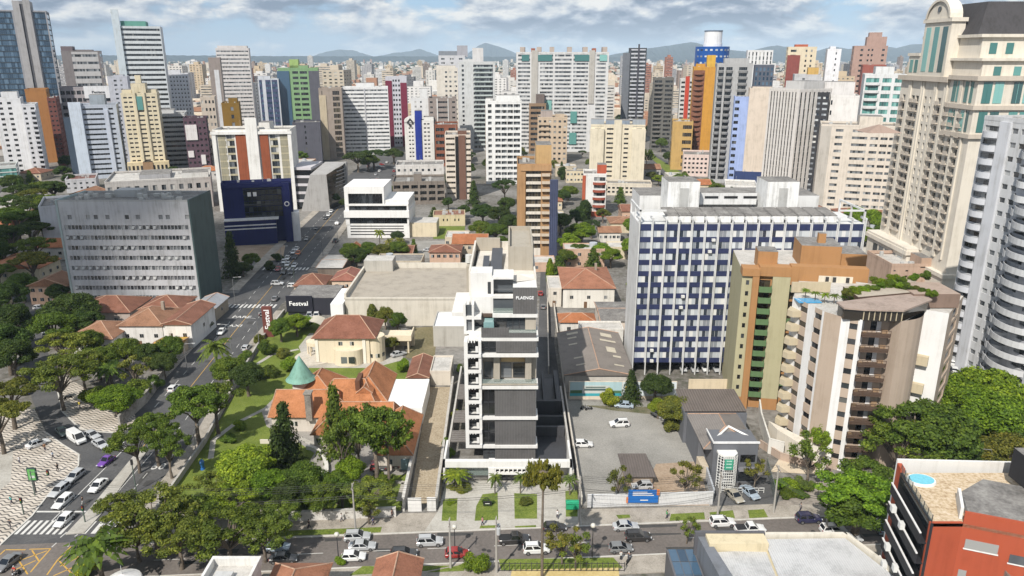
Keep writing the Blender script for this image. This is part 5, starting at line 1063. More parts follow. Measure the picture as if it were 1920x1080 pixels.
T('office_block', 'small navy blue block on a low white roofed house', 1378, 1432, 324, 356, 22, 2, (.03, .05, .14), ([], .3, .7), None)
T(A_, 'pale periwinkle blue tower beside a cream blank slab', 1378, 1406, 184, 350, 20, 13, (.3, .38, .62), ([(.04, .34)], .35, .8), (3, .3, .4, .8), glass='dark')
T('blank_slab', 'tall cream blank slab right of the periwinkle tower', 1406, 1452, 168, 352, 22, 10, (.58, .5, .42), ([], .3, .7), (4, .3, .4, .8), crown=False)
# blue drum tower with a white tank
dt = P(1346, 87, 760); r_ = (P(1378, 100, 760).x-P(1314, 100, 760).x)/2
bt_ = thing('drum_tower', 'royal blue cylindrical tower carrying a big white water tank', 'building', (dt.x, 780, 0))
p = MB(); p.cyl(0, 0, 0, dt.z, r_, r_, 40); p.build('wall', paint((.01, .075, .3), .4, .1), bt_, smooth=False)
for i in range(9):
    for k in range(9):
        if (i+k) % 2 and i > 6: continue
        a_ = -math.pi/2+(k-4)*.3; p = MB(); p.box(-1.2, 1.2, -.15, .1, 0, 1.6); p.build('window', glassmat('light'), bt_, (r_*math.cos(a_), r_*math.sin(a_), dt.z-4-6*i), a_+math.pi/2)
p = MB(); p.cyl(0, 0, dt.z, P(1346, 58, 760).z, r_*.52, r_*.52, 32); p.cyl(0, 0, dt.z, dt.z+3, r_*.56, r_*.56, 32); p.build('water_tank', paint((.7, .7, .7), .6, .15), bt_, smooth=False)
p = MB(); z = P(1346, 58, 760).z; p.cyl(0, 0, z, z+1.0, r_*.54, r_*.54, 32); p.build('tank_rim', paint((.1, .13, .18)), bt_)
ANCH.append((dt.x, 780, bt_['label'])); occupy(dt.x-r_, dt.x+r_, 740, 820)
# ---- right
T('striped_tower', 'white tower ruled with fine dark vertical stripes', 1443, 1500, 168, 366, 26, 20, (.6, .57, .54), ([(.06+.1*k, .1+.1*k) for k in range(9)], .0, .97), (8, .4, .0, .97), glass='dark', Y2=418, pent=[(.3, .9, .2, .8, 5, (.5, .49, .48))])
T('chequered_tower', 'black and white tower chequered with pale window boxes', 1499, 1556, 176, 372, 24, 19, (.04, .04, .045), ([(.08, .3), (.55, .72), (.8, .96)], .35, .78), (4, .5, .35, .8), glass='light', ov=[('f', .4, .52, 0, 1.0, .6, (.45, .45, .47))])
T('blank_slab', 'blank white slab tower next to the chequered tower', 1558, 1612, 182, 372, 24, 10, (.66, .64, .62), ([(.02, .08)], .35, .8), None, glass='dark', pent=[(-.3, .8, .1, .8, 8, (.6, .58, .57))])
T(A_, 'broad off white apartment block with long window bands and blank left flank', 1540, 1686, 236, 392, 22, 12, (.58, .52, .45), ([(.2, .3), (.42, .62), (.66, .76), (.79, .88), (.9, .98)], .4, .78), None, glass='grey', mode='row', ov=[('f', .0, .14, 0, 1.0, .2, (.42, .39, .35), 'blank_flank')], pent=[(.5, .8, .2, .8, 5)])
T(A_, 'white and green glass tower with rounded corner balconies', 1622, 1700, 142, 360, 26, 15, (.6, .61, .61), ([(.04, .36), (.44, .66), (.74, .96)], .3, .85), None, glass='teal', pent=[(.25, .7, .1, .8, 5)], bal=[('f', .02, .4, 1.4, 1.0, (.58, .58, .58), True)])
T(A_, 'cream and red brown tower on the right skyline', 1478, 1532, 90, 275, 26, 20, (.6, .52, .38), ([(.1, .3), (.62, .68), (.8, .86)], .35, .8), (5, .5, .35, .8), ov=[('f', 0, .45, 0, .93, .6, (.22, .06, .05), 'red_bay')], pent=[(.25, .7, .2, .8, 3, (.4, .1, .05))])
T(A_, 'narrow white tower right of the cream and red tower', 1552, 1578, 94, 280, 22, 18, (.68, .68, .7), ([(.6, .7)], .35, .75), None, pent=[(.2, .6, .2, .8, 3)])
T(A_, 'dusty rose tower with stepped corniced crown on the right skyline', 1602, 1665, 88, 262, 30, 18, (.36, .24, .2), ([(.2, .28), (.42, .47), (.53, .58), (.84, .92)], .35, .75), (5, .4, .35, .75), glass='dark', pent=[(.36, .95, .1, .8, 9, (.36, .24, .2)), (.42, .8, .2, .7, 13, (.36, .24, .2))], mode='row')
T('blank_slab', 'brick red slab behind the white and green tower', 1618, 1662, 124, 300, 22, 9, (.28, .09, .07), ([], .3, .7), None)
T(A_, 'white tower front with grey flank left of the chequered tower', 1490, 1540, 142, 300, 24, 16, (.45, .45, .46), ([(.3, .4)], .35, .75), None, pent=[(.5, .9, .2, .7, 6, (.5, .32, .1))])
T(A_, 'white ribbed tower behind the blue drum', 1402, 1450, 96, 255, 28, 20, (.62, .62, .62), (7, .35, .1, .95), None)
T(A_, 'dark blue grey tower with vertical strips behind the grey balcony tower', 1416, 1452, 124, 285, 24, 18, (.09, .1, .13), (5, .5, .2, .9), None, glass='blue')
T(A_, 'magenta brick tower glimpsed behind the cream classical tower', 1886, 1960, 120, 420, 24, 18, (.17, .03, .05), (3, .3, .4, .7), (4, .3, .4, .7), glass='dark')
# tan and blue pillared tower behind the white block
T('pillared_tower', 'tan tower with white sills, a dark recess and a fluted blue pillar', 970, 1034, 312, 482, 24, 11, (.36, .21, .1), ([(.26, .7)], .2, .86), None, span=(.62, .57, .5), glass='bronze', mode='each', rec=.8,
  ov=[('f', 0, .24, 0, 1.02, .5, (.36, .21, .1), 'tan_pier'), ('f', .96, 1.2, 0, .86, 1.2, (.075, .09, .16), 'blue_pillar'), ('f', .1, 1.0, .955, 1.02, .8, (.4, .24, .12), 'cornice')], bal=[('f', .72, .96, 1.2, 1.0, (.5, .42, .33))], pent=[(.55, 1.0, .1, .7, 8, (.46, .3, .14))], gz=3)
pt = bpy.data.objects['pillared_tower']; w_, d_, h_ = pt['dims']
for k in range(4): p = MB(); p.box(w_*(.97+.06*k), w_*(.995+.06*k), -1.5, -1.2, 0, h_*.86); p.build('flute', paint((.05, .06, .11)), pt)
T('brick_tower', 'small orange brick tower with a white wall and curved balconies', 1094, 1137, 336, 405, 16, 5, (.66, .65, .63), ([(.46, .96)], .45, .95), None, glass='grey', ov=[('f', -.04, .1, 0, 1, .4, (.38, .09, .045), 'brick_pier'), ('f', .0, 1.0, 0, .12, 1, (.38, .09, .045), 'brick_base')], bal=[('f', .42, .98, 1.4, 1.1, (.28, .07, .04), True)], pent=[(.6, 1.0, .2, .7, 5, (.4, .09, .045))], hd=P(1094, 332, 372).z)
T('concrete_shell', 'unfinished raw concrete building with open floors and planted roof', 736, 834, 344, 384, 24, 3, (.2, .17, .145), (6, .75, .25, .85), (3, .6, .25, .85), glass='dark', rec=2.5, dirt=.5, pent=[(.4, .55, .3, .6, 4, (.2, .17, .145))])
T('low_block', 'white low commercial block with grey roof behind the concrete shell', 742, 832, 312, 340, 22, 2, (.56, .54, .52), (8, .4, .3, .7), None, dirt=.35, roof=roofm)
T('shop_house', 'cream rendered house with brown tiled roof by the little lawn', 812, 872, 404, 424, 12, 1, (.55, .47, .31), ([(.1, .13), (.3, .34), (.42, .46), (.66, .7), (.78, .82)], .35, .7), None, glass='dark', par=.2, roof=tiles((.24, .11, .07)))
T('low_block', 'grey flat roofed market building behind the office slab', 196, 396, 345, 400, 40, 2, (.42, .4, .38), (12, .5, .4, .8), None, roof=roofl, dirt=.35, pent=[(.72, .98, .1, .4, 3, (.55, .55, .53)), (.3, .6, .3, .8, 2, (.3, .3, .31))])
T('low_block', 'white low building with brown roof beside the left trees', 122, 180, 340, 362, 22, 2, (.5, .5, .52), (5, .4, .4, .8), None, roof=tiles((.18, .08, .06)))
T('low_block', 'white windowless annexe at the left end of the office slab', 72, 124, 392, 470, 26, 3, (.55, .55, .57), ([], .3, .7), None)
T('arcade_building', 'long white arcaded building with flat brown roof near the cream mansard tower', 1138, 1222, 346, 366, 14, 2, (.58, .52, .43), (10, .6, .2, .7), None, glass='dark', roof=roofm)
T('low_block', 'low white house with flat roof right of the blue slab pipes', 1360, 1420, 350, 372, 22, 2, (.66, .65, .63), (4, .4, .4, .8), None, roof=roofl)
T('low_block', 'rosy beige flat roofed block behind the olive tower', 1672, 1762, 500, 560, 18, 5, (.42, .3, .23), ([(.05, .1), (.3, .36)], .4, .7), None, roof=roofl, dirt=.3, pent=[(.6, .85, .0, .4, 3, (.4, .28, .21))])
# ================================================================ houses, walls, low buildings
CAPM = paint((.42, .27, .19), .85, .4)
CLAY = tiles((.36, .13, .05)); CLAYD = tiles((.21, .085, .05)); CLAYO = tiles((.42, .165, .065), .3); CLAYB = tiles((.27, .135, .075), .4)
def hip(b, x0, x1, y0, y1, z, rh, axis='x', k=1.0, o=.5, mi=0):
    """hip roof (k=1) or gable (k=0) with overhang"""
    x0 -= o; x1 += o; y0 -= o; y1 += o
    if axis == 'x':
        i = min((y1-y0)/2*k, (x1-x0)/2-.05); m = (y0+y1)/2; a, c = (x0+i, m, z+rh), (x1-i, m, z+rh)
        b.poly([(x0, y0, z), (x1, y0, z), c, a], mi); b.poly([(x1, y1, z), (x0, y1, z), a, c], mi); b.poly([(x0, y1, z), (x0, y0, z), a], mi); b.poly([(x1, y0, z), (x1, y1, z), c], mi)
    else:
        i = min((x1-x0)/2*k, (y1-y0)/2-.05); m = (x0+x1)/2; a, c = (m, y0+i, z+rh), (m, y1-i, z+rh)
        b.poly([(x0, y0, z), (x1, y0, z), a], mi); b.poly([(x1, y0, z), (x1, y1, z), c, a], mi); b.poly([(x1, y1, z), (x0, y1, z), c], mi); b.poly([(x0, y1, z), (x0, y0, z), a, c], mi)
    ed_ = (((x0, y0), a), ((x0, y1), a), ((x1, y0), c), ((x1, y1), c), (a, c)) if axis == 'x' else (((x0, y0), a), ((x1, y0), a), ((x0, y1), c), ((x1, y1), c), (a, c))
    for p, q in ed_:
        p = (*p, z) if len(p) == 2 else p
        if (Vector(p)-Vector(q)).length > .3: b.tube([p, q], .13, 5, mi+1)
    b.poly([(x0, y1, z-.12), (x1, y1, z-.12), (x1, y0, z-.12), (x0, y0, z-.12)], mi)
    for p, q in (((x0, y0), (x1, y0)), ((x1, y0), (x1, y1)), ((x1, y1), (x0, y1)), ((x0, y1), (x0, y0))): b.quad((*p, z-.12), (*q, z-.12), (*q, z), (*p, z), mi)
def house(name, label, x0, x1, y0, y1, h, rh, wall, roof, axis='x', k=1., rz=0, nwin=3, group=None, flat=False, chim=False, occ=True, floors=1):
    cx, cy = (x0+x1)/2, (y0+y1)/2; w, d = x1-x0, y1-y0
    t = thing(name, label, 'house' if 'house' in name or 'villa' in name else 'building', (cx, cy, 0), rz, group)
    wm = paint(wall, .85, .25) if isinstance(wall, tuple) else wall
    p = MB(); p.box(-w/2, w/2, -d/2, d/2, 0, h, 0, 1); p.build('wall', [wm, roofm], t)
    p = MB()
    if flat:
        e = .2; p.box(-w/2-.05, w/2+.05, -d/2-.05, -d/2+e, h, h+.5); p.box(-w/2-.05, w/2+.05, d/2-e, d/2+.05, h, h+.5); p.box(-w/2-.05, -w/2+e, -d/2+e, d/2-e, h, h+.5); p.box(w/2-e, w/2+.05, -d/2+e, d/2-e, h, h+.5); p.build('parapet', wm, t)
        p = MB(); p.quad((-w/2+e, -d/2+e, h+.12), (w/2-e, -d/2+e, h+.12), (w/2-e, d/2-e, h+.12), (-w/2+e, d/2-e, h+.12)); r = p.build('roof', roof, t)
    else:
        hip(p, -w/2, w/2, -d/2, d/2, h+.1, rh, axis, k); r = p.build('roof', [roof, CAPM], t)
        if k == 0:
            p = MB()
            if axis == 'x':
                for s in (-1, 1): p.poly([(s*w/2, -d/2, h), (s*w/2, d/2, h), (s*w/2, 0, h+rh*.95)][::s])
            else:
                for s in (-1, 1): p.poly([(-w/2, s*d/2, h), (w/2, s*d/2, h), (0, s*d/2, h+rh*.95)][::-s])
            p.build('gable_wall', wm, t)
    for f in range(floors):
        for i in range(nwin):
            ob('window', winm(1.1, 1.1), t, (-w/2+w*(i+.5)/nwin, -d/2-.03, h*(f+.55)/floors))
        for i in range(max(1, nwin-1)):
            s = -1 if cx > 0 else 1
            ob('window', winm(1.1, 1.1), t, (s*(w/2+.03), -d/2+d*(i+.5)/max(1, nwin-1), h*(f+.55)/floors), s*math.pi/2)
    if nwin: p = MB(); p.box(-w/2+w*.44-.5, -w/2+w*.44+.5, -d/2-.08, -d/2, 0, min(2.1, h*.7)); p.build('door', plain('door_wood', (.16, .09, .05), .6), t)
    if chim: p = MB(); p.box(w*.2, w*.2+.8, d*.1, d*.1+.8, h, h+rh+1.2); p.build('chimney', paint((.3, .25, .2)), t)
    if occ: occupy(x0, x1, y0, y1); ANCH.append((cx, cy, label))
    return t
def winm(w, h):
    key = ('hw', w, h)
    if key not in WINMESH:
        b = MB(); pane_quads(b, Vector((0, 0, 0)), Vector((1, 0, 0)), w, h, 2); WINMESH[key] = b.mesh('window', [glM, paint((.6, .58, .54))])
    return WINMESH[key]
def wallrun(name, label, pts, h, mat, th=.22, cat='wall', cap=None, z=0):
    t = thing(name, label, cat, (0, 0, 0)); b = MB(); c = MB()
    pts = [Vector((p[0], p[1])) for p in pts]
    for p, q in zip(pts, pts[1:]):
        u = (q-p).normalized(); n = Vector((-u.y, u.x))*th/2
        b.prism([tuple(p-n), tuple(q-n), tuple(q+n), tuple(p+n)], z, z+h); n = n*1.5
        c.prism([tuple(p-n), tuple(q-n), tuple(q+n), tuple(p+n)], z+h, z+h+.1)
    b.build('panel', mat, t); c.build('coping', cap or mat, t); return t
# ---- orange roofed villa
vl = thing('villa', 'rambling villa with bright orange tile roofs, stone chimney and white flat roofed wing', 'house', (-37, 150, 0))
vw = paint((.55, .5, .44), .85, .25)
VOL = [(-52, -38, 147, 156, 3.6, 4.2, 'x', .15), (-49, -40, 155, 166, 3.8, 4.4, 'y', .8), (-43, -30, 150, 161, 4.2, 4.4, 'x', .6), (-36.5, -28.5, 154, 168, 4.0, 4.8, 'y', .7), (-37, -25.5, 143, 151, 3.6, 3.4, 'x', .1), (-41, -35, 139.5, 149, 3.4, 3.6, 'y', 0), (-26.4, -19.8, 131, 147, 3.6, 3.6, 'y', .75), (-34, -31.5, 153, 156, 6.5, 1.5, 'y', 0)]
for x0, x1, y0, y1, z, rh, ax, k in VOL:
    p = MB(); p.box(x0+37, x1+37, y0-150, y1-150, 0, z); p.build('wall', vw, vl)
    p = MB(); hip(p, x0+37, x1+37, y0-150, y1-150, z+.1, rh, ax, k, .6); p.build('roof', [CLAYO, CAPM], vl)
p = MB(); p.poly([(-41+37, -10.45, 3.5), (-35+37, -10.45, 3.5), (-38+37, -10.45, 6.9)]); p.build('gable_wall', vw, vl)
p = MB(); p.box(5.2, 17.2, .5, 16, 0, 3.9); p.box(2.2, 8, .8, 3, 0, 4.4); p.build('flat_roof_wing', paint((.74, .74, .73), .7, .08), vl)
p = MB(); p.cyl(-11.2, 8, 0, 7.6, 2.0, 2.0, 20); p.build('turret', paint((.6, .57, .52)), vl)
p = MB(); p.cyl(-11.2, 8, 7.6, 8.3, 3.4, 2.7, 24, cap=False); p.cyl(-11.2, 8, 8.3, 13.2, 2.7, .06, 24); p.build('turret_roof', paint((.16, .31, .25), .6, .35), vl)
p = MB(); p.box(-7.2, -5.9, -4, -2.4, 3, 9.2); p.box(-7.4, -5.7, -4.2, -2.2, 9.2, 9.5); p.build('chimney', groundmat('rubble_stone', [(.35, (.1, .095, .085)), (.65, (.34, .31, .27))], .5, 3.), vl)
p = MB(); p.box(2.2, 3.2, 3, 7.5, 6, 9.3); p.build('chimney', paint((.13, .06, .035)), vl)
for x, y in ((-13, -3.05), (-10, -3.05), (-3, -10.55), (-.6, -10.55), (4, -7.05), (7.5, -7.05), (13, -19.05)): ob('window', winm(1.1, 1.1), vl, (x, y, 1.9))
p = MB(); p.box(15.2, 17, -19.1, -18.98, .1, 2.5); p.build('door', paint((.2, .28, .32)), vl)
p = MB(); p.box(-16, -8, -8.4, -8.1, 0, .9); p.build('terrace_wall', paint((.6, .55, .48)), vl)
ANCH.append((-37, 150, vl['label']))
# ---- cream villa with a curved bay
cv = thing('villa', 'cream two storey villa with brown hip roof and rounded balcony bay', 'house', (-45, 191, 0))
cw_ = paint((.66, .57, .43), .85, .12); p = MB(); p.box(-7, 7.4, -6, 7, 0, 7.2); p.build('wall', cw_, cv)
p = MB(); hip(p, -7, 8.6, -6, 7, 7.3, 4.0, 'x', .75, .7); p.build('roof', [tiles((.22, .085, .05), .3), CAPM], cv)
for z0, z1, nm, mm in ((0, 3.4, 'bay', cw_), (3.4, 4.3, 'balcony', cw_)):
    p = MB(); p.prism([(1.7+4.2*math.cos(math.pi+math.pi*i/12)*.9, -6+2.3*math.sin(math.pi+math.pi*i/12)) for i in range(13)], z0, z1); p.build(nm, mm, cv)
for x in (.2, 2.2):
    p = MB(); p.box(x, x+1.6, -8.3, -8.1, .9, 2.7); p.build('bay_window', glM, cv)
for x in (-.2, 2.8): ob('window', winm(1.1, 1.1), cv, (x, -6.03, 5.6))
p = MB(); p.cyl(8.4, -3.2, 0, 7.0, 2.6, 2.6, 20); p.build('round_bay', cw_, cv)
for a_ in (-1.9, -1.2, -.5): ob('window', winm(1.1, 1.1), cv, (8.4+2.63*math.cos(a_), -3.2+2.63*math.sin(a_), 2), a_+math.pi/2)
for x in (-6.9, 5.6):
    p = MB(); p.box(x, x+.8, -6.2, -6, 0, 7.2); p.build('pilaster', paint((.72, .68, .6)), cv)
p = MB(); p.box(8.5, 17.5, 1, 8, 3.6, 4.2); p.box(8.5, 17.5, 1, 1.3, 4.2, 5.2); p.box(17.2, 17.5, 1.3, 8, 4.2, 5.2); p.build('terrace', cw_, cv)
for x in (9.2, 12.6, 16.6):
    p = MB(); p.cyl(x, 1.4, 0, 3.6, .28, .24, 12); p.build('column', cw_, cv)
p = MB(); p.box(8.5, 17.5, 6.5, 8, 0, 3.6); p.build('wing_wall', cw_, cv)
p = MB()
for i in range(4): p.cyl(-8, -2, 0, .9-.2*i, 3+.9*i, 3+.9*i, 24)
p.build('round_steps', paint((.5, .46, .4)), cv)
p = MB(); p.cyl(-8.2, -1, 3.6, 4.5, 2.4, 2.4, 20); p.build('balcony', cw_, cv)
for a_ in (2.4, 3.3, 4.2): p = MB(); p.cyl(-8.2+2.1*math.cos(a_), -1+2.1*math.sin(a_), .9, 3.6, .22, .2, 10); p.build('column', cw_, cv)
ANCH.append((-44, 190, cv['label'])); occupy(-57, -27, 182, 200)
# ---- supermarket hall and what stands round it
sh_ = thing('supermarket_hall', 'large flat grey beige supermarket roof with pale blank walls', 'building', (-31, 214, 0))
pw_ = paint((.56, .52, .45), .85, .2); p = MB(); p.box(-19, 18, 0, 34, 0, 8.4); p.build('wall', pw_, sh_)
rf_ = ribbed((.35, .31, .255), 1.6, 'Y', .8, 'fibre_roof', .12)
p = MB(); p.quad((-18, .4, 8.5), (17.6, .4, 8.5), (17.6, 33, 8.9), (-18, 33, 8.9)); p.build('roof', rf_, sh_)
p = MB(); p.box(-19.2, 18.2, -.2, .3, 8.4, 9.0); p.box(-19.2, -18.6, .3, 34, 8.4, 10.2); p.box(17.6, 18.2, .3, 34, 8.4, 10.0); p.box(-9, 17.6, 33.2, 34, 8.4, 10.6); p.build('parapet', pw_, sh_)
p = MB(); p.box(-18.6, -9, 29, 36, 8.3, 12.6, 0, 1); p.build('stair_tower', [paint((.4, .38, .34), .85, .35), roofl], sh_)
p = MB(); p.box(-23, -19.3, -2, 14, 0, 7.6); p.build('side_wall', paint((.7, .7, .7)), sh_)
ANCH.append((-31, 230, sh_['label'])); occupy(-55, -12, 210, 252)
house('shed', 'grey rendered shed with white sloping roof between supermarket and white block', -22, -12.2, 197, 210, 5.6, 0, (.42, .4, .36), paint((.7, .71, .73), .6, .1), flat=True, nwin=0)
house('gatehouse', 'small flat roofed shed at the top of the cobbled ramp', -20.2, -15.2, 171, 181, 3.4, 0, (.55, .5, .43), roofl, flat=True, nwin=0)
house('outhouse', 'low outhouse with a single pitched rusty roof beside the ramp shed', -25.4, -20.6, 169, 181, 3.0, 1.2, (.5, .45, .4), CLAYD, axis='y', k=0, nwin=1)
fv = thing('supermarket_shop', 'black supermarket frontage with white lettering beside the avenue', 'building', (-63.5, 224, 0))
p = MB(); p.box(-7, 8, 0, 14, 0, 5.6); p.build('wall', paint((.03, .03, .04), .5, .1), fv)
p = MB(); p.box(-7.2, 1, -.5, 0, 1.2, 6.4); p.build('sign_board', paint((.02, .02, .03), .5, .1), fv)
p = MB(); p.box(-6.8, 7.8, .2, 13.8, 5.5, 5.7); p.build('roof', roofm, fv)
text('Festval', 'sign_letters', fv, (-3.3, -.56, 3.9), 2.0, plain('white_lettering', (.85, .85, .85), .5), sx=1.1)
ANCH.append((-63, 228, fv['label'])); occupy(-72, -55, 208, 240)
py_ = thing('sign_pylon', 'rust red pylon with tall white lettering reading upwards by the avenue', 'sign', (-70.6, 205, 0))
p = MB(); p.box(-1.4, 1.4, -.5, .5, 0, 9.2); p.build('board', paint((.15, .05, .04), .5, .1), py_); o = text('Festval', 'sign_letters', py_, (.05, -.52, 5.4), 2.2, plain('white_lettering', (.85, .85, .85), .5))
o.rotation_euler = (math.pi/2, -math.pi/2, 0)
for i, lab in enumerate(('beige vaulted carport canopy nearest the black frontage', 'second beige vaulted carport canopy beside the cream villa')):
    t = thing('carport', lab, 'carport', (-64+5.2*i, 211, 0)); p = MB(); k = 8
    for j in range(k):
        a0, a1 = j/k, (j+1)/k; f_ = lambda a: (-2.5+5*a, 2.5+.9*math.sin(math.pi*a))
        (xa, za), (xb, zb_) = f_(a0), f_(a1); p.quad((xa, -3, za), (xb, -3, zb_), (xb, 3, zb_), (xa, 3, za)); p.quad((xa, 3, za-.06), (xb, 3, zb_-.06), (xb, -3, zb_-.06), (xa, -3, za-.06))
    p.build('canopy', paint((.5, .46, .38), .8, .15), t)
    for sx in (-2.3, 2.3):
        p = MB(); p.cyl(sx, 2.6, 0, 2.6, .08, .08, 6); p.build('post', steel, t)
house('house', 'small house with dark red hip roof between carports and avenue', -74, -64, 244, 256, 3.4, 2.8, (.5, .4, .3), CLAYD, nwin=2)
house('house', 'pinkish gabled house left of the supermarket roof', -62, -52, 248, 258, 4.2, 2.4, (.58, .45, .34), tiles((.26, .1, .07)), axis='y', k=.3, nwin=3)
house('pavilion', 'open sided brown roofed carport at the avenue corner', -72, -63, 268, 286, 3.2, .6, (.2, .16, .13), roofl, k=0, nwin=0)
house('house', 'terracotta gabled kiosk behind the brown carport', -66, -61, 288, 298, 3.4, 2.4, (.5, .3, .2), CLAY, axis='y', k=0, nwin=1)
# ---- terrace right of the white block
house('house', 'white house with broad terracotta hip roof behind the courtyard lane', 16.5, 33, 231, 256, 6.6, 3.0, (.66, .63, .57), tiles((.32, .135, .075)), axis='x', k=1, nwin=3, chim=True)
house('annexe', 'narrow two storey white annexe left of the terracotta house', 11.8, 16, 232, 246, 6.0, 0, (.6, .55, .48), roofl, flat=True, nwin=1, floors=2)
house('workshop', 'workshop with red tile strip roof and white gable', 14, 24, 205, 212, 4.4, 1.6, (.62, .6, .56), CLAY, nwin=2)
house('store', 'grey asphalt roofed store with orange eaves', 26, 38, 205, 222, 4.8, .9, (.6, .52, .45), roofm, k=0, nwin=2)
house('store', 'low white store with a pale parapet in front of the grey roof', 19, 31, 196.5, 203, 5.0, 0, (.66, .64, .6), roofl, flat=True, nwin=2)
gr_ = house('workshop', 'big shallow gabled grey roof with pale patched skylights', 12.9, 29, 167, 195, 4.6, 1.7, (.5, .47, .43), ribbed((.2, .175, .155), 1.0, 'Y', .85, 'old_fibre_roof', .2), axis='y', k=0, nwin=3)
for x, y, w_, d_ in ((-6, 11, 3, 1.4), (-6, 8, 2.4, 1), (3, 9, 3, 2.6), (2.4, 5.5, 4.2, 1.2), (3.4, -2, 2.4, 3.6), (4.6, -5, 2, 1.2), (-5.4, -6, 2.2, .8), (-5.2, -10.5, 2.2, .8), (4.2, -10.5, 2.4, .8), (-6, 3.5, 2.2, .9)):
    p = MB(); zf = lambda xx: 4.72+1.7*(1-abs(xx)/8.55)+.06
    p.quad((x, y, zf(x)), (x+w_, y, zf(x+w_)), (x+w_, y+d_, zf(x+w_)), (x, y+d_, zf(x))); p.build('skylight_patch', paint((.5, .45, .36), .8, .15), gr_)
mu = thing('billboard_wall', 'long hoarding wall painted with a modern house, pool strip and yellow disc', 'billboard', (13.5, 163, 0))
p = MB(); p.box(0, 25.5, 0, .3, 0, 4.6); p.build('panel', paint((.6, .52, .42)), mu)
for x0, x1, z0, z1, cc, nm in ((.2, 12.5, 1.0, 4.5, (.38, .52, .55), 'painted_sky'), (.2, 12.5, .9, 1.6, (.05, .33, .38), 'painted_pool'), (3.2, 9.6, 1.6, 3.6, (.5, .52, .5), 'painted_house'), (3.6, 9.0, 2.3, 2.8, (.06, .1, .1), 'painted_windows'), (3.9, 8.6, 3.0, 3.3, (.1, .14, .13), 'painted_windows'), (.3, 3.1, 1.6, 2.4, (.08, .16, .08), 'painted_trees'), (9.7, 12.4, 1.6, 2.3, (.08, .16, .08), 'painted_trees'), (12.6, 25.4, .9, 4.5, (.6, .66, .68), 'white_board')):
    p = MB(); k = .02 if nm == 'painted_sky' or nm == 'white_board' else (.04 if nm in ('painted_pool', 'painted_house', 'painted_trees') else .06); p.box(x0, x1, -k, 0, z0, z1); p.build(nm, paint(cc, .6, .08), mu)
p = MB(); p.cyl(0, 0, 0, .05, .95, .95, 20); o = p.build('yellow_disc', paint((.6, .4, .03)), mu, (14.2, -.02, 2.9)); o.rotation_euler = (math.pi/2, 0, 0)
for i, w_ in enumerate((2.6, 2.0, 2.9)):
    p = MB(); p.box(16, 16+w_, -.06, -.02, 3.4-.5*i, 3.65-.5*i); p.build('lettering', paint((.06, .1, .14)), mu)
wallrun('garden_wall', 'cream retaining wall below the blue and white slab', GP((1290, 733), (1380, 733)), 3.0, paint((.62, .52, .38), .85, .2))
wallrun('garden_wall', 'long low white wall along the left edge of the parking lot', [(12.6, 118.6), (12.6, 160), (13.5, 230)], 1.9, paint((.5, .46, .4), .85, .35))
wallrun('garden_wall', 'second lane wall behind the courtyard, stained grey', [(9.4, 178), (11.4, 230), (14, 262)], 2.0, paint((.42, .38, .33), .85, .35))
wallrun('garden_wall', 'grey blue sheet fence on the right side of the parking lot', GP((1290, 800), (1312, 860), (1337, 940)), 2.4, ribbed((.42, .44, .47), .4, 'Y', .6, 'sheet_fence', .3))
hd_ = wallrun('hoarding', 'white corrugated hoarding along the pavement in front of the parking lot', [(13.6, 118.3), (36.5, 119.3)], 2.5, ribbed((.62, .62, .62), .45, 'X', .5, 'white_hoarding', .22), cat='fence')
bb = thing('billboard', 'bright blue board with orange corner marks hung on the white hoarding', 'billboard', (20.9, 118.3, 1.0))
p = MB(); p.box(0, 5.4, -.1, .0, 0, 2.6); p.build('board', paint((.015, .13, .42), .5, .05), bb)
for x0, x1, z0, z1 in ((-.3, 0, 0, 1.1), (5.1, 5.6, 1.6, 2.7)):
    p = MB(); p.box(x0, x1, -.16, .02, z0, z1); p.build('orange_corner', paint((.6, .2, .07), .5, .05), bb)
for x0, x1, z in ((.8, 3.4, 2.1), (.8, 4.3, 1.78), (.8, 4.6, 1.46), (2.2, 3.6, .45)):
    p = MB(); p.box(x0, x1, -.14, -.1, z, z+.17); p.build('lettering', paint(WHITE, .5, .05), bb)
ls_ = thing('lean_to_shed', 'low shed with a rusty dark tilted roof in the parking lot', 'shed', (24, 128.5, 0))
p = MB(); p.box(-2.4, 2.6, -3.2, 3.2, 0, 2.0); p.build('wall', paint((.3, .23, .17)), ls_)
p = MB(); p.poly([(-2.8, -3.6, 2.2), (3.2, -3.6, 2.2), (2.4, 3.6, 3.1), (-3.2, 3.6, 3.1)]); p.poly([(-3.2, 3.6, 3.0), (2.4, 3.6, 3.0), (3.2, -3.6, 2.1), (-2.8, -3.6, 2.1)]); p.build('roof', ribbed((.12, .1, .09), .8, 'X', .8, 'rusty_sheet', .4), ls_)
wallrun('garden_wall', 'mottled white garden wall in front of the orange roofed villa', [(-40, 113.9), (-20.5, 115.3)], 1.9, groundmat('mottled_whitewash', [(.36, (.14, .12, .1)), (.44, (.5, .48, .45)), (.7, (.66, .64, .6))], .8, 1.6), th=.4)
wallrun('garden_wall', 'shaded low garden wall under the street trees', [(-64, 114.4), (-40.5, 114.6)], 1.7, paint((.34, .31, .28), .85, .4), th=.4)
wallrun('gate_wall', 'plain white gate wall at the foot of the cobbled ramp', [(-18.6, 117.0), (-16.2, 117.1)], 2.6, paint((.68, .67, .65))); wallrun('gate_wall', 'short white gate panel left of the white block entrance', [(-15.2, 117.2), (-13.6, 117.2)], 2.6, paint((.68, .67, .65)))
wallrun('ramp_wall', 'tall white wall dividing the villa garden from the cobbled ramp', [(-19.4, 117), (-20.6, 172)], 2.8, paint((.55, .53, .5), .85, .35), th=.35)
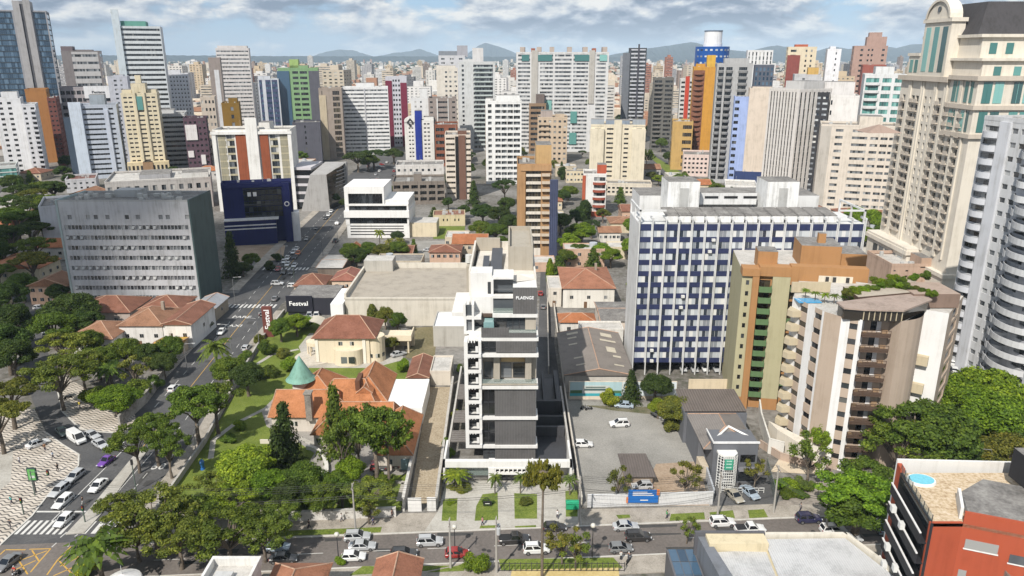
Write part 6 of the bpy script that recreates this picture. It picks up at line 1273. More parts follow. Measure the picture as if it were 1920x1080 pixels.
wallrun('ramp_wall', 'grey wall on the right side of the cobbled ramp', [(-13.6, 118), (-14.6, 171)], 2.4, paint((.42, .4, .37), .85, .3), th=.35)
wallrun('terrace_rim', 'curved white terrace rim in the villa garden', [G(575+38*math.sin(a_), 842+42*(1-math.cos(a_))*1.0) for a_ in np.linspace(0, 2.6, 12)], .8, paint((.6, .58, .54)), th=.5)
wallrun('garden_wall', 'pale wall between avenue pavement and villa lawn', [(lerp_tab(AR, y)+3.2, y) for y in (117, 142, 172, 200, 226)], 1.2, paint((.4, .38, .35), .85, .4), th=.3)
wallrun('garden_wall', 'old peeling wall beside the avenue below the corner trees', [tuple(G(225, 800)[:2]), tuple(G(252, 776)[:2]), tuple(G(275, 755)[:2]), tuple(G(345, 660)[:2]), tuple(G(372, 625)[:2])], 2.6, groundmat('peeling_wall', [(.36, (.12, .11, .1)), (.48, (.3, .28, .25)), (.66, (.5, .47, .43))], .3, 1.5), th=.4)
# ---- corner houses on the left
house('corner_house', 'white corner house with weathered orange brown hip roof among trees', -120, -108, 190, 203, 5.0, 2.8, (.62, .6, .57), CLAYB, nwin=3)
house('corner_house', 'taller white house with ochre tiles beside the white gable wall', -109, -97, 196, 210, 6.6, 3.0, (.62, .6, .57), CLAYB, axis='y', nwin=3, chim=True)
house('corner_house', 'blank white walled house with blue front and red roof', -96.8, -89, 196, 213, 7.0, 1.4, (.66, .65, .63), CLAYD, k=0, axis='y', nwin=2)
house('house', 'dark red tiled house behind the corner houses', -131, -114, 212, 226, 5.0, 3.0, (.4, .34, .3), CLAYD, nwin=2)
house('house', 'rust tiled narrow house against the office slab', -112, -100, 214, 226, 5.2, 2.6, (.4, .36, .33), CLAYD, axis='y', nwin=2)
house('shed', 'grey metal roofed shed beside the dark green end wall', -98, -91, 218, 229, 4.2, 1.4, (.34, .29, .22), ribbed((.34, .35, .37), .5, 'X', .5, 'grey_sheet'), axis='y', k=0, nwin=1)
house('shop', 'little shop with a mustard yellow awning roof by the avenue', -96, -90, 184, 195, 3.4, .8, (.5, .4, .3), paint((.45, .27, .05)), k=0, nwin=2)
house('house', 'brown flat roofed house behind the yellow awning shop', -101, -94, 207, 217, 4, .9, (.34, .28, .24), roofm, k=0, nwin=1)
# ---- grey clinic
cl0 = thing('clinic', 'charcoal grey clinic with white lattice porch tower and ribbed brown roof', 'building', (42, 130, 0))
cg_ = paint((.13, .135, .15), .75, .15); p = MB(); p.box(-4, 4.4, -3.5, 2, 0, 8.4); p.box(-5.4, 5.4, 2, 12, 0, 6.4); p.box(-6, 7, 12, 22, 0, 6.8); p.build('wall', cg_, cl0)
p = MB(); hip(p, -5.2, 4.6, -2, 12, 6.6, 2.4, 'y', .9, .4); p.build('roof', [ribbed((.2, .18, .165), .6, 'X', .8, 'slate_sheet', .3), CAPM], cl0)
p = MB(); p.box(-4.2, 4.6, -3.7, -3.3, 8.4, 8.7); p.box(-4.2, -4, -3.3, 2, 8.4, 8.7); p.build('parapet', paint((.62, .62, .62)), cl0)
p = MB(); p.quad((-6, 12.2, 7.2), (7, 12.2, 7.2), (7, 22, 7.8), (-6, 22, 7.8)); p.build('ribbed_roof', ribbed((.15, .125, .11), .9, 'X', .7, 'ribbed_brown_roof', .7), cl0)
for a_, c_ in ((( -3.6, -1.4), (.2, 2.2)), ((.2, 2.2), (4.4, -1.2))):
    p = MB(); p.tube([(a_[0], a_[1], 7.9 if a_[0] < 0 else 9.0), (c_[0], c_[1], 9.0 if c_[0] < 1 else 7.9)], .25, 4); p.build('ridge_cap', paint((.66, .65, .63)), cl0)
lat = paint((.68, .68, .66), .6, .1); tw = thing('x', '', '') if False else None
p = MB(); p.prism([(-3.4, -4.8), (-2.6, -5.8), (-.6, -5.8), (.2, -4.8), (.2, -3.6), (-3.4, -3.6)], 6.7, 7.1)
for x in np.linspace(-2.6, -.6, 6): p.box(x-.05, x+.05, -5.75, -5.65, 0, 6.7)
for z in np.linspace(.5, 6.4, 11): p.box(-2.6, -.6, -5.78, -5.64, z-.05, z+.05)
for (xa, ya), (xb, yb) in (((-3.4, -4.8), (-2.6, -5.8)), ((-.6, -5.8), (.2, -4.8))):
    for f_ in (0, .5, 1): x, y = xa+(xb-xa)*f_, ya+(yb-ya)*f_; p.box(x-.06, x+.06, y-.06, y+.06, 0, 6.7)
    for z in np.linspace(.5, 6.4, 11): p.tube([(xa, ya, z), (xb, yb, z)], .05, 4)
p.build('lattice_porch', lat, cl0)
p = MB(); p.box(-2.4, -.8, -5.95, -5.8, 4.2, 6.3); p.build('sign_panel', paint((.05, .3, .2), .5, .1), cl0)
for z in (4.6, 5.3, 5.9): p = MB(); p.box(-2.1, -1.1, -6.0, -5.95, z, z+.22); p.build('sign_wave', paint((.4, .6, .52)), cl0)
for x0, x1, z0, z1 in ((1.2, 4.0, 4.5, 6.0), (1.0, 4.2, .4, 2.6)):
    p = MB(); p.box(x0, x1, -3.58, -3.48, z0, z1); p.build('window', glD, cl0)
p = MB(); p.box(.9, 4.3, -4.4, -3.5, 2.9, 3.1); p.box(.9, 4.3, -4.4, -4.32, 3.1, 3.9); p.build('balcony', paint((.2, .2, .22)), cl0)
p = MB(); p.box(-5.6, -4.2, -2, 1.9, 0, 2.6); p.build('side_passage', paint((.5, .43, .33)), cl0)
p = MB()
for x in np.linspace(-3, 5, 9): p.box(x-.05, x+.05, -7.1, -7.0, 0, 1.1)
p.box(-3, 5, -7.1, -7.0, 1.0, 1.1); p.box(-3, 5, -7.1, -7.0, .5, .56); p.build('white_railing', lat, cl0)
ANCH.append((42, 135, cl0['label'])); occupy(33, 52, 120, 153)
wallrun('yard_wall', 'curved white yard wall right of the charcoal clinic', GP((1422, 775), (1425, 800), (1440, 850), (1468, 858)), 3.4, paint((.6, .58, .54), .85, .2)); wallrun('yard_wall', 'pinkish low wall and ramp in front of the beige tower', GP((1424, 838), (1462, 862), (1520, 880), (1560, 884)), 1.6, paint((.4, .31, .25)))
sheet('tower_forecourt', GP((1445, 885), (1460, 862), (1520, 862), (1530, 890)), .06, groundmat('sand_paving', [(.35, (.45, .37, .27)), (.65, (.6, .51, .39))], .3, 3.))
sheet('stone_slope', GP((1440, 950), (1560, 945), (1560, 900), (1530, 905), (1480, 935)), .15, groundmat('ribbed_stone', [(.35, (.16, .14, .12)), (.65, (.34, .3, .26))], .3, 2.))
wallrun('glass_fence', 'tall dark green net screen right of the clinic car park', GP((1436, 880), (1455, 950)), 2.6, clear, th=.06, cat='fence')
# ---- nearest roofs at the bottom edge
house('tiled_house', 'house with terracotta hip roof at the bottom edge left of the ochre roof', -35.3, -27.6, 82.5, 96, 4.6, 2.2, (.5, .42, .34), tiles((.33, .14, .075), .34), axis='y', nwin=2, occ=False)
house('tiled_house', 'house with lower dark brown tiles at the very bottom edge', -39.3, -35.4, 80, 92, 4.2, 1.4, (.45, .38, .32), tiles((.2, .1, .07), .34), axis='y', nwin=1, occ=False)
house('tiled_house', 'house with a single brown terracotta ridge roof between white car and black car', -20.2, -13.9, 81, 97, 4.6, 2.2, (.5, .42, .34), tiles((.31, .125, .07), .34), axis='y', k=.35, nwin=2, occ=False)
fb_ = thing('flat_building', 'white parapeted flat roof with hatch at the bottom left', 'building', (-39.6, 85.4, 0)); p = MB(); p.box(-3.3, 3.3, -10, 6.5, 0, 8, 0, 1); p.build('wall', [paint((.55, .53, .5)), roofl], fb_)
p = MB(); p.box(-3.5, 3.5, 6.1, 6.7, 8, 9.2); p.box(-3.5, -3.1, -10, 6.1, 8, 9.2); p.box(3.1, 3.5, -10, 6.1, 8, 9.2); p.build('parapet', paint((.62, .61, .58)), fb_); p = MB(); p.box(-2, .4, 1, 4, 8, 8.7); p.build('hatch', paint((.45, .45, .44)), fb_)
kp = thing('pavilion', 'round white pavilion roof with finial under the palm', 'pavilion', (G(229, 1078, 5).x, G(229, 1078, 5).y, 0)); p = MB(); p.cyl(0, 0, 3.6, 4.2, 2.7, 2.5, 20, cap=False); p.cyl(0, 0, 4.2, 5.2, 2.5, .15, 20); p.cyl(0, 0, 5.2, 6.6, .08, .03, 8); p.build('roof', paint((.62, .61, .6)), kp)
for k in range(6): p = MB(); p.cyl(2.2*math.cos(k), 2.2*math.sin(k), 0, 3.7, .1, .1, 8); p.build('post', paint((.6, .6, .58)), kp)
bf = thing('iron_fence', 'black iron fence along the south lawn', 'fence', (0, 0, 0)); p = MB(); a_, c_ = G(935, 1072), G(1170, 1070)
p.box(a_.x, c_.x, a_.y-.03, a_.y+.03, 1.5, 1.58); p.box(a_.x, c_.x, a_.y-.03, a_.y+.03, .2, .28); p.build('rail', steel, bf)
for k in range(24): p = MB(); x = a_.x+(c_.x-a_.x)*k/23; p.box(x-.05, x+.05, a_.y-.06, a_.y+.06, 0, 1.75); p.build('post', steel, bf)
# ================================================================ trees and plants
m, t, b_ = new_mat('foliage'); g = N(t, 'ShaderNodeNewGeometry'); oi = N(t, 'ShaderNodeObjectInfo')
v = ramp(t, g.outputs['Random Per Island'], [(0, (.45, .5, .4)), (.35, (.8, .82, .75)), (.7, (1.1, 1.08, 1)), (1, (1.6, 1.45, 1.15))])
big_ = NOISE(t, g.outputs['Position'], .45, 3, .6)
v2 = ramp(t, big_, [(.35, (.72, .78, .75)), (.65, (1.25, 1.16, .95))])
col = MIX(t, 1., MIX(t, 1., oi.outputs['Color'], v, 'MULTIPLY'), v2, 'MULTIPLY')
t.links.new(col, b_.inputs['Base Color']); b_.inputs['Roughness'].default_value = .6; b_.inputs['Specular IOR Level'].default_value = .25
tr = N(t, 'ShaderNodeBsdfTranslucent'); t.links.new(MIX(t, 1., col, (1.3, 1.3, .5), 'MULTIPLY'), tr.inputs[0])
ms_ = N(t, 'ShaderNodeMixShader'); ms_.inputs[0].default_value = .38; t.links.new(b_.outputs[0], ms_.inputs[1]); t.links.new(tr.outputs[0], ms_.inputs[2])
t.links.new(ms_.outputs[0], t.nodes['Material Output'].inputs[0]); foliage = m
bark = groundmat('bark', [(.35, (.07, .055, .042)), (.65, (.2, .165, .13))], 1.2, 6.)
def leaves(name, P_, Nn, size, rg, asp=.7):
    n = len(P_); Nn = Nn/np.linalg.norm(Nn, axis=1, keepdims=True)
    a = np.cross(Nn, rg.normal(size=(n, 3))); a /= np.linalg.norm(a, axis=1, keepdims=True); c = np.cross(Nn, a)
    s = (size*rg.uniform(.6, 1.35, n))[:, None]
    V = np.stack([P_-a*s, P_-c*s*asp, P_+a*s, P_+c*s*asp], 1).reshape(-1, 3)
    me = bpy.data.meshes.new(name); me.vertices.add(4*n); me.vertices.foreach_set('co', V.ravel().astype(np.float32))
    me.loops.add(4*n); me.loops.foreach_set('vertex_index', np.arange(4*n, dtype=np.int32))
    me.polygons.add(n); me.polygons.foreach_set('loop_start', np.arange(0, 4*n, 4, dtype=np.int32))
    me.materials.append(foliage); me.update(); me.validate(); return me
def blob(rg, c, r, n, flat=.8, shell=.65):
    d = rg.normal(size=(n, 3)); d /= np.linalg.norm(d, axis=1, keepdims=True); k = rg.uniform(shell, 1.06, n)[:, None]
    p = c+d*k*r*np.array([1, 1, flat]); return p, d+rg.normal(size=(n, 3))*.55+np.array([0, 0, .35])
def limbs(rg, base_h, tips, r0=.075):
    b = MB(); b.tube([(0, 0, 0), (.02, .01, base_h*.5), (0, 0, base_h)], [r0*1.25, r0, r0*.85], 8)
    for tp in tips:
        tp = np.array(tp); mid = np.array([tp[0]*.45, tp[1]*.45, base_h+(tp[2]-base_h)*.55])+rg.normal(size=3)*.05
        b.tube([(0, 0, base_h*.92), tuple(mid), tuple(tp)], [r0*.62, r0*.4, r0*.12], 5)
    return b.mesh('trunk', [bark], True)
TREES = {}
def variant(kind, seed, trunk, crown): TREES.setdefault(kind, []).append((trunk, crown))
for s in range(4):      # broad crowns: radius 1, height 2
    rg = np.random.default_rng(s+1); n = 34+s*4; C_ = []; Ps, Ns = [], []
    for i in range(n):
        a_ = rg.uniform(0, 6.283); e = rg.uniform(-.3, 1.0); rr = .66*math.sqrt(max(0, 1-(max(e, 0))**2))*rg.uniform(.65, 1.1)
        c = np.array([rr*math.cos(a_), rr*math.sin(a_), 1.22+.55*e]); r = rg.uniform(.15, .33); C_.append(c)
        p, q = blob(rg, c, r, int(7600*r*r), .74); Ps.append(p); Ns.append(q)
    variant('broad', s, limbs(rg, .75, C_[:9]), leaves('crown', np.concatenate(Ps), np.concatenate(Ns), .033, rg))
for s in range(3):      # flat spreading umbrella crowns
    rg = np.random.default_rng(s+21); C_ = []; Ps, Ns = [], []
    for i in range(34):
        a_ = rg.uniform(0, 6.283); rr = math.sqrt(rg.uniform(0, 1))*.86
        c = np.array([rr*math.cos(a_), rr*math.sin(a_), 1.72-.35*rr*rr+rg.uniform(-.1, .1)]); r = rg.uniform(.13, .25); C_.append(c)
        p, q = blob(rg, c, r, int(7400*r*r), .5); Ps.append(p); Ns.append(q)
    variant('umbrella', s, limbs(rg, .85, C_[:12], .06), leaves('crown', np.concatenate(Ps), np.concatenate(Ns), .031, rg))
for s in range(2):      # airy spreading crowns with gaps
    rg = np.random.default_rng(s+31); C_ = []; Ps, Ns = [], []
    for i in range(38):
        a_ = rg.uniform(0, 6.283); rr = math.sqrt(rg.uniform(.02, 1))*.9
        c = np.array([rr*math.cos(a_), rr*math.sin(a_), 1.75-.5*rr*rr+rg.uniform(-.28, .1)]); r = rg.uniform(.12, .23); C_.append(c)
        p, q = blob(rg, c, r, int(7200*r*r), .55, .3); Ps.append(p); Ns.append(q)
    variant('airy', s, limbs(rg, .7, C_[:18], .05), leaves('crown', np.concatenate(Ps), np.concatenate(Ns), .03, rg))
for s in range(2):      # thin street trees with visible boughs
    rg = np.random.default_rng(s+41); C_ = []; Ps, Ns = [], []
    for i in range(16):
        a_ = rg.uniform(0, 6.283); rr = rg.uniform(.2, .85); c = np.array([rr*math.cos(a_), rr*math.sin(a_), rg.uniform(1.1, 1.85)]); r = rg.uniform(.16, .28); C_.append(c)
        p, q = blob(rg, c, r, 150, .7, .2); Ps.append(p); Ns.append(q)
    variant('sparse', s, limbs(rg, .7, C_, .05), leaves('crown', np.concatenate(Ps), np.concatenate(Ns), .045, rg))
for s in range(2):      # conifers: radius 1, height 2
    rg = np.random.default_rng(s+61); Ps, Ns = [], []
    for i in range(90):
        z = .15+1.8*(i/90); R_ = (1-(z/2.02))*1.0+.05; a_ = i*2.4+rg.uniform(-.4, .4); L_ = R_*rg.uniform(.75, 1.1); n = int(26+40*R_)
        f_ = rg.uniform(.1, 1, n); p = np.stack([np.cos(a_)*L_*f_, np.sin(a_)*L_*f_, z-.16*f_*L_+np.zeros(n)], 1)+rg.normal(size=(n, 3))*np.array([.075, .075, .035]); Ps.append(p)
        Ns.append(np.stack([np.cos(a_)*np.ones(n), np.sin(a_)*np.ones(n), np.ones(n)*.9], 1)+rg.normal(size=(n, 3))*.5)
    b = MB(); b.tube([(0, 0, 0), (0, 0, 1.0), (0, 0, 1.9)], [.08, .05, .01], 7)
    variant('conifer', s, b.mesh('trunk', [bark], True), leaves('crown', np.concatenate(Ps), np.concatenate(Ns), .07, rg, .5))
for s in range(2):      # araucaria: bare pole, candelabra of tufted boughs
    rg = np.random.default_rng(s+71); Ps, Ns = [], []; b = MB(); b.tube([(0, 0, 0), (.01, 0, 1.0), (0, .01, 1.8)], [.055, .042, .03], 8)
    for k in range(4):
        z0 = 1.28+.16*k; m_ = 8
        for i in range(m_):
            a_ = 6.283*i/m_+k*.5+rg.uniform(-.2, .2); L_ = rg.uniform(.7, 1.0)*(1-.1*k); pts = [(math.cos(a_)*L_*f_, math.sin(a_)*L_*f_, z0-.1*math.sin(f_*2.4)+.3*f_*f_) for f_ in (0, .35, .7, 1)]
            b.tube(pts, [.022, .018, .013, .008], 4)
            for f_ in (.55, .72, .88, 1.0):
                c = np.array([math.cos(a_)*L_*f_, math.sin(a_)*L_*f_, z0-.1*math.sin(f_*2.4)+.3*f_*f_+.02]); p, q = blob(rg, c, .13, 34, .6, .1); Ps.append(p); Ns.append(q)
    variant('araucaria', s, b.mesh('trunk', [bark], True), leaves('crown', np.concatenate(Ps), np.concatenate(Ns), .055, rg, .5))
rg = np.random.default_rng(77); Ps, Ns = [], []; b = MB(); b.tube([(0, 0, 0), (.02, 0, 1.0), (0, .01, 1.86)], [.075, .06, .04], 8)
for k in range(3):
    z0 = 1.7+.07*k
    for i in range(9):
        a_ = 6.283*i/9+k*.4+rg.uniform(-.2, .2); L_ = rg.uniform(.75, 1.05)*(1-.14*k); pts = [(math.cos(a_)*L_*f_, math.sin(a_)*L_*f_, z0-.03*math.sin(f_*2.6)+.07*f_*f_) for f_ in (0, .35, .7, 1)]
        b.tube(pts, [.03, .024, .018, .01], 4)
        for f_ in (.5, .68, .86, 1.0):
            c = np.array([math.cos(a_)*L_*f_, math.sin(a_)*L_*f_, z0-.03*math.sin(f_*2.6)+.07*f_*f_+.012]); p, q = blob(rg, c, .15, 40, .22, .1); Ps.append(p); Ns.append(q)
variant('tall_araucaria', 0, b.mesh('trunk', [bark], True), leaves('crown', np.concatenate(Ps), np.concatenate(Ns), .05, rg, .5))
for s in range(2):      # palms: frond strips on a pole; height 2
    rg = np.random.default_rng(s+81); b = MB(); b.tube([(0, 0, 0), (.03, 0, .8), (0, .02, 1.5)], [.085, .07, .075], 8); fr = MB(); nfr = 26
    for i in range(nfr):
        a_ = 6.283*i/nfr*3.1+rg.uniform(-.2, .2); e = rg.uniform(-.2, 1.2); L_ = rg.uniform(.85, 1.1); pr = None
        ca, sa = math.cos(a_), math.sin(a_)
        for j in range(7):
            f_ = j/6; x = L_*f_*math.cos(e*(1-f_*.6)); z = 1.5+L_*f_*math.sin(e)*.75-.55*f_*f_*L_; w_ = .15*math.sin(math.pi*min(1, f_*.9+.1))+.01
            c = Vector((ca*x, sa*x, z)); sd_ = Vector((-sa, ca, 0))
            if pr:
                for sg in (-1, 1):
                    fr.quad(pr[0], pr[0]+sd_*sg*pr[1]-Vector((0, 0, pr[1]*.55)), c+sd_*sg*w_*.7-Vector((0, 0, w_*.55)), c*.7+pr[0]*.3)
            pr = (c, w_)
    me = fr.mesh('fronds', [foliage]); variant('palm', s, b.mesh('trunk', [bark], True), me)
for s in range(3):      # shrubs, foliage to the ground: radius 1, height 1.5
    rg = np.random.default_rng(s+91); Ps, Ns, C_ = [], [], []
    for i in range(16):
        a_ = rg.uniform(0, 6.283); rr = rg.uniform(0, .68); c = np.array([rr*math.cos(a_), rr*math.sin(a_), rg.uniform(.3, 1.12-.3*rr)]); r = rg.uniform(.26, .42); C_.append(c)
        p, q = blob(rg, c, r, int(3600*r*r), .85); Ps.append(p); Ns.append(q)
    variant('bush', s, limbs(rg, .25, C_[:5], .05), leaves('crown', np.concatenate(Ps), np.concatenate(Ns), .052, rg))
for s in range(1):      # slim columns
    rg = np.random.default_rng(s+101); n = 2600; z = rg.uniform(.05, 2, n); a_ = rg.uniform(0, 6.283, n); R_ = (.95*np.sin(np.pi*(z/2.1))**.6)*rg.uniform(.6, 1.05, n)
    p = np.stack([R_*np.cos(a_), R_*np.sin(a_), z], 1); q = np.stack([np.cos(a_), np.sin(a_), np.ones(n)*.6], 1)+rg.normal(size=(n, 3))*.5
    b = MB(); b.tube([(0, 0, 0), (0, 0, 1)], [.1, .05], 6); variant('column', s, b.mesh('trunk', [bark], True), leaves('crown', p, q, .11, rg))
TINT = {'dk': (.056, .094, .022), 'md': (.104, .160, .024), 'br': (.155, .25, .022), 'ol': (.150, .165, .034), 'yg': (.215, .275, .028), 'pl': (.150, .195, .038), 'bl': (.052, .088, .038)}
WORD = {'dk': 'dark green', 'md': 'mid green', 'br': 'bright green', 'ol': 'olive green', 'yg': 'yellow green', 'pl': 'pale green', 'bl': 'blue green'}
KIND = {'broad': ('broadleaf_tree', 'round crowned tree', 'tree'), 'umbrella': ('umbrella_tree', 'spreading flat crowned tree', 'tree'), 'airy': ('airy_tree', 'wide loose crowned tree', 'tree'), 'sparse': ('street_tree', 'thin airy tree', 'tree'), 'conifer': ('conifer', 'conical conifer', 'tree'),
        'araucaria': ('araucaria', 'candelabra araucaria pine', 'tree'), 'tall_araucaria': ('araucaria', 'tall bare trunked araucaria', 'tree'), 'palm': ('palm_tree', 'palm', 'palm'), 'bush': ('shrub', 'bushy shrub', 'shrub'), 'column': ('column_tree', 'slim columnar tree', 'tree')}
HTOP = {'bush': 1.5}; MIDF = {'broad': .66, 'umbrella': .82, 'airy': .76, 'sparse': .72, 'conifer': .45, 'araucaria': .78, 'tall_araucaria': .91, 'palm': .72, 'bush': .5, 'column': .5}
AUTO = []
def tree(kind, x, y, R, h, tint, label=None, group=None):
    i = rnd.randrange(len(TREES[kind])); tm, cm = TREES[kind][i]; nm, ds, cat = KIND[kind]
    r = thing(nm, None, cat, (x, y, 0), U(0, 6.28), group); k = h/HTOP.get(kind, 2.)
    r.scale = (R*U(.92, 1.08), R*U(.92, 1.08), k)
    o = ob('trunk', tm, r); c = ob('fronds' if kind == 'palm' else 'crown', cm, r); tc_ = TINT[tint]; j = U(.85, 1.18); c.color = (tc_[0]*j*U(.9, 1.12), tc_[1]*j, tc_[2]*j, 1)
    if label: r['label'] = label
    else: AUTO.append((r, f'{WORD[tint]} {ds}', x, y))
    return r
def TP(kind, px_, py_, R, h, tint, label=None):
    p = G(px_, py_, h*MIDF[kind]); return tree(kind, p.x, p.y, R, h, tint, label)
rnd.seed(11)
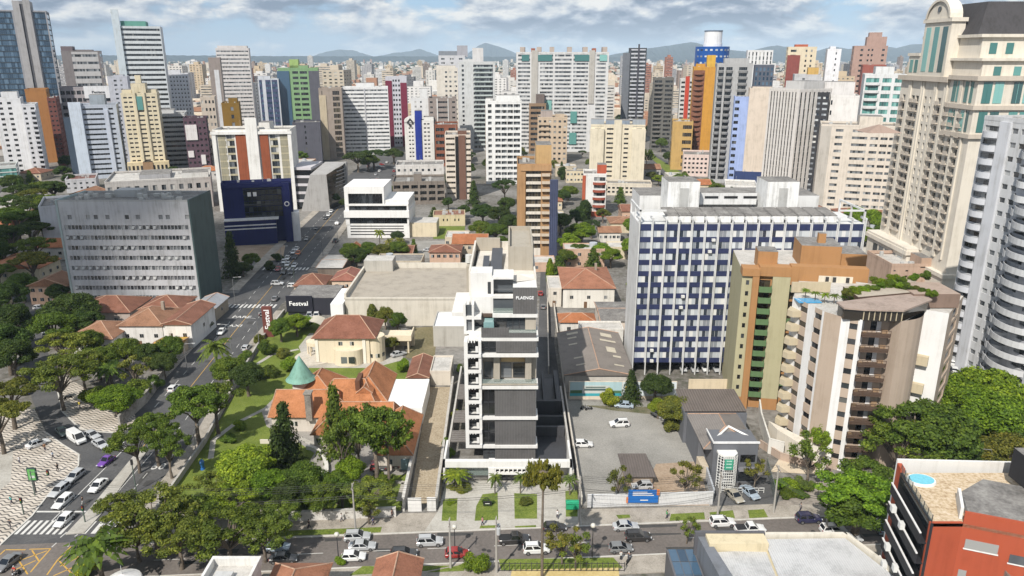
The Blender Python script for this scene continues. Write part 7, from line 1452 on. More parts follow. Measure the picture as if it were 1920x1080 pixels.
for a in [  # --- left edge and side street
    ('umbrella', 60, 372, 9, 14, 'dk'), ('umbrella', 15, 372, 9, 14, 'dk'), ('broad', 100, 352, 8, 12, 'dk'), ('umbrella', 28, 405, 10, 15, 'md'), ('umbrella', 75, 408, 8, 13, 'dk'), ('umbrella', 95, 345, 8, 13, 'dk'), ('broad', 20, 340, 8, 12, 'dk'), ('umbrella', 40, 350, 9, 14, 'dk'), ('umbrella', 88, 372, 8, 14, 'md'), ('umbrella', 45, 388, 9, 14, 'dk'), ('umbrella', 8, 398, 9, 14, 'md'), ('umbrella', 55, 425, 9, 14, 'dk'), ('broad', 88, 398, 7, 12, 'dk'), ('umbrella', 18, 432, 8, 14, 'dk'), ('umbrella', 78, 345, 8, 13, 'md'), ('broad', 5, 470, 6, 12, 'dk'), ('broad', 98, 432, 5, 9, 'dk'), ('umbrella', 60, 360, 9, 14, 'ol'),
    ('umbrella', 62, 452, 7.5, 13, 'md'), ('umbrella', 56, 482, 8.5, 14, 'ol'), ('palm', 82, 422, 4, 12, 'ol'), ('broad', 5, 440, 8, 13, 'dk'), ('broad', 108, 545, 4, 8, 'dk'), ('broad', 14, 555, 7, 13, 'dk'), ('broad', 24, 600, 7, 14, 'dk'), ('broad', 8, 640, 7, 14, 'dk'), ('broad', 22, 665, 6, 12, 'dk'),
    ('broad', 128, 335, 5, 9, 'dk'), ('broad', 118, 320, 6, 10, 'dk'), ('bush', 160, 350, 3, 4, 'dk'), ('umbrella', 12, 728, 6.5, 12, 'ol'), ('umbrella', -10, 770, 6, 12, 'ol'), ('broad', 125, 300, 7, 12, 'dk'), ('broad', 388, 232, 6, 10, 'dk'), ('broad', 325, 318, 5, 8, 'dk'),
    # --- corner garden
    ('broad', 132, 578, 9, 13, 'dk'), ('broad', 160, 600, 6, 10, 'dk'), ('broad', 98, 610, 6.5, 11, 'md'), ('airy', 118, 640, 7.5, 12, 'pl'), ('airy', 105, 690, 8, 14, 'pl'), ('broad', 165, 640, 5, 9, 'md'), ('broad', 180, 672, 6, 9, 'md'), ('airy', 150, 675, 6, 11, 'pl'), ('palm', 206, 690, 4.2, 9, 'md'), ('palm', 195, 682, 4, 8, 'dk'),
    ('broad', 232, 655, 5, 9, 'md'), ('broad', 215, 745, 6.5, 7, 'br'), ('bush', 180, 738, 4.5, 6, 'md'), ('bush', 255, 728, 4, 6, 'md'), ('broad', 318, 648, 4.2, 8, 'md'), ('broad', 305, 678, 4, 7, 'dk'), ('broad', 278, 660, 4.5, 8, 'dk'), ('sparse', 250, 690, 4, 9, 'ol'), ('bush', 290, 715, 3, 4, 'md'), ('bush', 385, 610, 3, 4, 'dk'),
    # --- avenue side
    ('palm', 403, 648, 4.6, 13, 'md'), ('broad', 430, 690, 5, 9, 'md'), ('broad', 462, 700, 4.6, 9, 'dk'), ('umbrella', 362, 742, 7, 14, 'md'), ('umbrella', 400, 735, 6, 12, 'md'), ('umbrella', 285, 790, 5, 12, 'md'), ('airy', 250, 815, 5, 11, 'md'), ('airy', 312, 825, 4.6, 11, 'md'), ('airy', 282, 950, 7.6, 12, 'pl'), ('airy', 250, 985, 5.5, 9, 'ol'),
    ('airy', 330, 990, 6.2, 10, 'pl'), ('airy', 365, 955, 5.5, 9, 'md'), ('airy', 230, 945, 5, 9, 'pl'), ('palm', 180, 1018, 5, 11, 'md'), ('bush', 160, 1062, 2.4, 3, 'yg'), ('airy', 425, 985, 7, 10, 'md'), ('airy', 490, 985, 5.5, 9, 'pl'), ('airy', 395, 905, 4.4, 8, 'pl'), ('broad', 460, 870, 6.4, 10, 'yg'), ('broad', 500, 905, 4.6, 8, 'br'), ('airy', 435, 925, 5, 8, 'yg'), ('airy', 525, 955, 3.6, 6, 'pl'),
    ('conifer', 535, 820, 4.4, 14, 'dk'), ('conifer', 520, 850, 4, 11, 'dk'), ('broad', 570, 895, 4.6, 8, 'md'), ('broad', 545, 920, 4, 7, 'dk'), ('conifer', 628, 795, 4.4, 16, 'md'), ('umbrella', 700, 790, 6.5, 16, 'md'), ('araucaria', 725, 815, 5.4, 14, 'md'), ('sparse', 668, 800, 5, 15, 'md'), ('sparse', 640, 830, 4, 12, 'md'),
    ('broad', 655, 882, 3.6, 7, 'br'), ('broad', 630, 905, 4, 6.5, 'md'), ('palm', 640, 912, 3, 6, 'md'), ('umbrella', 690, 918, 5, 7, 'pl'), ('broad', 605, 930, 4, 7, 'md'), ('bush', 720, 895, 2.6, 3, 'md'), ('bush', 585, 930, 3, 4, 'md'), ('sparse', 690, 950, 3, 5, 'ol'), ('bush', 450, 795, 2, 2.4, 'br'), ('bush', 430, 820, 2.2, 2.4, 'md'),
    ('broad', 555, 603, 4, 7, 'br'), ('broad', 525, 612, 4, 7, 'md'), ('bush', 570, 600, 3.4, 5, 'br'), ('bush', 500, 648, 3, 5, 'md'), ('bush', 540, 680, 3, 4.4, 'br'), ('bush', 505, 695, 2.8, 4, 'md'), ('bush', 530, 660, 2.6, 3, 'ol'), ('bush', 755, 682, 2.6, 4.5, 'br'), ('broad', 735, 642, 2.8, 5, 'ol'), ('bush', 715, 664, 1.4, 1.8, 'md'), ('column', 698, 592, 1.6, 7, 'ol'), ('broad', 722, 590, 3.4, 8, 'ol'), ('broad', 745, 600, 3, 7, 'md'), ('bush', 460, 665, 2.4, 3.4, 'md'), ('bush', 485, 635, 2.4, 3.4, 'ol'),
    # --- the white block's own planting and the pavement
    ('palm', 855, 888, 2.9, 4.2, 'yg'), ('palm', 928, 895, 1.5, 5, 'md'), ('palm', 976, 893, 1.5, 5.2, 'md'), ('palm', 1069, 897, 1.7, 5, 'md'), ('bush', 842, 845, 1.6, 2.6, 'br'), ('bush', 836, 830, 1.4, 3, 'br'), ('bush', 853, 775, 1.2, 3, 'yg'), ('bush', 862, 690, 1.3, 3, 'md'), ('bush', 845, 940, 1.1, .9, 'br'), ('bush', 915, 940, 1.4, 1, 'md'), ('bush', 986, 938, 1.8, 1.4, 'ol'), ('bush', 862, 912, 3, .8, 'ol'),
    ('tall_araucaria', 1019, 888, 3.2, 20.5, 'ol'), ('sparse', 1160, 898, 2.9, 6.6, 'ol'), ('sparse', 1287, 888, 3.2, 7.4, 'ol'), ('sparse', 1055, 1012, 3.4, 6.5, 'ol'), ('sparse', 1080, 1022, 3.2, 6, 'pl'), ('bush', 895, 1050, 2.3, 4.2, 'br'), ('sparse', 1290, 985, 2.2, 5, 'pl'), ('bush', 640, 1048, 1.2, 1.6, 'br'),
    ('sparse', 1418, 880, 2.4, 6.5, 'ol'), ('sparse', 1520, 845, 4.6, 10, 'md'), ('broad', 1545, 815, 3, 9.5, 'br'), ('umbrella', 1612, 915, 7, 12, 'br'), ('broad', 1612, 945, 6.4, 10, 'md'), ('umbrella', 1625, 880, 5.6, 11, 'md'), ('bush', 1462, 905, 2, 2.4, 'br'), ('bush', 1485, 905, 2.2, 2.6, 'br'), ('bush', 1508, 905, 2.2, 2.8, 'md'), ('bush', 1480, 925, 2, 1.4, 'md'), ('bush', 1500, 926, 2, 1.4, 'md'),
    # --- right trees
    ('umbrella', 1720, 780, 10, 16, 'md'), ('broad', 1760, 810, 9, 15, 'md'), ('airy', 1690, 815, 8, 14, 'md'), ('broad', 1800, 745, 8, 14, 'br'), ('broad', 1850, 730, 9, 15, 'br'), ('broad', 1850, 780, 9, 15, 'br'), ('broad', 1900, 800, 8, 13, 'md'), ('broad', 1890, 850, 7, 11, 'ol'), ('broad', 1810, 840, 6, 10, 'dk'), ('palm', 1875, 915, 3, 6, 'md'), ('column', 1820, 632, 1.8, 11, 'dk'), ('column', 1842, 618, 1.8, 12, 'dk'), ('column', 1808, 620, 1.6, 9, 'dk'), ('broad', 1890, 660, 4, 7, 'md'), ('bush', 1860, 675, 2, 3, 'br'),
    ('broad', 1635, 410, 7, 13, 'br'), ('broad', 1615, 440, 7, 13, 'br'), ('broad', 1655, 440, 6, 12, 'md'), ('broad', 1605, 400, 6, 12, 'br'), ('broad', 1090, 432, 8, 11, 'br'), ('broad', 1065, 452, 6, 10, 'br'), ('broad', 1125, 470, 6, 9, 'br'), ('broad', 1085, 470, 6, 9, 'md'), ('broad', 1145, 478, 5, 8, 'br'), ('conifer', 1112, 488, 4.4, 9, 'md'), ('broad', 1188, 420, 6, 10, 'br'), ('broad', 1185, 460, 5.5, 10, 'br'), ('broad', 1060, 480, 5, 8, 'md'), ('broad', 1066, 357, 6, 9, 'md'), ('broad', 1055, 365, 6, 9, 'dk'),
    ('conifer', 1183, 727, 3.4, 8.4, 'dk'), ('broad', 1229, 720, 4.4, 8, 'dk'), ('bush', 1143, 742, 2.7, 4.4, 'yg'), ('broad', 1235, 760, 3.2, 5, 'yg'), ('broad', 1270, 765, 4.4, 8, 'ol'), ('bush', 1262, 790, 2.4, 5, 'ol'), ('column', 1031, 515, 1.5, 11, 'br'), ('bush', 1180, 532, 1.6, 2.2, 'yg'), ('bush', 1340, 752, 2, 1.4, 'md'), ('bush', 1370, 767, 2, 1, 'br'),
    # --- behind
    ('broad', 905, 395, 7, 11, 'dk'), ('broad', 935, 400, 7, 11, 'dk'), ('broad', 950, 382, 6, 10, 'dk'), ('broad', 900, 425, 6, 9, 'md'), ('broad', 930, 432, 6, 9, 'md'), ('broad', 955, 415, 6, 10, 'dk'), ('conifer', 888, 365, 5, 14, 'dk'), ('umbrella', 946, 342, 7, 15, 'dk'), ('broad', 880, 452, 5, 8, 'md'), ('broad', 905, 452, 5, 8, 'md'), ('broad', 940, 452, 4, 7, 'md'), ('broad', 840, 378, 4, 7, 'dk'), ('broad', 870, 392, 4, 7, 'dk'),
    ('broad', 655, 468, 5, 9, 'md'), ('broad', 668, 480, 5, 9, 'dk'), ('broad', 690, 465, 5, 8, 'md'), ('broad', 720, 468, 5, 8, 'ol'), ('broad', 745, 465, 5, 8, 'md'), ('palm', 711, 436, 2.6, 11, 'yg'), ('palm', 730, 452, 2.6, 9, 'ol'), ('palm', 750, 450, 2.6, 9, 'ol'), ('conifer', 776, 465, 2.6, 7, 'md'), ('bush', 845, 440, 3, 2.5, 'md'), ('bush', 828, 482, 3.4, 2, 'ol'), ('bush', 860, 485, 3, 2, 'ol'), ('bush', 735, 352, 3, 4, 'md'),
    ('umbrella', 670, 290, 12, 15, 'dk'), ('umbrella', 700, 285, 11, 15, 'dk'), ('broad', 738, 288, 9, 12, 'dk'), ('broad', 690, 300, 9, 12, 'md'), ('broad', 622, 370, 5, 8, 'dk'), ('broad', 648, 378, 4, 6, 'dk'), ('conifer', 434, 480, 5, 17, 'dk'), ('broad', 470, 485, 4, 7, 'md'), ('bush', 520, 480, 3, 4, 'dk'), ('bush', 505, 497, 3.4, 4, 'dk'), ('broad', 455, 500, 4, 6, 'dk'),
    ('araucaria', 1213, 292, 6, 16, 'md'), ('umbrella', 1125, 304, 8, 12, 'dk'), ('broad', 1255, 292, 6, 10, 'dk'), ('palm', 1277, 328, 6, 10, 'md'), ('broad', 1325, 342, 6, 8, 'md'), ('broad', 1345, 352, 6, 8, 'md'), ('broad', 1235, 335, 5, 7, 'yg'), ('broad', 1222, 328, 5, 7, 'ol'), ('bush', 1160, 356, 3, 4, 'md'), ('broad', 1225, 222, 8, 12, 'dk'), ('broad', 1185, 224, 8, 12, 'dk'), ('conifer', 1053, 318, 3, 10, 'dk'), ('broad', 1780, 640, 3, 5, 'md'),
    ('bush', 1520, 545, 1.3, 2, 'br')]:
    if a == ('bush', 1520, 545, 1.3, 2, 'br'): continue
    TP(*a)
# plants on the beige tower's roof
for i, (px_, py_) in enumerate(((1512, 540), (1530, 545), (1548, 548), (1566, 550), (1584, 552), (1600, 556), (1672, 530), (1690, 535), (1712, 530), (1735, 526), (1655, 540), (1640, 536))):
    p = G(px_, py_, 33.4); o = tree('palm' if i < 5 else 'bush', p.x, p.y, 1.15 if i < 5 else 1.5, 2.2, 'md' if i % 2 else 'br', f'potted {"palm" if i < 5 else "shrub"} on the beige tower roof, {["first", "second", "third", "fourth", "fifth", "sixth", "seventh", "eighth", "ninth", "tenth", "eleventh", "twelfth"][sorted([1512, 1530, 1548, 1566, 1584, 1600, 1672, 1690, 1712, 1735, 1655, 1640]).index(px_)]} from its left end', 'plants on the roof garden'); o.location.z = 31.4 if i < 6 else 33.6

for i in range(11):
    f_ = i/10; px_, py_ = 1588+f_*160, 548-14*math.sin(f_*3)+rnd.uniform(-3, 3); p = G(px_, py_, 34.6)
    o = tree('bush', p.x, p.y, U(1.0, 1.9), U(1.2, 2.2), rnd.choice(('md', 'br', 'ol')), f'overgrown shrub along the beige tower terrace top, {["first", "second", "third", "fourth", "fifth", "sixth", "seventh", "eighth", "ninth", "tenth", "eleventh"][i]} from left', 'shrubs along the terrace top'); o.location.z = 33.7
# ================================================================ cars, motorcycles, people, lamps and poles
m, t, b_ = new_mat('car_paint'); oi = N(t, 'ShaderNodeObjectInfo'); n_ = NOISE(t, obj_co(t), 2, 3)
t.links.new(MIX(t, M(t, 'MULTIPLY', n_, .12), oi.outputs['Color'], (.3, .27, .23)), b_.inputs['Base Color']); b_.inputs['Roughness'].default_value = .28; b_.inputs['Coat Weight'].default_value = .6; b_.inputs['Coat Roughness'].default_value = .06; carp = m
carg = plain('car_glass', (.012, .014, .017), .06, 0, .6); tyre = plain('tyre_rubber', (.018, .018, .018), .85); rimm = plain('alloy_rim', (.4, .4, .41), .3, .8); blackp = plain('black_plastic', (.02, .02, .021), .6)
hl = plain('headlight_lens', (.6, .62, .64), .1); tlm = plain('tail_lens', (.28, .012, .01), .2); plate = plain('number_plate', (.5, .5, .48), .5)
def loft(b, st, mi=0):
    """st: list of rings of equal length"""
    n = len(st[0]); base = len(b.v)
    for r in st: b.v += [tuple(p) for p in r]
    for i in range(len(st)-1):
        for k in range(n):
            j = (k+1) % n; b.f.append((base+i*n+k, base+i*n+j, base+(i+1)*n+j, base+(i+1)*n+k)); b.m.append(mi)
    b.f.append(tuple(base+k for k in range(n-1, -1, -1))); b.m.append(mi); b.f.append(tuple(base+(len(st)-1)*n+k for k in range(n))); b.m.append(mi)
def ring(x, w, z0, z1, e=.1):
    return [(x, -w+.06, z0), (x, -w, z0+.14), (x, -w, z1-e*1.4), (x, -w+e, z1-e*.3), (x, -w*.6, z1), (x, w*.6, z1), (x, w-e, z1-e*.3), (x, w, z1-e*1.4), (x, w, z0+.14), (x, w-.06, z0)]
CARS = {}
def make_car(kind):
    L, Wd, Hh, belt, hood, b0, b1, r0, r1, tail = {   # length, width, height, belt, bonnet height, cabin base back/front, roof back/front (from the rear), boot height
        'hatchback': (3.95, 1.7, 1.48, .95, .88, .12, 2.95, .45, 2.05, .98), 'sedan': (4.5, 1.76, 1.45, .94, .86, .62, 3.35, 1.2, 2.5, .96), 'suv': (4.4, 1.82, 1.68, 1.08, 1.02, .1, 3.25, .42, 2.4, 1.1),
        'wagon': (4.4, 1.74, 1.5, .95, .86, .1, 3.2, .35, 2.35, .98), 'pickup': (5.2, 1.85, 1.78, 1.1, 1.06, 1.95, 3.95, 2.2, 3.2, 1.08), 'van': (5.4, 2.0, 2.3, 1.25, 1.15, .04, 4.75, .12, 3.9, 1.3), 'beetle': (4.05, 1.56, 1.5, .9, .82, .5, 2.75, 1.15, 2.05, .8)}[kind]
    w = Wd/2; root = thing(kind+'_car' if kind not in ('van', 'pickup') else ('cargo_van' if kind == 'van' else 'pickup_truck'), None, 'van' if kind == 'van' else 'pickup' if kind == 'pickup' else 'car')
    X = lambda a: a-L/2
    b = MB(); rb = kind == 'beetle'
    loft(b, [ring(X(0), w*.8, .34, tail*(.7 if rb else .86)), ring(X(.12), w*.95, .27, tail*(.82 if rb else .97)), ring(X(.5), w, .24, tail), ring(X(b0+.5), w, .23, belt+.02), ring(X(b1-.2), w, .23, belt), ring(X(b1+.15), w, .24, hood+.03), ring(X(L-.55), w*.985, .25, hood-.05), ring(X(L-.15), w*.9, .28, hood-.16), ring(X(L), w*.74, .36, hood-.3)])
    for xa in (.75, L-.82):                       # dark wheel arches
        pass
    body = b.build('body', carp, root)
    wr = w*.8
    bb_ = [(X(b0), -w+.05, belt-.06), (X(b1), -w+.05, belt-.06), (X(b1), w-.05, belt-.06), (X(b0), w-.05, belt-.06)]; tp = [(X(r0), -wr, Hh-.04), (X(r1), -wr, Hh-.04), (X(r1), wr, Hh-.04), (X(r0), wr, Hh-.04)]
    mr = [(X(r0+.18), -wr*.8, Hh), (X(r1-.2), -wr*.8, Hh), (X(r1-.2), wr*.8, Hh), (X(r0+.18), wr*.8, Hh)]
    b = MB()
    for i in range(4):
        j = (i+1) % 4; b.quad(bb_[i], bb_[j], tp[j], tp[i]); b.quad(tp[i], tp[j], mr[j], mr[i])
    b.quad(*mr); b.build('cabin', carp, root)
    def pane(nm, q, sh=.86, push=.012):
        q = [Vector(p) for p in q]; c = sum(q, Vector())/4; nn = (q[1]-q[0]).cross(q[3]-q[0]).normalized()*push; b = MB(); b.quad(*[c+(p-c)*sh+nn for p in q]); return b.build(nm, carg, root)
    pane('windscreen', [bb_[1], bb_[2], tp[2], tp[1]], .9); pane('rear_window', [bb_[3], bb_[0], tp[0], tp[3]], .86 if kind != 'van' else .3)
    for sd, (i, j) in ((-1, (0, 1)), (1, (2, 3))):
        q = [Vector(p) for p in (bb_[i], bb_[j], tp[j], tp[i])]
        cuts = (0, .5, 1.0) if kind not in ('van', 'pickup') else ((0, 1.0) if kind == 'pickup' else (.7, 1.0))
        if sd == 1 and kind == 'van': cuts = (0, .3)
        for a_, c_ in zip(cuts, cuts[1:]): pane('side_window', [q[0].lerp(q[1], a_), q[0].lerp(q[1], c_), q[3].lerp(q[2], c_), q[3].lerp(q[2], a_)], .84)
    wh = MB(); R_ = .31 if kind not in ('suv', 'pickup', 'van') else .36; k = 16
    wh.cyl(0, 0, -.1, .1, R_, R_, k); me = wh.mesh('wheel', [tyre]); rm = MB(); rm.cyl(0, 0, -.11, .11, R_*.62, R_*.62, 10); rm = rm.mesh('rim', [rimm])
    for xa in (.75, L-.82):
        for s in (-1, 1): o = ob('wheel', me, root, (X(xa), s*(w-.09), R_)); o.rotation_euler = (math.pi/2, 0, 0); ob('rim', rm, o)
    for s in (-1, 1):
        b = MB(); b.box(X(L-.22), X(L-.02), s*w*.68-.18, s*w*.68+.18, hood-.36, hood-.2); b.build('headlight', hl, root)
        b = MB(); b.box(X(.0), X(.12), s*w*.72-.12, s*w*.72+.12, tail-.34, tail-.12); b.build('tail_light', tlm, root)
        b = MB(); b.box(X(b1-.35), X(b1-.2), s*(w+.08)-.08, s*(w+.08)+.08, belt-.02, belt+.12); b.build('wing_mirror', carp, root)
    b = MB(); b.box(X(L-.12), X(L+.015), -w*.6, w*.6, .32, .5); b.build('bumper', blackp, root)
    b = MB(); b.box(X(-.015), X(.05), -.25, .25, .5, .62); b.build('number_plate', plate, root)
    if kind == 'pickup': b = MB(); b.box(X(.12), X(1.85), -w+.1, w-.1, tail-.02, tail+.03); b.build('load_bed', blackp, root)
    if kind in ('suv',):
        for s in (-1, 1): b = MB(); b.box(X(r0+.1), X(r1-.1), s*wr*.86-.03, s*wr*.86+.03, Hh-.01, Hh+.05); b.build('roof_rail', blackp, root)
    return root
def paint_car(o, c):
    for ch in o.children:
        ch.color = (*c, 1)
CC = {'white': (.7, .7, .69), 'silver': (.42, .43, .44), 'grey': (.16, .165, .17), 'black': (.012, .012, .014), 'red': (.28, .012, .012), 'blue': (.015, .03, .17), 'purple': (.13, .03, .3), 'orange': (.55, .13, .02), 'beige': (.34, .31, .25), 'navy': (.01, .012, .06), 'pale blue': (.33, .4, .47), 'dark': (.03, .032, .036), 'dark green': (.07, .1, .08)}
used = set()
def car(kind, col, px_, py_, hd, label, group=None, z=.02, pos=None):
    if kind not in CARS: CARS[kind] = make_car(kind)
    src = CARS[kind]; o = src if kind not in used else copy_tree(src); used.add(kind)
    p = Vector(pos) if pos else G(px_, py_, .5)
    a = math.radians(hd) if not isinstance(hd, tuple) else math.atan2(*(lambda q, r: (r.y-q.y, r.x-q.x))(G(*hd[0]), G(*hd[1])))
    o.location = (p.x, p.y, z); o.rotation_euler = (0, 0, a); paint_car(o, CC[col]); o['label'] = label
    if group: o['group'] = group
    elif 'group' in o: del o['group']
    return o
E0 = 3.8
FSG, AVG, JNG, SQG = 'cars in the front street', 'cars in the avenue', 'cars waiting at the crossing', 'cars parked by the square'
for a in [('suv', 'silver', 670, 1007, E0, 'silver car just above its pale twin in the front street, left of the white hatchback', FSG), ('sedan', 'silver', 679, 1024, E0, 'pale silver sedan directly above the old white hatchback', FSG), ('hatchback', 'white', 663, 1044, E0, 'old white hatchback parked between the globe lamp and tiled roof', FSG),
          ('hatchback', 'pale blue', 521, 1026, E0, 'pale blue car in the dappled tree shade of the front street', FSG), ('sedan', 'dark', 532, 1047, E0, 'nearly black sedan in tree shade below the pale blue car', FSG), ('suv', 'dark', 757, 1040, E0, 'black car half hidden by the brown ridge roof', FSG), ('suv', 'silver', 806, 1016, E0, 'silver off-road car driving alone in front of the cobbled ramp', FSG),
          ('hatchback', 'red', 857, 1038, E0, 'small red car beside the round bush', FSG), ('pickup', 'black', 964, 1012, E0, 'black pickup truck with cover in the front street', FSG), ('hatchback', 'black', 1040, 989, E0, 'black hatchback at the kerb behind the tall araucaria trunk', FSG), ('suv', 'white', 1006, 1030, E0, 'white crossover with dark roof half behind the araucaria trunk', FSG),
          ('sedan', 'silver', 1173, 987, E0, 'silver sedan beside the kerb below the blue billboard', FSG), ('suv', 'black', 1196, 1007, E0, 'large black estate car next to the silver sedan', FSG), ('hatchback', 'grey', 1164, 1028, E0, 'dark grey hatchback nearest the iron fence gate', FSG), ('suv', 'white', 1354, 980, E0, 'white off-road car by the grass verge near the clinic', FSG),
          ('pickup', 'white', 1406, 993, E0, 'white pickup truck beside the white hall roof', FSG), ('suv', 'navy', 1516, 973, E0, 'dark blue car in front of the ribbed stone slope', FSG), ('suv', 'white', 1562, 994, E0, 'white car under the spreading tree beside the pole', FSG), ('hatchback', 'silver', 1594, 1010, E0, 'silver car in shade under the big right tree', FSG), ('suv', 'pale blue', 1652, 988, 80, 'pale blue white car against the red building', FSG),
          ('hatchback', 'white', 1094, 833, 2, 'small white hatchback at the left side of the parking lot', None), ('hatchback', 'silver', 1204, 911, 184, 'silver hatchback behind the blue billboard', None), ('suv', 'white', 1161, 795, 184, 'white off-road car alone in the middle of the parking lot', None), ('sedan', 'silver', 1237, 778, 120, 'silver car half under the yellow green tree in the lot', None), ('sedan', 'pale blue', 1170, 760, 170, 'pale blue car behind the lot conifers', None),
          ('sedan', 'beige', 1377, 930, -72, 'beige sedan parked in front of the clinic', None), ('sedan', 'pale blue', 1406, 924, -70, 'pale blue sedan parked in front of the clinic railing', None),
          ('sedan', 'white', 71, 832, ((48, 842), (94, 826)), 'white sedan standing on the wave patterned square', SQG), ('van', 'white', 144, 823, ((128, 812), (162, 834)), 'white cargo van at the corner of the square', SQG), ('sedan', 'silver', 172, 816, ((158, 810), (187, 822)), 'silver sedan right behind the white van', SQG), ('sedan', 'silver', 188, 833, ((176, 826), (200, 841)), 'lower of two silver sedans beside the white van', SQG), ('sedan', 'dark green', 117, 810, ((109, 803), (124, 818)), 'greyish green sedan just left of the white van', SQG),
          ('beetle', 'purple', 199, 865, ((210, 857), (188, 873)), 'shiny purple beetle shaped car turning into the avenue', JNG), ('wagon', 'silver', 140, 894, -98, 'grey silver minivan leading down beside the square kerb', JNG), ('wagon', 'silver', 111, 920, -98, 'silver wagon behind the white pickup at the crossing', JNG), ('wagon', 'white', 118, 941, -96, 'long white estate car at the stop line', JNG), ('hatchback', 'white', 120, 976, -95, 'white saloon rolling over the zebra crossing', JNG), ('sedan', 'white', 184, 911, -94, 'white sedan alone beside the median strip', JNG), ('sedan', 'grey', 15, 1055, -100, 'dark grey sedan in the yellow box junction', JNG),
          ('sedan', 'blue', 47, 733, 125, 'blue car parked in the side street under the trees', None), ('hatchback', 'dark', 36, 678, 122, 'dark car in deep shade of the side street', None),
          ('hatchback', 'white', 326, 728, 88, 'white hatchback in the avenue beside the umbrella tree', AVG), ('sedan', 'white', 415, 622, -86, 'white sedan parked by the wavy avenue pavement', AVG), ('hatchback', 'silver', 462, 652, 88, 'silver hatchback in the avenue near the tall palm', AVG), ('suv', 'white', 520, 532, 4, 'white car crossing between the two zebra crossings', AVG), ('wagon', 'white', 551, 536, 3, 'white wagon crossing beside a red car', AVG), ('hatchback', 'red', 566, 529, 60, 'red car at the brown carport corner', AVG), ('sedan', 'grey', 516, 560, 92, 'grey sedan below the second zebra crossing', AVG), ('hatchback', 'dark', 493, 588, 92, 'dark car left of the rust red pylon', AVG),
          ('sedan', 'white', 552, 498, -86, 'white sedan first in the middle queue before the crossing', AVG), ('hatchback', 'white', 539, 496, -86, 'white hatchback in the left queue behind the dark sedan', AVG), ('hatchback', 'white', 532, 491, -86, 'white car hugging the left kerb in the queue', AVG), ('sedan', 'white', 539, 484, -86, 'white sedan fourth back in the avenue queue', AVG), ('sedan', 'dark', 553, 482, -86, 'dark sedan behind the first white car in the queue', AVG), ('hatchback', 'orange', 559, 475, -86, 'orange car in the avenue queue', AVG), ('hatchback', 'white', 550, 473, -86, 'white car left of the orange car', AVG), ('hatchback', 'red', 521, 505, -86, 'dark red car at the head of the left queue', AVG), ('sedan', 'dark', 532, 510, -86, 'black sedan at the stop line between red and grey cars', AVG), ('sedan', 'dark', 546, 511, -86, 'dark grey sedan at the stop line nearest the avenue centre', AVG), ('sedan', 'white', 556, 467, -86, 'white car last in the avenue queue', AVG),
          ('hatchback', 'white', 633, 419, 88, 'white car driving away near the white modern office', AVG), ('sedan', 'white', 616, 403, -86, 'white car lower in the line by the wedge building', AVG), ('sedan', 'white', 621, 396, -86, 'white car upper in the line by the wedge building', AVG), ('sedan', 'dark', 610, 409, -86, 'black car lowest in the line by the wedge building', AVG), ('sedan', 'dark', 593, 428, -86, 'black sedan parked beyond the navy office forecourt', AVG), ('pickup', 'dark', 629, 452, 90, 'dark pickup on the right side of the far avenue', AVG), ('sedan', 'grey', 575, 448, -86, 'grey car parked at the kerb by the navy office', AVG),
          ('hatchback', 'white', 593, 592, -80, 'white car under the second vaulted carport', None), ('hatchback', 'silver', 580, 592, -80, 'silver car under the first vaulted carport', None), ('sedan', 'silver', 747, 664, 35, 'silver sedan in the cream villa yard', None), ('hatchback', 'silver', 762, 622, 20, 'silver hatchback behind the cream villa terrace', None),
          ('hatchback', 'red', 704, 872, 90, 'red car under the villa pines', None), ('sedan', 'dark', 720, 870, 90, 'dark car next to the red car under the pines', None), ('hatchback', 'black', 745, 868, 90, 'black car by the blue villa door', None),
          ('sedan', 'silver', 803, 469, 8, 'silver car in the rear car park, left of the other white one', None), ('sedan', 'white', 853, 473, 4, 'white car in the rear car park', None), ('sedan', 'dark', 880, 465, 4, 'dark car in the rear car park by the trees', None), ('hatchback', 'red', 1013, 550, 92, 'red car in the lane beside the white block', None), ('hatchback', 'grey', 1018, 575, 92, 'grey car in the lane below the red car', None),
          ('hatchback', 'white', 267, 581, 0, 'leftmost white car parked behind the corner houses', None), ('sedan', 'white', 299, 582, 10, 'middle white car parked behind the corner houses', None), ('sedan', 'white', 338, 584, 20, 'rightmost white car parked behind the corner houses', None),
          ('sedan', 'white', 78, 555, 0, 'white car at the side street crossing', None), ('hatchback', 'white', 75, 577, 10, 'white car tucked under the dark corner tree', None), ('hatchback', 'white', 85, 627, 120, 'white car under the side street trees', None)]: car(*a[:6], a[6])
for i in range(5): car('sedan' if i % 2 else 'hatchback', ('silver', 'silver', 'white', 'silver', 'white')[i], 1, 1, -90, f'pale car in the open garage under the blue and white slab, {("leftmost", "second from left", "middle one", "fourth from left", "rightmost")[i]}', 'cars under the blue and white slab', .02, (G(1283+21*i, 700).x, 180.4, 0))
for i, (px_, py_) in enumerate(((28, 421), (5, 498), (12, 510), (25, 525), (43, 539))): car(('hatchback', 'sedan', 'hatchback', 'sedan', 'hatchback')[i], 'white' if i != 3 else 'silver', px_, py_, 118, f'pale car far up the side street at the left edge, {("farthest", "second farthest", "third", "fourth", "nearest")[i]}', 'cars far up the side street')
for i, (px_, py_) in enumerate(((1786, 680), (1788, 693), (1800, 700), (1808, 688), (1776, 692))): car('hatchback', ('white', 'white', 'silver', 'grey', 'dark')[i], px_, py_, 60+i*8, f'{("white", "lower white", "silver", "grey", "dark")[i]} car parked between the beige tower and the grey balcony tower', 'cars beside the beige tower')
rnd.seed(31)
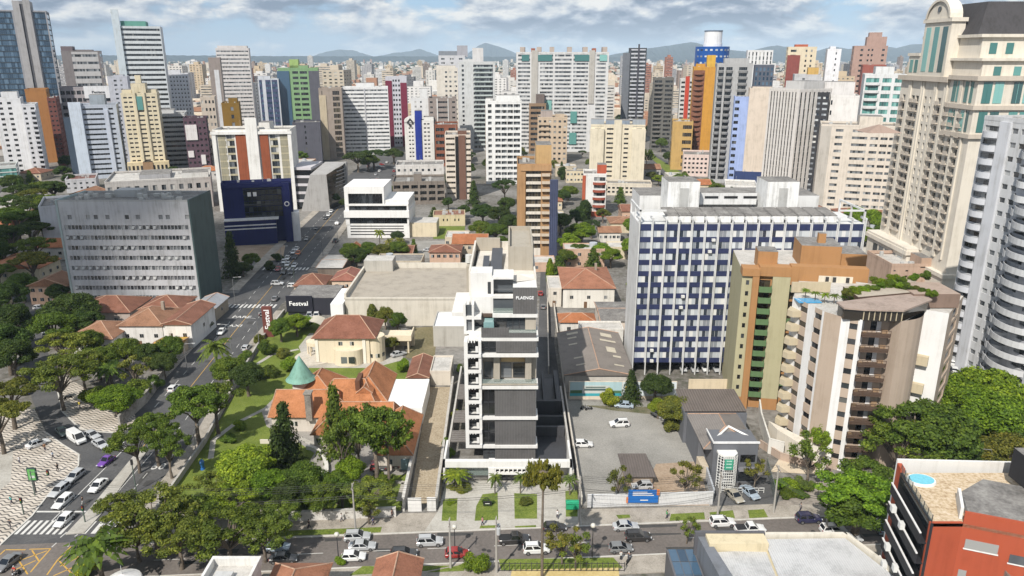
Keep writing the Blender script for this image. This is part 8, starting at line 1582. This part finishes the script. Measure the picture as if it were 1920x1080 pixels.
for i in range(26):
    px_, py_ = 690+U(0, 100), 296+U(0, 42); car(rnd.choice(('sedan', 'hatchback')), c_ := rnd.choice(('white', 'silver', 'dark', 'red', 'white', 'grey')), px_, py_, rnd.choice((90, 92, 0)), f'{c_} far parked car on the asphalt beyond the white modern office', 'far parked cars beyond the white modern office')
# ---- motorcycles
def motorbike(px_, py_, hd, label, col=(.05, .05, .055), rider=None):
    p = G(px_, py_, .4); r = thing('motorcycle', label, 'motorcycle', (p.x, p.y, .02), math.radians(hd))
    for x in (-.66, .66):
        b = MB(); b.cyl(0, 0, -.06, .06, .3, .3, 16); o = b.build('wheel', tyre, r, (x, 0, .3)); o.rotation_euler = (math.pi/2, 0, 0)
    b = MB(); b.tube([(-.66, 0, .3), (-.2, 0, .45), (.35, 0, .8), (.66, 0, .3)], .05, 6); b.box(-.15, .2, -.13, .13, .3, .55); b.build('frame', steel, r)
    b = MB(); loft(b, [ring(-.05, .09, .66, .8, .05), ring(.15, .16, .64, .92, .06), ring(.36, .1, .7, .88, .05)]); b.build('tank', plain(f'tank{col[0]}', col, .3), r)
    b = MB(); b.box(-.75, -.05, -.13, .13, .72, .82); b.build('saddle', blackp, r); b = MB(); b.tube([(.4, -.35, 1.02), (.42, 0, .95), (.4, .35, 1.02)], .025, 6); b.build('handlebar', steel, r); b = MB(); b.box(.52, .62, -.1, .1, .78, .95); b.build('headlight', hl, r)
    return r
motorbike(1178, 1052, 60, 'dark motorcycle stopped at the iron fence gate'); motorbike(1095, 764, 20, 'motorcycle parked at the top of the parking lot, left one'); motorbike(1104, 766, 200, 'motorcycle parked at the top of the parking lot, right one', (.3, .3, .3)); motorbike(30, 1077, -100, 'motorcycle ridden into the yellow box junction', (.3, .02, .02))
motorbike(117, 746, 60, 'left motorcycle of the pair at the wavy corner paving'); motorbike(127, 745, 60, 'right motorcycle of the pair at the wavy corner paving', (.1, .1, .12)); motorbike(1390, 912, -70, 'red motorcycle between the two cars at the clinic', (.3, .02, .02))
# ---- people
skin = plain('skin', (.42, .25, .17), .6); hairm = plain('dark_hair', (.02, .015, .012), .7)
def person(px_, py_, hd, label, shirt, legs, pose='walk', z=.14, loc=None):
    p = Vector(loc) if loc else G(px_, py_, z); r = thing('person', label, 'person', (p.x, p.y, z), math.radians(hd))
    st = .2 if pose == 'walk' else .05; sit = pose == 'sit'
    hip_ = .92 if not sit else .86
    if sit: J = {'hip': (0, 0, hip_), 'kl': (.42, .16, .78), 'al': (.3, .2, .36), 'tl': (.42, .2, .33), 'kr': (.42, -.16, .78), 'ar': (.3, -.2, .36), 'tr': (.42, -.2, .33)}
    else: J = {'hip': (0, 0, hip_), 'kl': (st*.6, .1, .5), 'al': (st, .1, .09), 'tl': (st+.17, .1, .04), 'kr': (-st*.25, -.1, .5), 'ar': (-st*1.1, -.1, .1), 'tr': (-st*1.1+.17, -.1, .05)}
    lean = .12 if sit else .02
    J.update({'wa': (lean*.3, 0, hip_+.22), 'ch': (lean, 0, hip_+.46), 'nk': (lean, 0, hip_+.6), 'hd': (lean+.03, 0, hip_+.75), 'sl': (lean, .19, hip_+.5), 'el': (-.08 if not sit else .2, .25, hip_+.25), 'hl': (.08 if not sit else .48, .25, hip_+.08), 'sr': (lean, -.19, hip_+.5), 'er': (.04 if not sit else .2, -.25, hip_+.25), 'hr': (.2 if not sit else .48, -.25, hip_+.1)})
    Rr = {'hip': .13, 'kl': .06, 'al': .04, 'tl': .035, 'kr': .06, 'ar': .04, 'tr': .035, 'wa': .125, 'ch': .15, 'nk': .055, 'hd': .1, 'sl': .065, 'el': .045, 'hl': .035, 'sr': .065, 'er': .045, 'hr': .035}
    ks = list(J); ed = [('hip', 'wa'), ('wa', 'ch'), ('ch', 'nk'), ('nk', 'hd'), ('ch', 'sl'), ('sl', 'el'), ('el', 'hl'), ('ch', 'sr'), ('sr', 'er'), ('er', 'hr'), ('hip', 'kl'), ('kl', 'al'), ('al', 'tl'), ('hip', 'kr'), ('kr', 'ar'), ('ar', 'tr')]
    me = bpy.data.meshes.new('body'); me.from_pydata([J[k] for k in ks], [(ks.index(a), ks.index(c)) for a, c in ed], []); me.materials.append(skin); o = ob('body', me, r)
    o.modifiers.new('skin', 'SKIN'); sv = me.skin_vertices[0].data if me.skin_vertices else None
    if sv is None:
        bm = bmesh.new(); bm.from_mesh(me); bm.verts.layers.skin.verify(); bm.to_mesh(me); bm.free(); sv = me.skin_vertices[0].data
    for k, v_ in zip(ks, sv): v_.radius = (Rr[k], Rr[k]); v_.use_root = k == 'hip'
    o.modifiers.new('sub', 'SUBSURF').levels = 1
    def cloth(nm, segs, c):
        b = MB()
        for s_, e_, f0, f1 in segs: b.tube([J[s_], tuple((Vector(J[s_])+Vector(J[e_]))/2), J[e_]], [f0, (f0+f1)/2, f1], 8)
        b.build(nm, plain(f'cloth{c}', c, .8), r, smooth=True)
    cloth('shirt', [('hip', 'wa', .165, .155), ('wa', 'ch', .155, .18), ('ch', 'nk', .18, .07), ('sl', 'el', .085, .065), ('sr', 'er', .085, .065)], shirt)
    cloth('trousers', [('hip', 'kl', .125, .085), ('kl', 'al', .085, .065), ('hip', 'kr', .125, .085), ('kr', 'ar', .085, .065)], legs)
    b = MB(); h_ = J['hd']; b.cyl(h_[0]-.02, 0, h_[2]-.02, h_[2]+.11, .125, .07, 10); b.build('helmet' if sit else 'hair', hairm if not sit else plain('helmet_shell', (.3, .02, .02) if shirt[0] > .2 else (.5, .5, .5), .25), r)
    return r
person(156, 946, 20, 'person in dark top and white trousers crossing by the stop line', (.02, .02, .025), (.55, .55, .53), z=.03); person(37, 869, -60, 'person in white shirt on the wave patterned square', (.6, .6, .6), (.1, .1, .14), z=.137); person(109, 884, 150, 'person in black on the square near the grey minivan', (.02, .02, .02), (.02, .02, .022), z=.137)
person(641, 978, 180, 'person in white shirt walking along the mottled garden wall', (.65, .65, .65), (.12, .12, .15)); person(735, 971, 10, 'person in dark clothes near the white gate wall', (.06, .03, .03), (.03, .03, .04)); person(20, 990, 90, 'person in dark clothes at the lower edge of the square', (.05, .05, .06), (.1, .1, .12), z=.137)
person(1178, 1052, 60, 'motorcyclist in a white helmet at the iron fence gate', (.06, .06, .07), (.03, .03, .04), 'sit', .02); person(30, 1077, -100, 'motorcyclist in red on the box junction', (.45, .03, .02), (.02, .02, .03), 'sit', .02); person(1164, 1050, 90, 'person standing on the pavement beside the motorcyclist', (.5, .5, .48), (.03, .03, .04), 'stand')
PEOPLE = [(60, 900, 40, 'person in red shirt near the green advertising panel', (.4, .03, .03)), (100, 860, 200, 'person in pale blue by the corner of the square paving', (.3, .4, .5)), (150, 765, 70, 'person in yellow top on the corner paving under the trees', (.5, .4, .05)), (1250, 972, 5, 'person in green top on the pavement below the hoarding', (.05, .25, .1)), (1300, 985, 185, 'person in orange vest at the kerb right of the blue billboard', (.6, .2, .03)), (700, 985, 5, 'person in dark blue on the pavement left of the white gate', (.03, .05, .15)), (905, 985, 180, 'person in pink on the forecourt pavement of the white block', (.5, .2, .25)), (1045, 972, 90, 'person in white walking to the green waste container', (.6, .6, .6)), (1500, 958, 10, 'person in grey on the ribbed stone slope', (.2, .2, .2)), (580, 990, 185, 'person in black on the shaded pavement by the verge', (.02, .02, .02)), (22, 945, 60, 'person in teal top alone on the waves of the square', (.03, .3, .3)), (85, 845, 120, 'person in brown beside the white parked sedan', (.2, .1, .05))]
for px_, py_, hd, lab, sc_ in PEOPLE: person(px_, py_, hd, lab, sc_, (.05, .05, .08))
# ---- poles, lamps, wires
conc = paint((.36, .34, .31), .85, .2)
POLES = [(667, 999, 9.5, 'concrete utility pole on the verge before the mottled wall'), (1086, 985, 9.5, 'stout concrete pole at the right edge of the white block garden'), (1450, 962, 9.5, 'leaning looking concrete pole near the clinic net screen'), (1547, 1003, 9.5, 'concrete pole beside the white car under the tree'), (931, 1075, 10, 'concrete pole with transformers right of the round bush'), (1345, 970, 9, 'concrete pole on the grass verge by the hoarding end'), (845, 1066, 9, 'slim pole beside the red car')]
PT = []
for px_, py_, hh, lab in POLES:
    p = G(px_, py_); r = thing('utility_pole', lab, 'pole', (p.x, p.y, .1), 0); b = MB(); b.cyl(0, 0, 0, hh, .2, .12, 8); b.build('post', conc, r)
    b = MB(); b.box(-.06, .06, -1.1, 1.1, hh-.7, hh-.55); b.build('crossarm', paint((.2, .17, .14)), r)
    for y in (-.95, -.35, .35, .95): b = MB(); b.cyl(0, y, hh-.55, hh-.3, .06, .04, 6); b.build('insulator', paint((.45, .42, .4)), r)
    if 'transformer' in lab:
        for y in (-.5, .5): b = MB(); b.cyl(.35, y, hh-2.6, hh-1.5, .3, .3, 10); b.build('transformer', paint((.4, .41, .42)), r)
    PT.append((p.x, p.y, hh))
PT.sort()
wm_ = plain('wire_black', (.02, .02, .02), .6)
far_ = [q for q in PT if q[1] > 108]; chain_ = [(-70, 110, 9.5)]+far_+[(70, 118.5, 9.5)]
for i, (y0, z0) in enumerate(((-.95, -.3), (-.35, -.3), (.35, -.3), (.9, -.3), (0, -2.2), (0, -2.6))):
    pl = MB()
    for (xa, ya, ha), (xb, yb, hb2) in zip(chain_, chain_[1:]):
        pts = [(xa+(xb-xa)*f, ya+y0+(yb-ya)*f, ha+z0+(hb2-ha)*f-1.0*math.sin(math.pi*f)*(1+.2*(i > 3))) for f in np.linspace(0, 1, 9)]; pl.tube(pts, .022 if i < 4 else .04, 4)
    o = pl.build('power_line', wm_); tag(o, f'{("rearmost thin", "second thin", "third thin", "frontmost thin", "upper thick", "lowest thick")[i]} wire strung between the front street poles', 'wire', 'wires along the front street')
def globe(px_, py_, hh, lab):
    p = G(px_, py_); r = thing('globe_lamp', lab, 'street lamp', (p.x, p.y, .1)); b = MB(); b.cyl(0, 0, 0, hh, .09, .06, 8); b.build('post', steel, r)
    s = MB(); rings = [[(.42*math.sin(math.pi*k/8)*math.cos(6.283*j/14), .42*math.sin(math.pi*k/8)*math.sin(6.283*j/14), hh+.4-.42*math.cos(math.pi*k/8)) for j in range(14)] for k in range(1, 8)]; loft(s, rings); s.build('globe', plain('lamp_globe', (.55, .53, .47), .4), r, smooth=True)
globe(635, 1050, 4.3, 'globe lamp beside the old white hatchback'); globe(853, 1032, 4.0, 'globe lamp above the small red car'); globe(1110, 1046, 5.6, 'globe lamp by the iron fence right of the araucaria')
def lamp(px_, py_, hh, hd, lab, arm=2.2, z=.1):
    p = G(px_, py_); r = thing('street_lamp', lab, 'street lamp', (p.x, p.y, z), math.radians(hd)); b = MB(); b.tube([(0, 0, 0), (0, 0, hh*.9), (.3, 0, hh), (arm, 0, hh+.2)], [.11, .08, .07, .05], 8); b.build('post', plain('galvanised', (.33, .33, .33), .45, .6), r)
    b = MB(); b.box(arm-.1, arm+.7, -.16, .16, hh+.1, hh+.25); b.build('lamp_head', plain('lamp_head', (.45, .45, .44), .4), r)
for a in [(435, 668, 9, 180, 'street lamp by the palm on the avenue pavement'), (487, 655, 9, 180, 'tall street lamp left of the rust red pylon'), (352, 700, 8, 0, 'street lamp over the old peeling wall'), (606, 480, 9, 180, 'street lamp halfway up the avenue'), (529, 500, 8, 0, 'street lamp beside the queueing cars'), (633, 452, 9, 180, 'street lamp near the dark pickup'), (441, 570, 9, 0, 'tall street lamp next to the dark green end wall'), (1845, 925, 9, 180, 'street lamp post in front of the right hand trees'), (368, 850, 5, 90, 'slim garden lamp on the villa lawn')]: lamp(*a)
def signal(px_, py_, hh, hd, arm, lab):
    p = G(px_, py_); r = thing('traffic_light', lab, 'traffic light', (p.x, p.y, .1), math.radians(hd)); b = MB(); b.tube([(0, 0, 0), (0, 0, hh)], [.12, .09], 8)
    if arm: b.tube([(0, 0, hh-.3), (arm, 0, hh-.1)], [.07, .05], 6)
    b.build('post', plain('green_grey_post', (.1, .13, .11), .5), r); b = MB(); x = arm; b.box(x-.18, x+.18, -.15, .15, hh-.9, hh+.15); b.build('signal_box', blackp, r)
    for k, c in enumerate(((.3, .02, .02), (.35, .2, .02), (.02, .2, .08))): b = MB(); b.box(x-.1, x+.1, -.18, -.15, hh-.12-.3*k, hh+.06-.3*k); b.build('lens', plain(f'lens{k}', c, .2), r)
signal(66, 930, 5.2, 0, 3.2, 'traffic light with a long arm at the edge of the square'); signal(256, 922, 6.5, 180, 0, 'black traffic signal post on the median strip'); signal(45, 965, 3.2, 0, 0, 'short pedestrian signal at the square kerb'); signal(160, 980, 3.2, 0, 0, 'short signal post at the median crossing'); signal(552, 530, 6, 180, 3.5, 'green backed traffic light at the far crossing')
p = G(68, 925); r = thing('advert_panel', 'green advertising panel on a post in the square', 'sign', (p.x, p.y, .13)); b = MB(); b.cyl(0, 0, 0, 2.6, .12, .12, 8); b.build('post', steel, r); b = MB(); b.box(-.85, .85, -.15, .15, 2.6, 5.2); b.build('case', plain('dark_green_case', (.03, .06, .05), .5), r); b = MB(); b.box(-.7, .7, -.18, -.15, 2.8, 5.0); b.build('poster', plain('green_poster', (.12, .36, .1), .4), r); b = MB(); b.box(-.4, .5, -.2, -.18, 3.2, 3.7); b.build('poster_picture', plain('poster_pale', (.5, .55, .5), .4), r)
p = G(1073, 955); r = thing('waste_container', 'bright green waste container on the white block forecourt', 'container', (p.x, p.y, .16)); b = MB(); b.box(-1.15, 1.15, -.6, .6, .2, 1.3); b.build('bin', plain('bin_green', (.02, .3, .15), .5), r); b = MB(); b.box(-1.2, 1.2, -.66, .66, 1.3, 1.42); b.poly([(-1.2, -.66, 1.42), (1.2, -.66, 1.42), (1.1, 0, 1.66), (-1.1, 0, 1.66)]); b.poly([(1.2, .66, 1.42), (-1.2, .66, 1.42), (-1.1, 0, 1.66), (1.1, 0, 1.66)]); b.build('lid', plain('bin_green', (.02, .3, .15), .5), r)
p = G(914, 950); r = thing('name_stone', 'low black name sign on the front lawn strip', 'sign', (p.x, p.y, .16)); b = MB(); b.box(-.75, .75, -.12, .12, .1, .95); b.build('slab', blackp, r); b = MB(); b.box(-.4, .4, -.14, -.12, .5, .62); b.build('lettering', paint(WHITE), r)
p = G(380, 880); r = thing('garden_ornament', 'blue garden ornament on the villa lawn', 'ornament', (p.x, p.y, .02)); b = MB(); b.cyl(0, 0, 0, .4, .5, .4, 10); b.cyl(0, 0, .4, 1.7, .3, .5, 10); b.cyl(0, 0, 1.7, 2.3, .5, .05, 10); b.build('figure', plain('ornament_blue', (.03, .14, .4), .4), r)
p = G(1862, 700); r = thing('yellow_sign', 'yellow sign board on posts near the right edge', 'sign', (p.x+6, p.y-4, 0), -.3); b = MB(); b.box(-2.4, 2.4, -.1, .1, 3, 6); b.build('board', paint((.5, .38, .06)), r); b = MB(); b.cyl(-1.6, 0, 0, 3, .1, .1, 6); b.cyl(1.6, 0, 0, 3, .1, .1, 6); b.build('post', steel, r)
# ================================================================ town filling the distance
rnd.seed(5)
def short(l):
    w = l.split(); out = []
    for k in w:
        if len(out) >= 2 and k in ('with', 'of', 'beside', 'in', 'behind', 'on', 'at', 'by', 'among', 'between', 'ruled', 'striped', 'chequered', 'carrying', 'wrapped', 'flanked', 'hung', 'right', 'left', 'partly', 'next', 'high', 'reading', 'dividing', 'along', 'against', 'glimpsed', 'below', 'from', 'and', 'front', 'half', 'nearest', 'painted'): break
        out.append(k)
    return ' '.join(out[:6])
def finish_labels():
    grp = {}
    ANC = [a for a in ANCH if not any(w in a[2] for w in ('second', 'leftmost'))]
    SH = {}
    for a in ANC: SH.setdefault(short(a[2]), []).append(a)
    ANC = [a for a in ANC if len(SH[short(a[2])]) == 1]
    for o, ds, x, y in AUTO:
        a = min(ANC, key=lambda a: (a[0]-x)**2+((a[1]-y)*.8)**2); dx, dy = x-a[0], y-a[1]
        if abs(dx) > abs(dy): rel = 'left of' if dx < 0 else 'right of'
        else: rel = 'in front of' if dy < 0 else 'behind'
        grp.setdefault((ds, rel, short(a[2])), []).append((x/max(1, y), o))
    num = ['', 'only', 'two', 'three', 'four', 'five', 'six', 'seven', 'eight', 'nine', 'ten', 'eleven', 'twelve']
    ords = ['first', 'second', 'third', 'fourth', 'fifth', 'sixth', 'seventh', 'eighth', 'ninth', 'tenth', 'eleventh', 'twelfth']
    for (ds, rel, an), l in grp.items():
        l.sort(key=lambda q: q[0]); n = len(l)
        for i, (_, o) in enumerate(l):
            if n == 1: o['label'] = f'{ds} {rel} the {an}'
            elif n <= 12: o['label'] = f'{ds} {rel} the {an}, {"leftmost" if i == 0 else "rightmost" if i == n-1 else ords[i]+" from left"}'
            else: o['label'] = f'{ds} {rel} the {an}'
            o['group'] = f'{ds}s {rel} the {an}'
def frust(px_, Y): return (px_-960)/F*(Y*math.cos(TH)+70*math.sin(TH))
# low houses and trees between the towers
ROOFS = [(CLAY, 'clay roofed'), (CLAYD, 'dark red roofed'), (roofm, 'grey flat roofed'), (roofl, 'pale flat roofed'), (CLAYB, 'brown tiled')]
WC = [((.6, .57, .52), 'white'), ((.5, .43, .33), 'beige'), ((.42, .4, .38), 'grey'), ((.58, .5, .36), 'cream'), ((.5, .34, .25), 'pinkish')]
nh = 0
occupy(-34, 3, 335, 480)
for _ in range(2600):
    Y = U(215, 840) if rnd.random() < .55 else U(215, 520); X = frust(U(-60, 1980), Y)
    w, d = U(8, 20), U(8, 18)
    if not free(X, Y, max(w, d)/2+1.2): continue
    if -70 < X < -12 and Y < 262: continue
    if nh >= 175: break
    (wc, wn), (rf_, rn) = rnd.choice(WC), rnd.choice(ROOFS); big = rnd.random() < (.3 if Y > 560 else 0); h = U(10, 26) if big else U(3.2, 7.5); flat = 'flat' in rn or big
    if flat and 'flat' not in rn: rf_, rn = roofm, 'grey flat roofed'
    nw = rnd.choice((2, 3, 4)); fl_ = max(1, int(h/3.1))
    o = house('infill_block' if big else 'house', '', X-w/2, X+w/2, Y-d/2, Y+d/2, h, U(1.6, 2.8), wc, rf_, axis=rnd.choice('xy'), k=rnd.choice((0, 1)), nwin=0, flat=flat, occ=False)
    if Y < 560:
        for f in range(fl_):
            p = MB(); u = Vector((1, 0, 0))
            for i in range(nw+1): pane_quads(p, Vector((-w/2+w*(i+.5)/(nw+1), -d/2-.04, h*(f+.55)/fl_)), u, 1.3, 1.2, 2)
            s = -1 if X > 0 else 1
            for i in range(nw): pane_quads(p, Vector((s*(w/2+.04), -d/2+d*(i+.5)/nw, h*(f+.55)/fl_)), Vector((0, s, 0)), 1.3, 1.2, 2)
            p.build('window_row', [glM, paint((.5, .5, .48))], o)
    if flat:
        p = MB(); s_ = U(.8, 1.6); p.cyl(U(-w*.3, w*.3), U(-d*.3, d*.3), h, h+1.7, s_, s_, 10); p.build('water_tank', paint((.4, .42, .45)), o)
    o['category'] = 'building' if big else 'house'; AUTO.append((o, f'{wn} {rn} {"block" if big else "house"}', X, Y)); occupy(X-w/2, X+w/2, Y-d/2, Y+d/2); nh += 1
n_ = 0
for _ in range(6000):
    Y = U(215, 900); X = frust(U(-60, 1980), Y); R_ = U(3, 6.5)
    if n_ >= 230: break
    if not free(X, Y, R_*.55): continue
    if -70 < X < -12 and Y < 262: continue
    tree(rnd.choice(('broad', 'broad', 'broad', 'umbrella', 'conifer', 'bush')), X, Y, R_, R_*U(1.4, 2.1), rnd.choice(('dk', 'dk', 'md', 'md', 'ol', 'bl'))); occupy(X-R_*.5, X+R_*.5, Y-R_*.5, Y+R_*.5); n_ += 1
# skyline towers
TC = [((.56, .54, .51), 'off white'), ((.62, .61, .6), 'white'), ((.48, .42, .34), 'beige'), ((.36, .35, .36), 'grey'), ((.5, .4, .28), 'sand coloured'), ((.26, .2, .17), 'brown'), ((.24, .26, .3), 'slate blue'), ((.34, .15, .1), 'brick coloured'), ((.13, .13, .14), 'charcoal')]
WGT = [6, 5, 5, 4, 4, 2, 1, 1, 1]
FAR = []
k_ = 0
for _ in range(4000):
    if k_ >= 285: break
    q = rnd.random(); Y = 720+2500*q**1.35; px_ = U(-40, 1990); X = frust(px_, Y); w, d = U(14, 30), U(14, 28)
    if not free(X, Y, max(w, d)*.55): continue
    hmax = 54 if Y < 1100 else 66
    h = U(26, hmax) if Y < 1100 else U(34, hmax)
    if rnd.random() < .14: h *= 1.25
    (c, cn) = rnd.choices(TC, WGT)[0]; fl_ = int(h/3.1)
    t = thing('distant_tower', None, 'building', (X-w/2, Y-d/2, 0), U(-.12, .12), None)
    b = MB(); wins = []; ncol = rnd.choice((3, 4, 5, 6)); band = rnd.random() < .4
    sp = ([(.04, .96)], .42, .8) if band else (ncol, rnd.choice((.4, .5, .65)), .38, .78)
    facade(b, wins, (0, 0, 0), (1, 0, 0), w, 0, h, colspec(sp, w), rowspec(sp, 1, (h-2)/fl_, fl_), .35)
    for o_, u_ in (((w, 0, 0), (0, 1, 0)), ((0, d, 0), (0, -1, 0))):
        if (X > 0) == (o_[0] == 0): facade(b, wins, o_, u_, d, 0, h, colspec((3, .4), d), rowspec((.4, .75), 1, (h-2)/fl_, fl_), .35)
        else: facade(b, [], o_, u_, d, 0, h, [], [])
    b.quad((w, d, 0), (0, d, 0), (0, d, h), (w, d, h)); b.quad((0, 0, h), (w, 0, h), (w, d, h), (0, d, h), 2)
    b.box(w*.3, w*.7, d*.2, d*.7, h, h+U(2.5, 6)); b.build('wall', [paint(c, .8, .2), paint(c, .8, .2), roofm], t)
    p = MB()
    for _, _, cc, u_, ww, hh in wins: pane_quads(p, cc, u_, ww, hh, max(1, round(ww/3)))
    tag(p.build('windows', [glassmat('grey' if rnd.random() < .5 else 'mix'), paint((.3, .3, .3))], t), kind='stuff')
    FAR.append((t, cn, X, Y)); occupy(X-w/2, X+w/2, Y-d/2, Y+d/2); k_ += 1
for t, cn, X, Y in FAR: AUTO.append((t, f'{cn} distant tower', X, Y))
finish_labels()
# beyond them: a carpet of houses and woods nobody could count
rg = np.random.default_rng(3)
def carpet(name, n, y0, y1, sx, sz, cols, seed, label, cat):
    rg = np.random.default_rng(seed); b = MB()
    for i in range(n):
        Y = y0*(y1/y0)**rg.uniform(0, 1); X = frust(rg.uniform(-80, 2000), Y); w, d, h = rg.uniform(*sx), rg.uniform(*sx), rg.uniform(*sz)
        if rg.random() < .03: h *= 2.6
        if not free(X, Y, max(w, d)*.5): continue
        b.box(X-w/2, X+w/2, Y-d/2, Y+d/2, 0, h, int(rg.integers(len(cols))))
    o = b.build(name, [paint(c, .85, .2) for c in cols], None); return tag(o, label, cat, None, 'stuff')
carpet('distant_suburb', 8500, 820, 9500, (9, 28), (5, 20), [(.64, .62, .59), (.5, .44, .36), (.36, .2, .13), (.4, .39, .38), (.58, .5, .4)], 4, 'far carpet of pale suburban houses and blocks reaching the plateau', 'houses')
n = 3800; Y = 780*(9500/780.)**rg.uniform(0, 1, n); X = np.array([frust(rg.uniform(-80, 2000), y) for y in Y]); k = 14
ok = np.array([free(x, y, 4) for x, y in zip(X, Y)]); X, Y = X[ok], Y[ok]; n = len(X)
R_ = rg.uniform(4, 9, n)*(1+Y/6000); d_ = rg.normal(size=(n, k, 3)); d_ /= np.linalg.norm(d_, axis=2, keepdims=True); d_[..., 2] = np.abs(d_[..., 2])
Pn = np.stack([X, Y, np.full(n, 3.)], 1)[:, None, :]+d_*(R_[:, None, None])*np.array([1, 1, .9]); sz = np.repeat(R_*.55, k)
me = leaves('distant_woods', Pn.reshape(-1, 3), d_.reshape(-1, 3)+rg.normal(size=(n*k, 3))*.3, sz, rg); o = ob('distant_woods', me); o.color = (.036, .058, .026, 1); tag(o, 'far scattered woods and street trees between the suburbs', 'woods', None, 'stuff')
# ================================================================ air
m, t, b_ = new_mat('haze_air'); t.nodes.remove(b_); pv = N(t, 'ShaderNodeVolumePrincipled'); pv.inputs['Density'].default_value = HAZE; pv.inputs['Color'].default_value = (.66, .83, 1, 1); pv.inputs['Anisotropy'].default_value = -.3
t.links.new(pv.outputs[0], t.nodes['Material Output'].inputs['Volume'])
b = MB(); b.box(-20000, 20000, -600, 21000, -1, 430); o = b.build('haze', m); o['kind'] = 'stuff'; o['label'] = 'thin bluish air haze over the whole town'; o['category'] = 'haze'
# unseen cloud bank added behind the viewpoint to shade the left of town
m, t, b_ = new_mat('shade_cloud'); b_.inputs['Base Color'].default_value = (.8, .8, .8, 1); b_.inputs['Roughness'].default_value = 1; b_.inputs['Alpha'].default_value = .035
rr = random.Random(9); ALT = 1500.
for j, (cx, cy, ra, rb) in enumerate(((-158, 285, 78, 80),)):
    c = Vector((cx, cy, 0))+to_sun*(ALT/to_sun.z); b = MB()
    for i in range(22):
        a_, k = rr.uniform(0, 6.283), math.sqrt(rr.random())*.85; x, y, r = c.x+ra*k*math.cos(a_), c.y+rb*k*math.sin(a_), rr.uniform(30, 62); z = ALT+rr.uniform(-8, 14)
        rings = [[(x+r*math.sin(math.pi*q/7)*math.cos(6.283*w/14), y+r*math.sin(math.pi*q/7)*math.sin(6.283*w/14), z-r*.35*math.cos(math.pi*q/7)) for w in range(14)] for q in range(1, 7)]; loft(b, rings)
    o = b.build('cloud', m); tag(o, 'unseen cloud bank behind the viewpoint, added to shade the left of town', 'cloud', None, 'stuff')
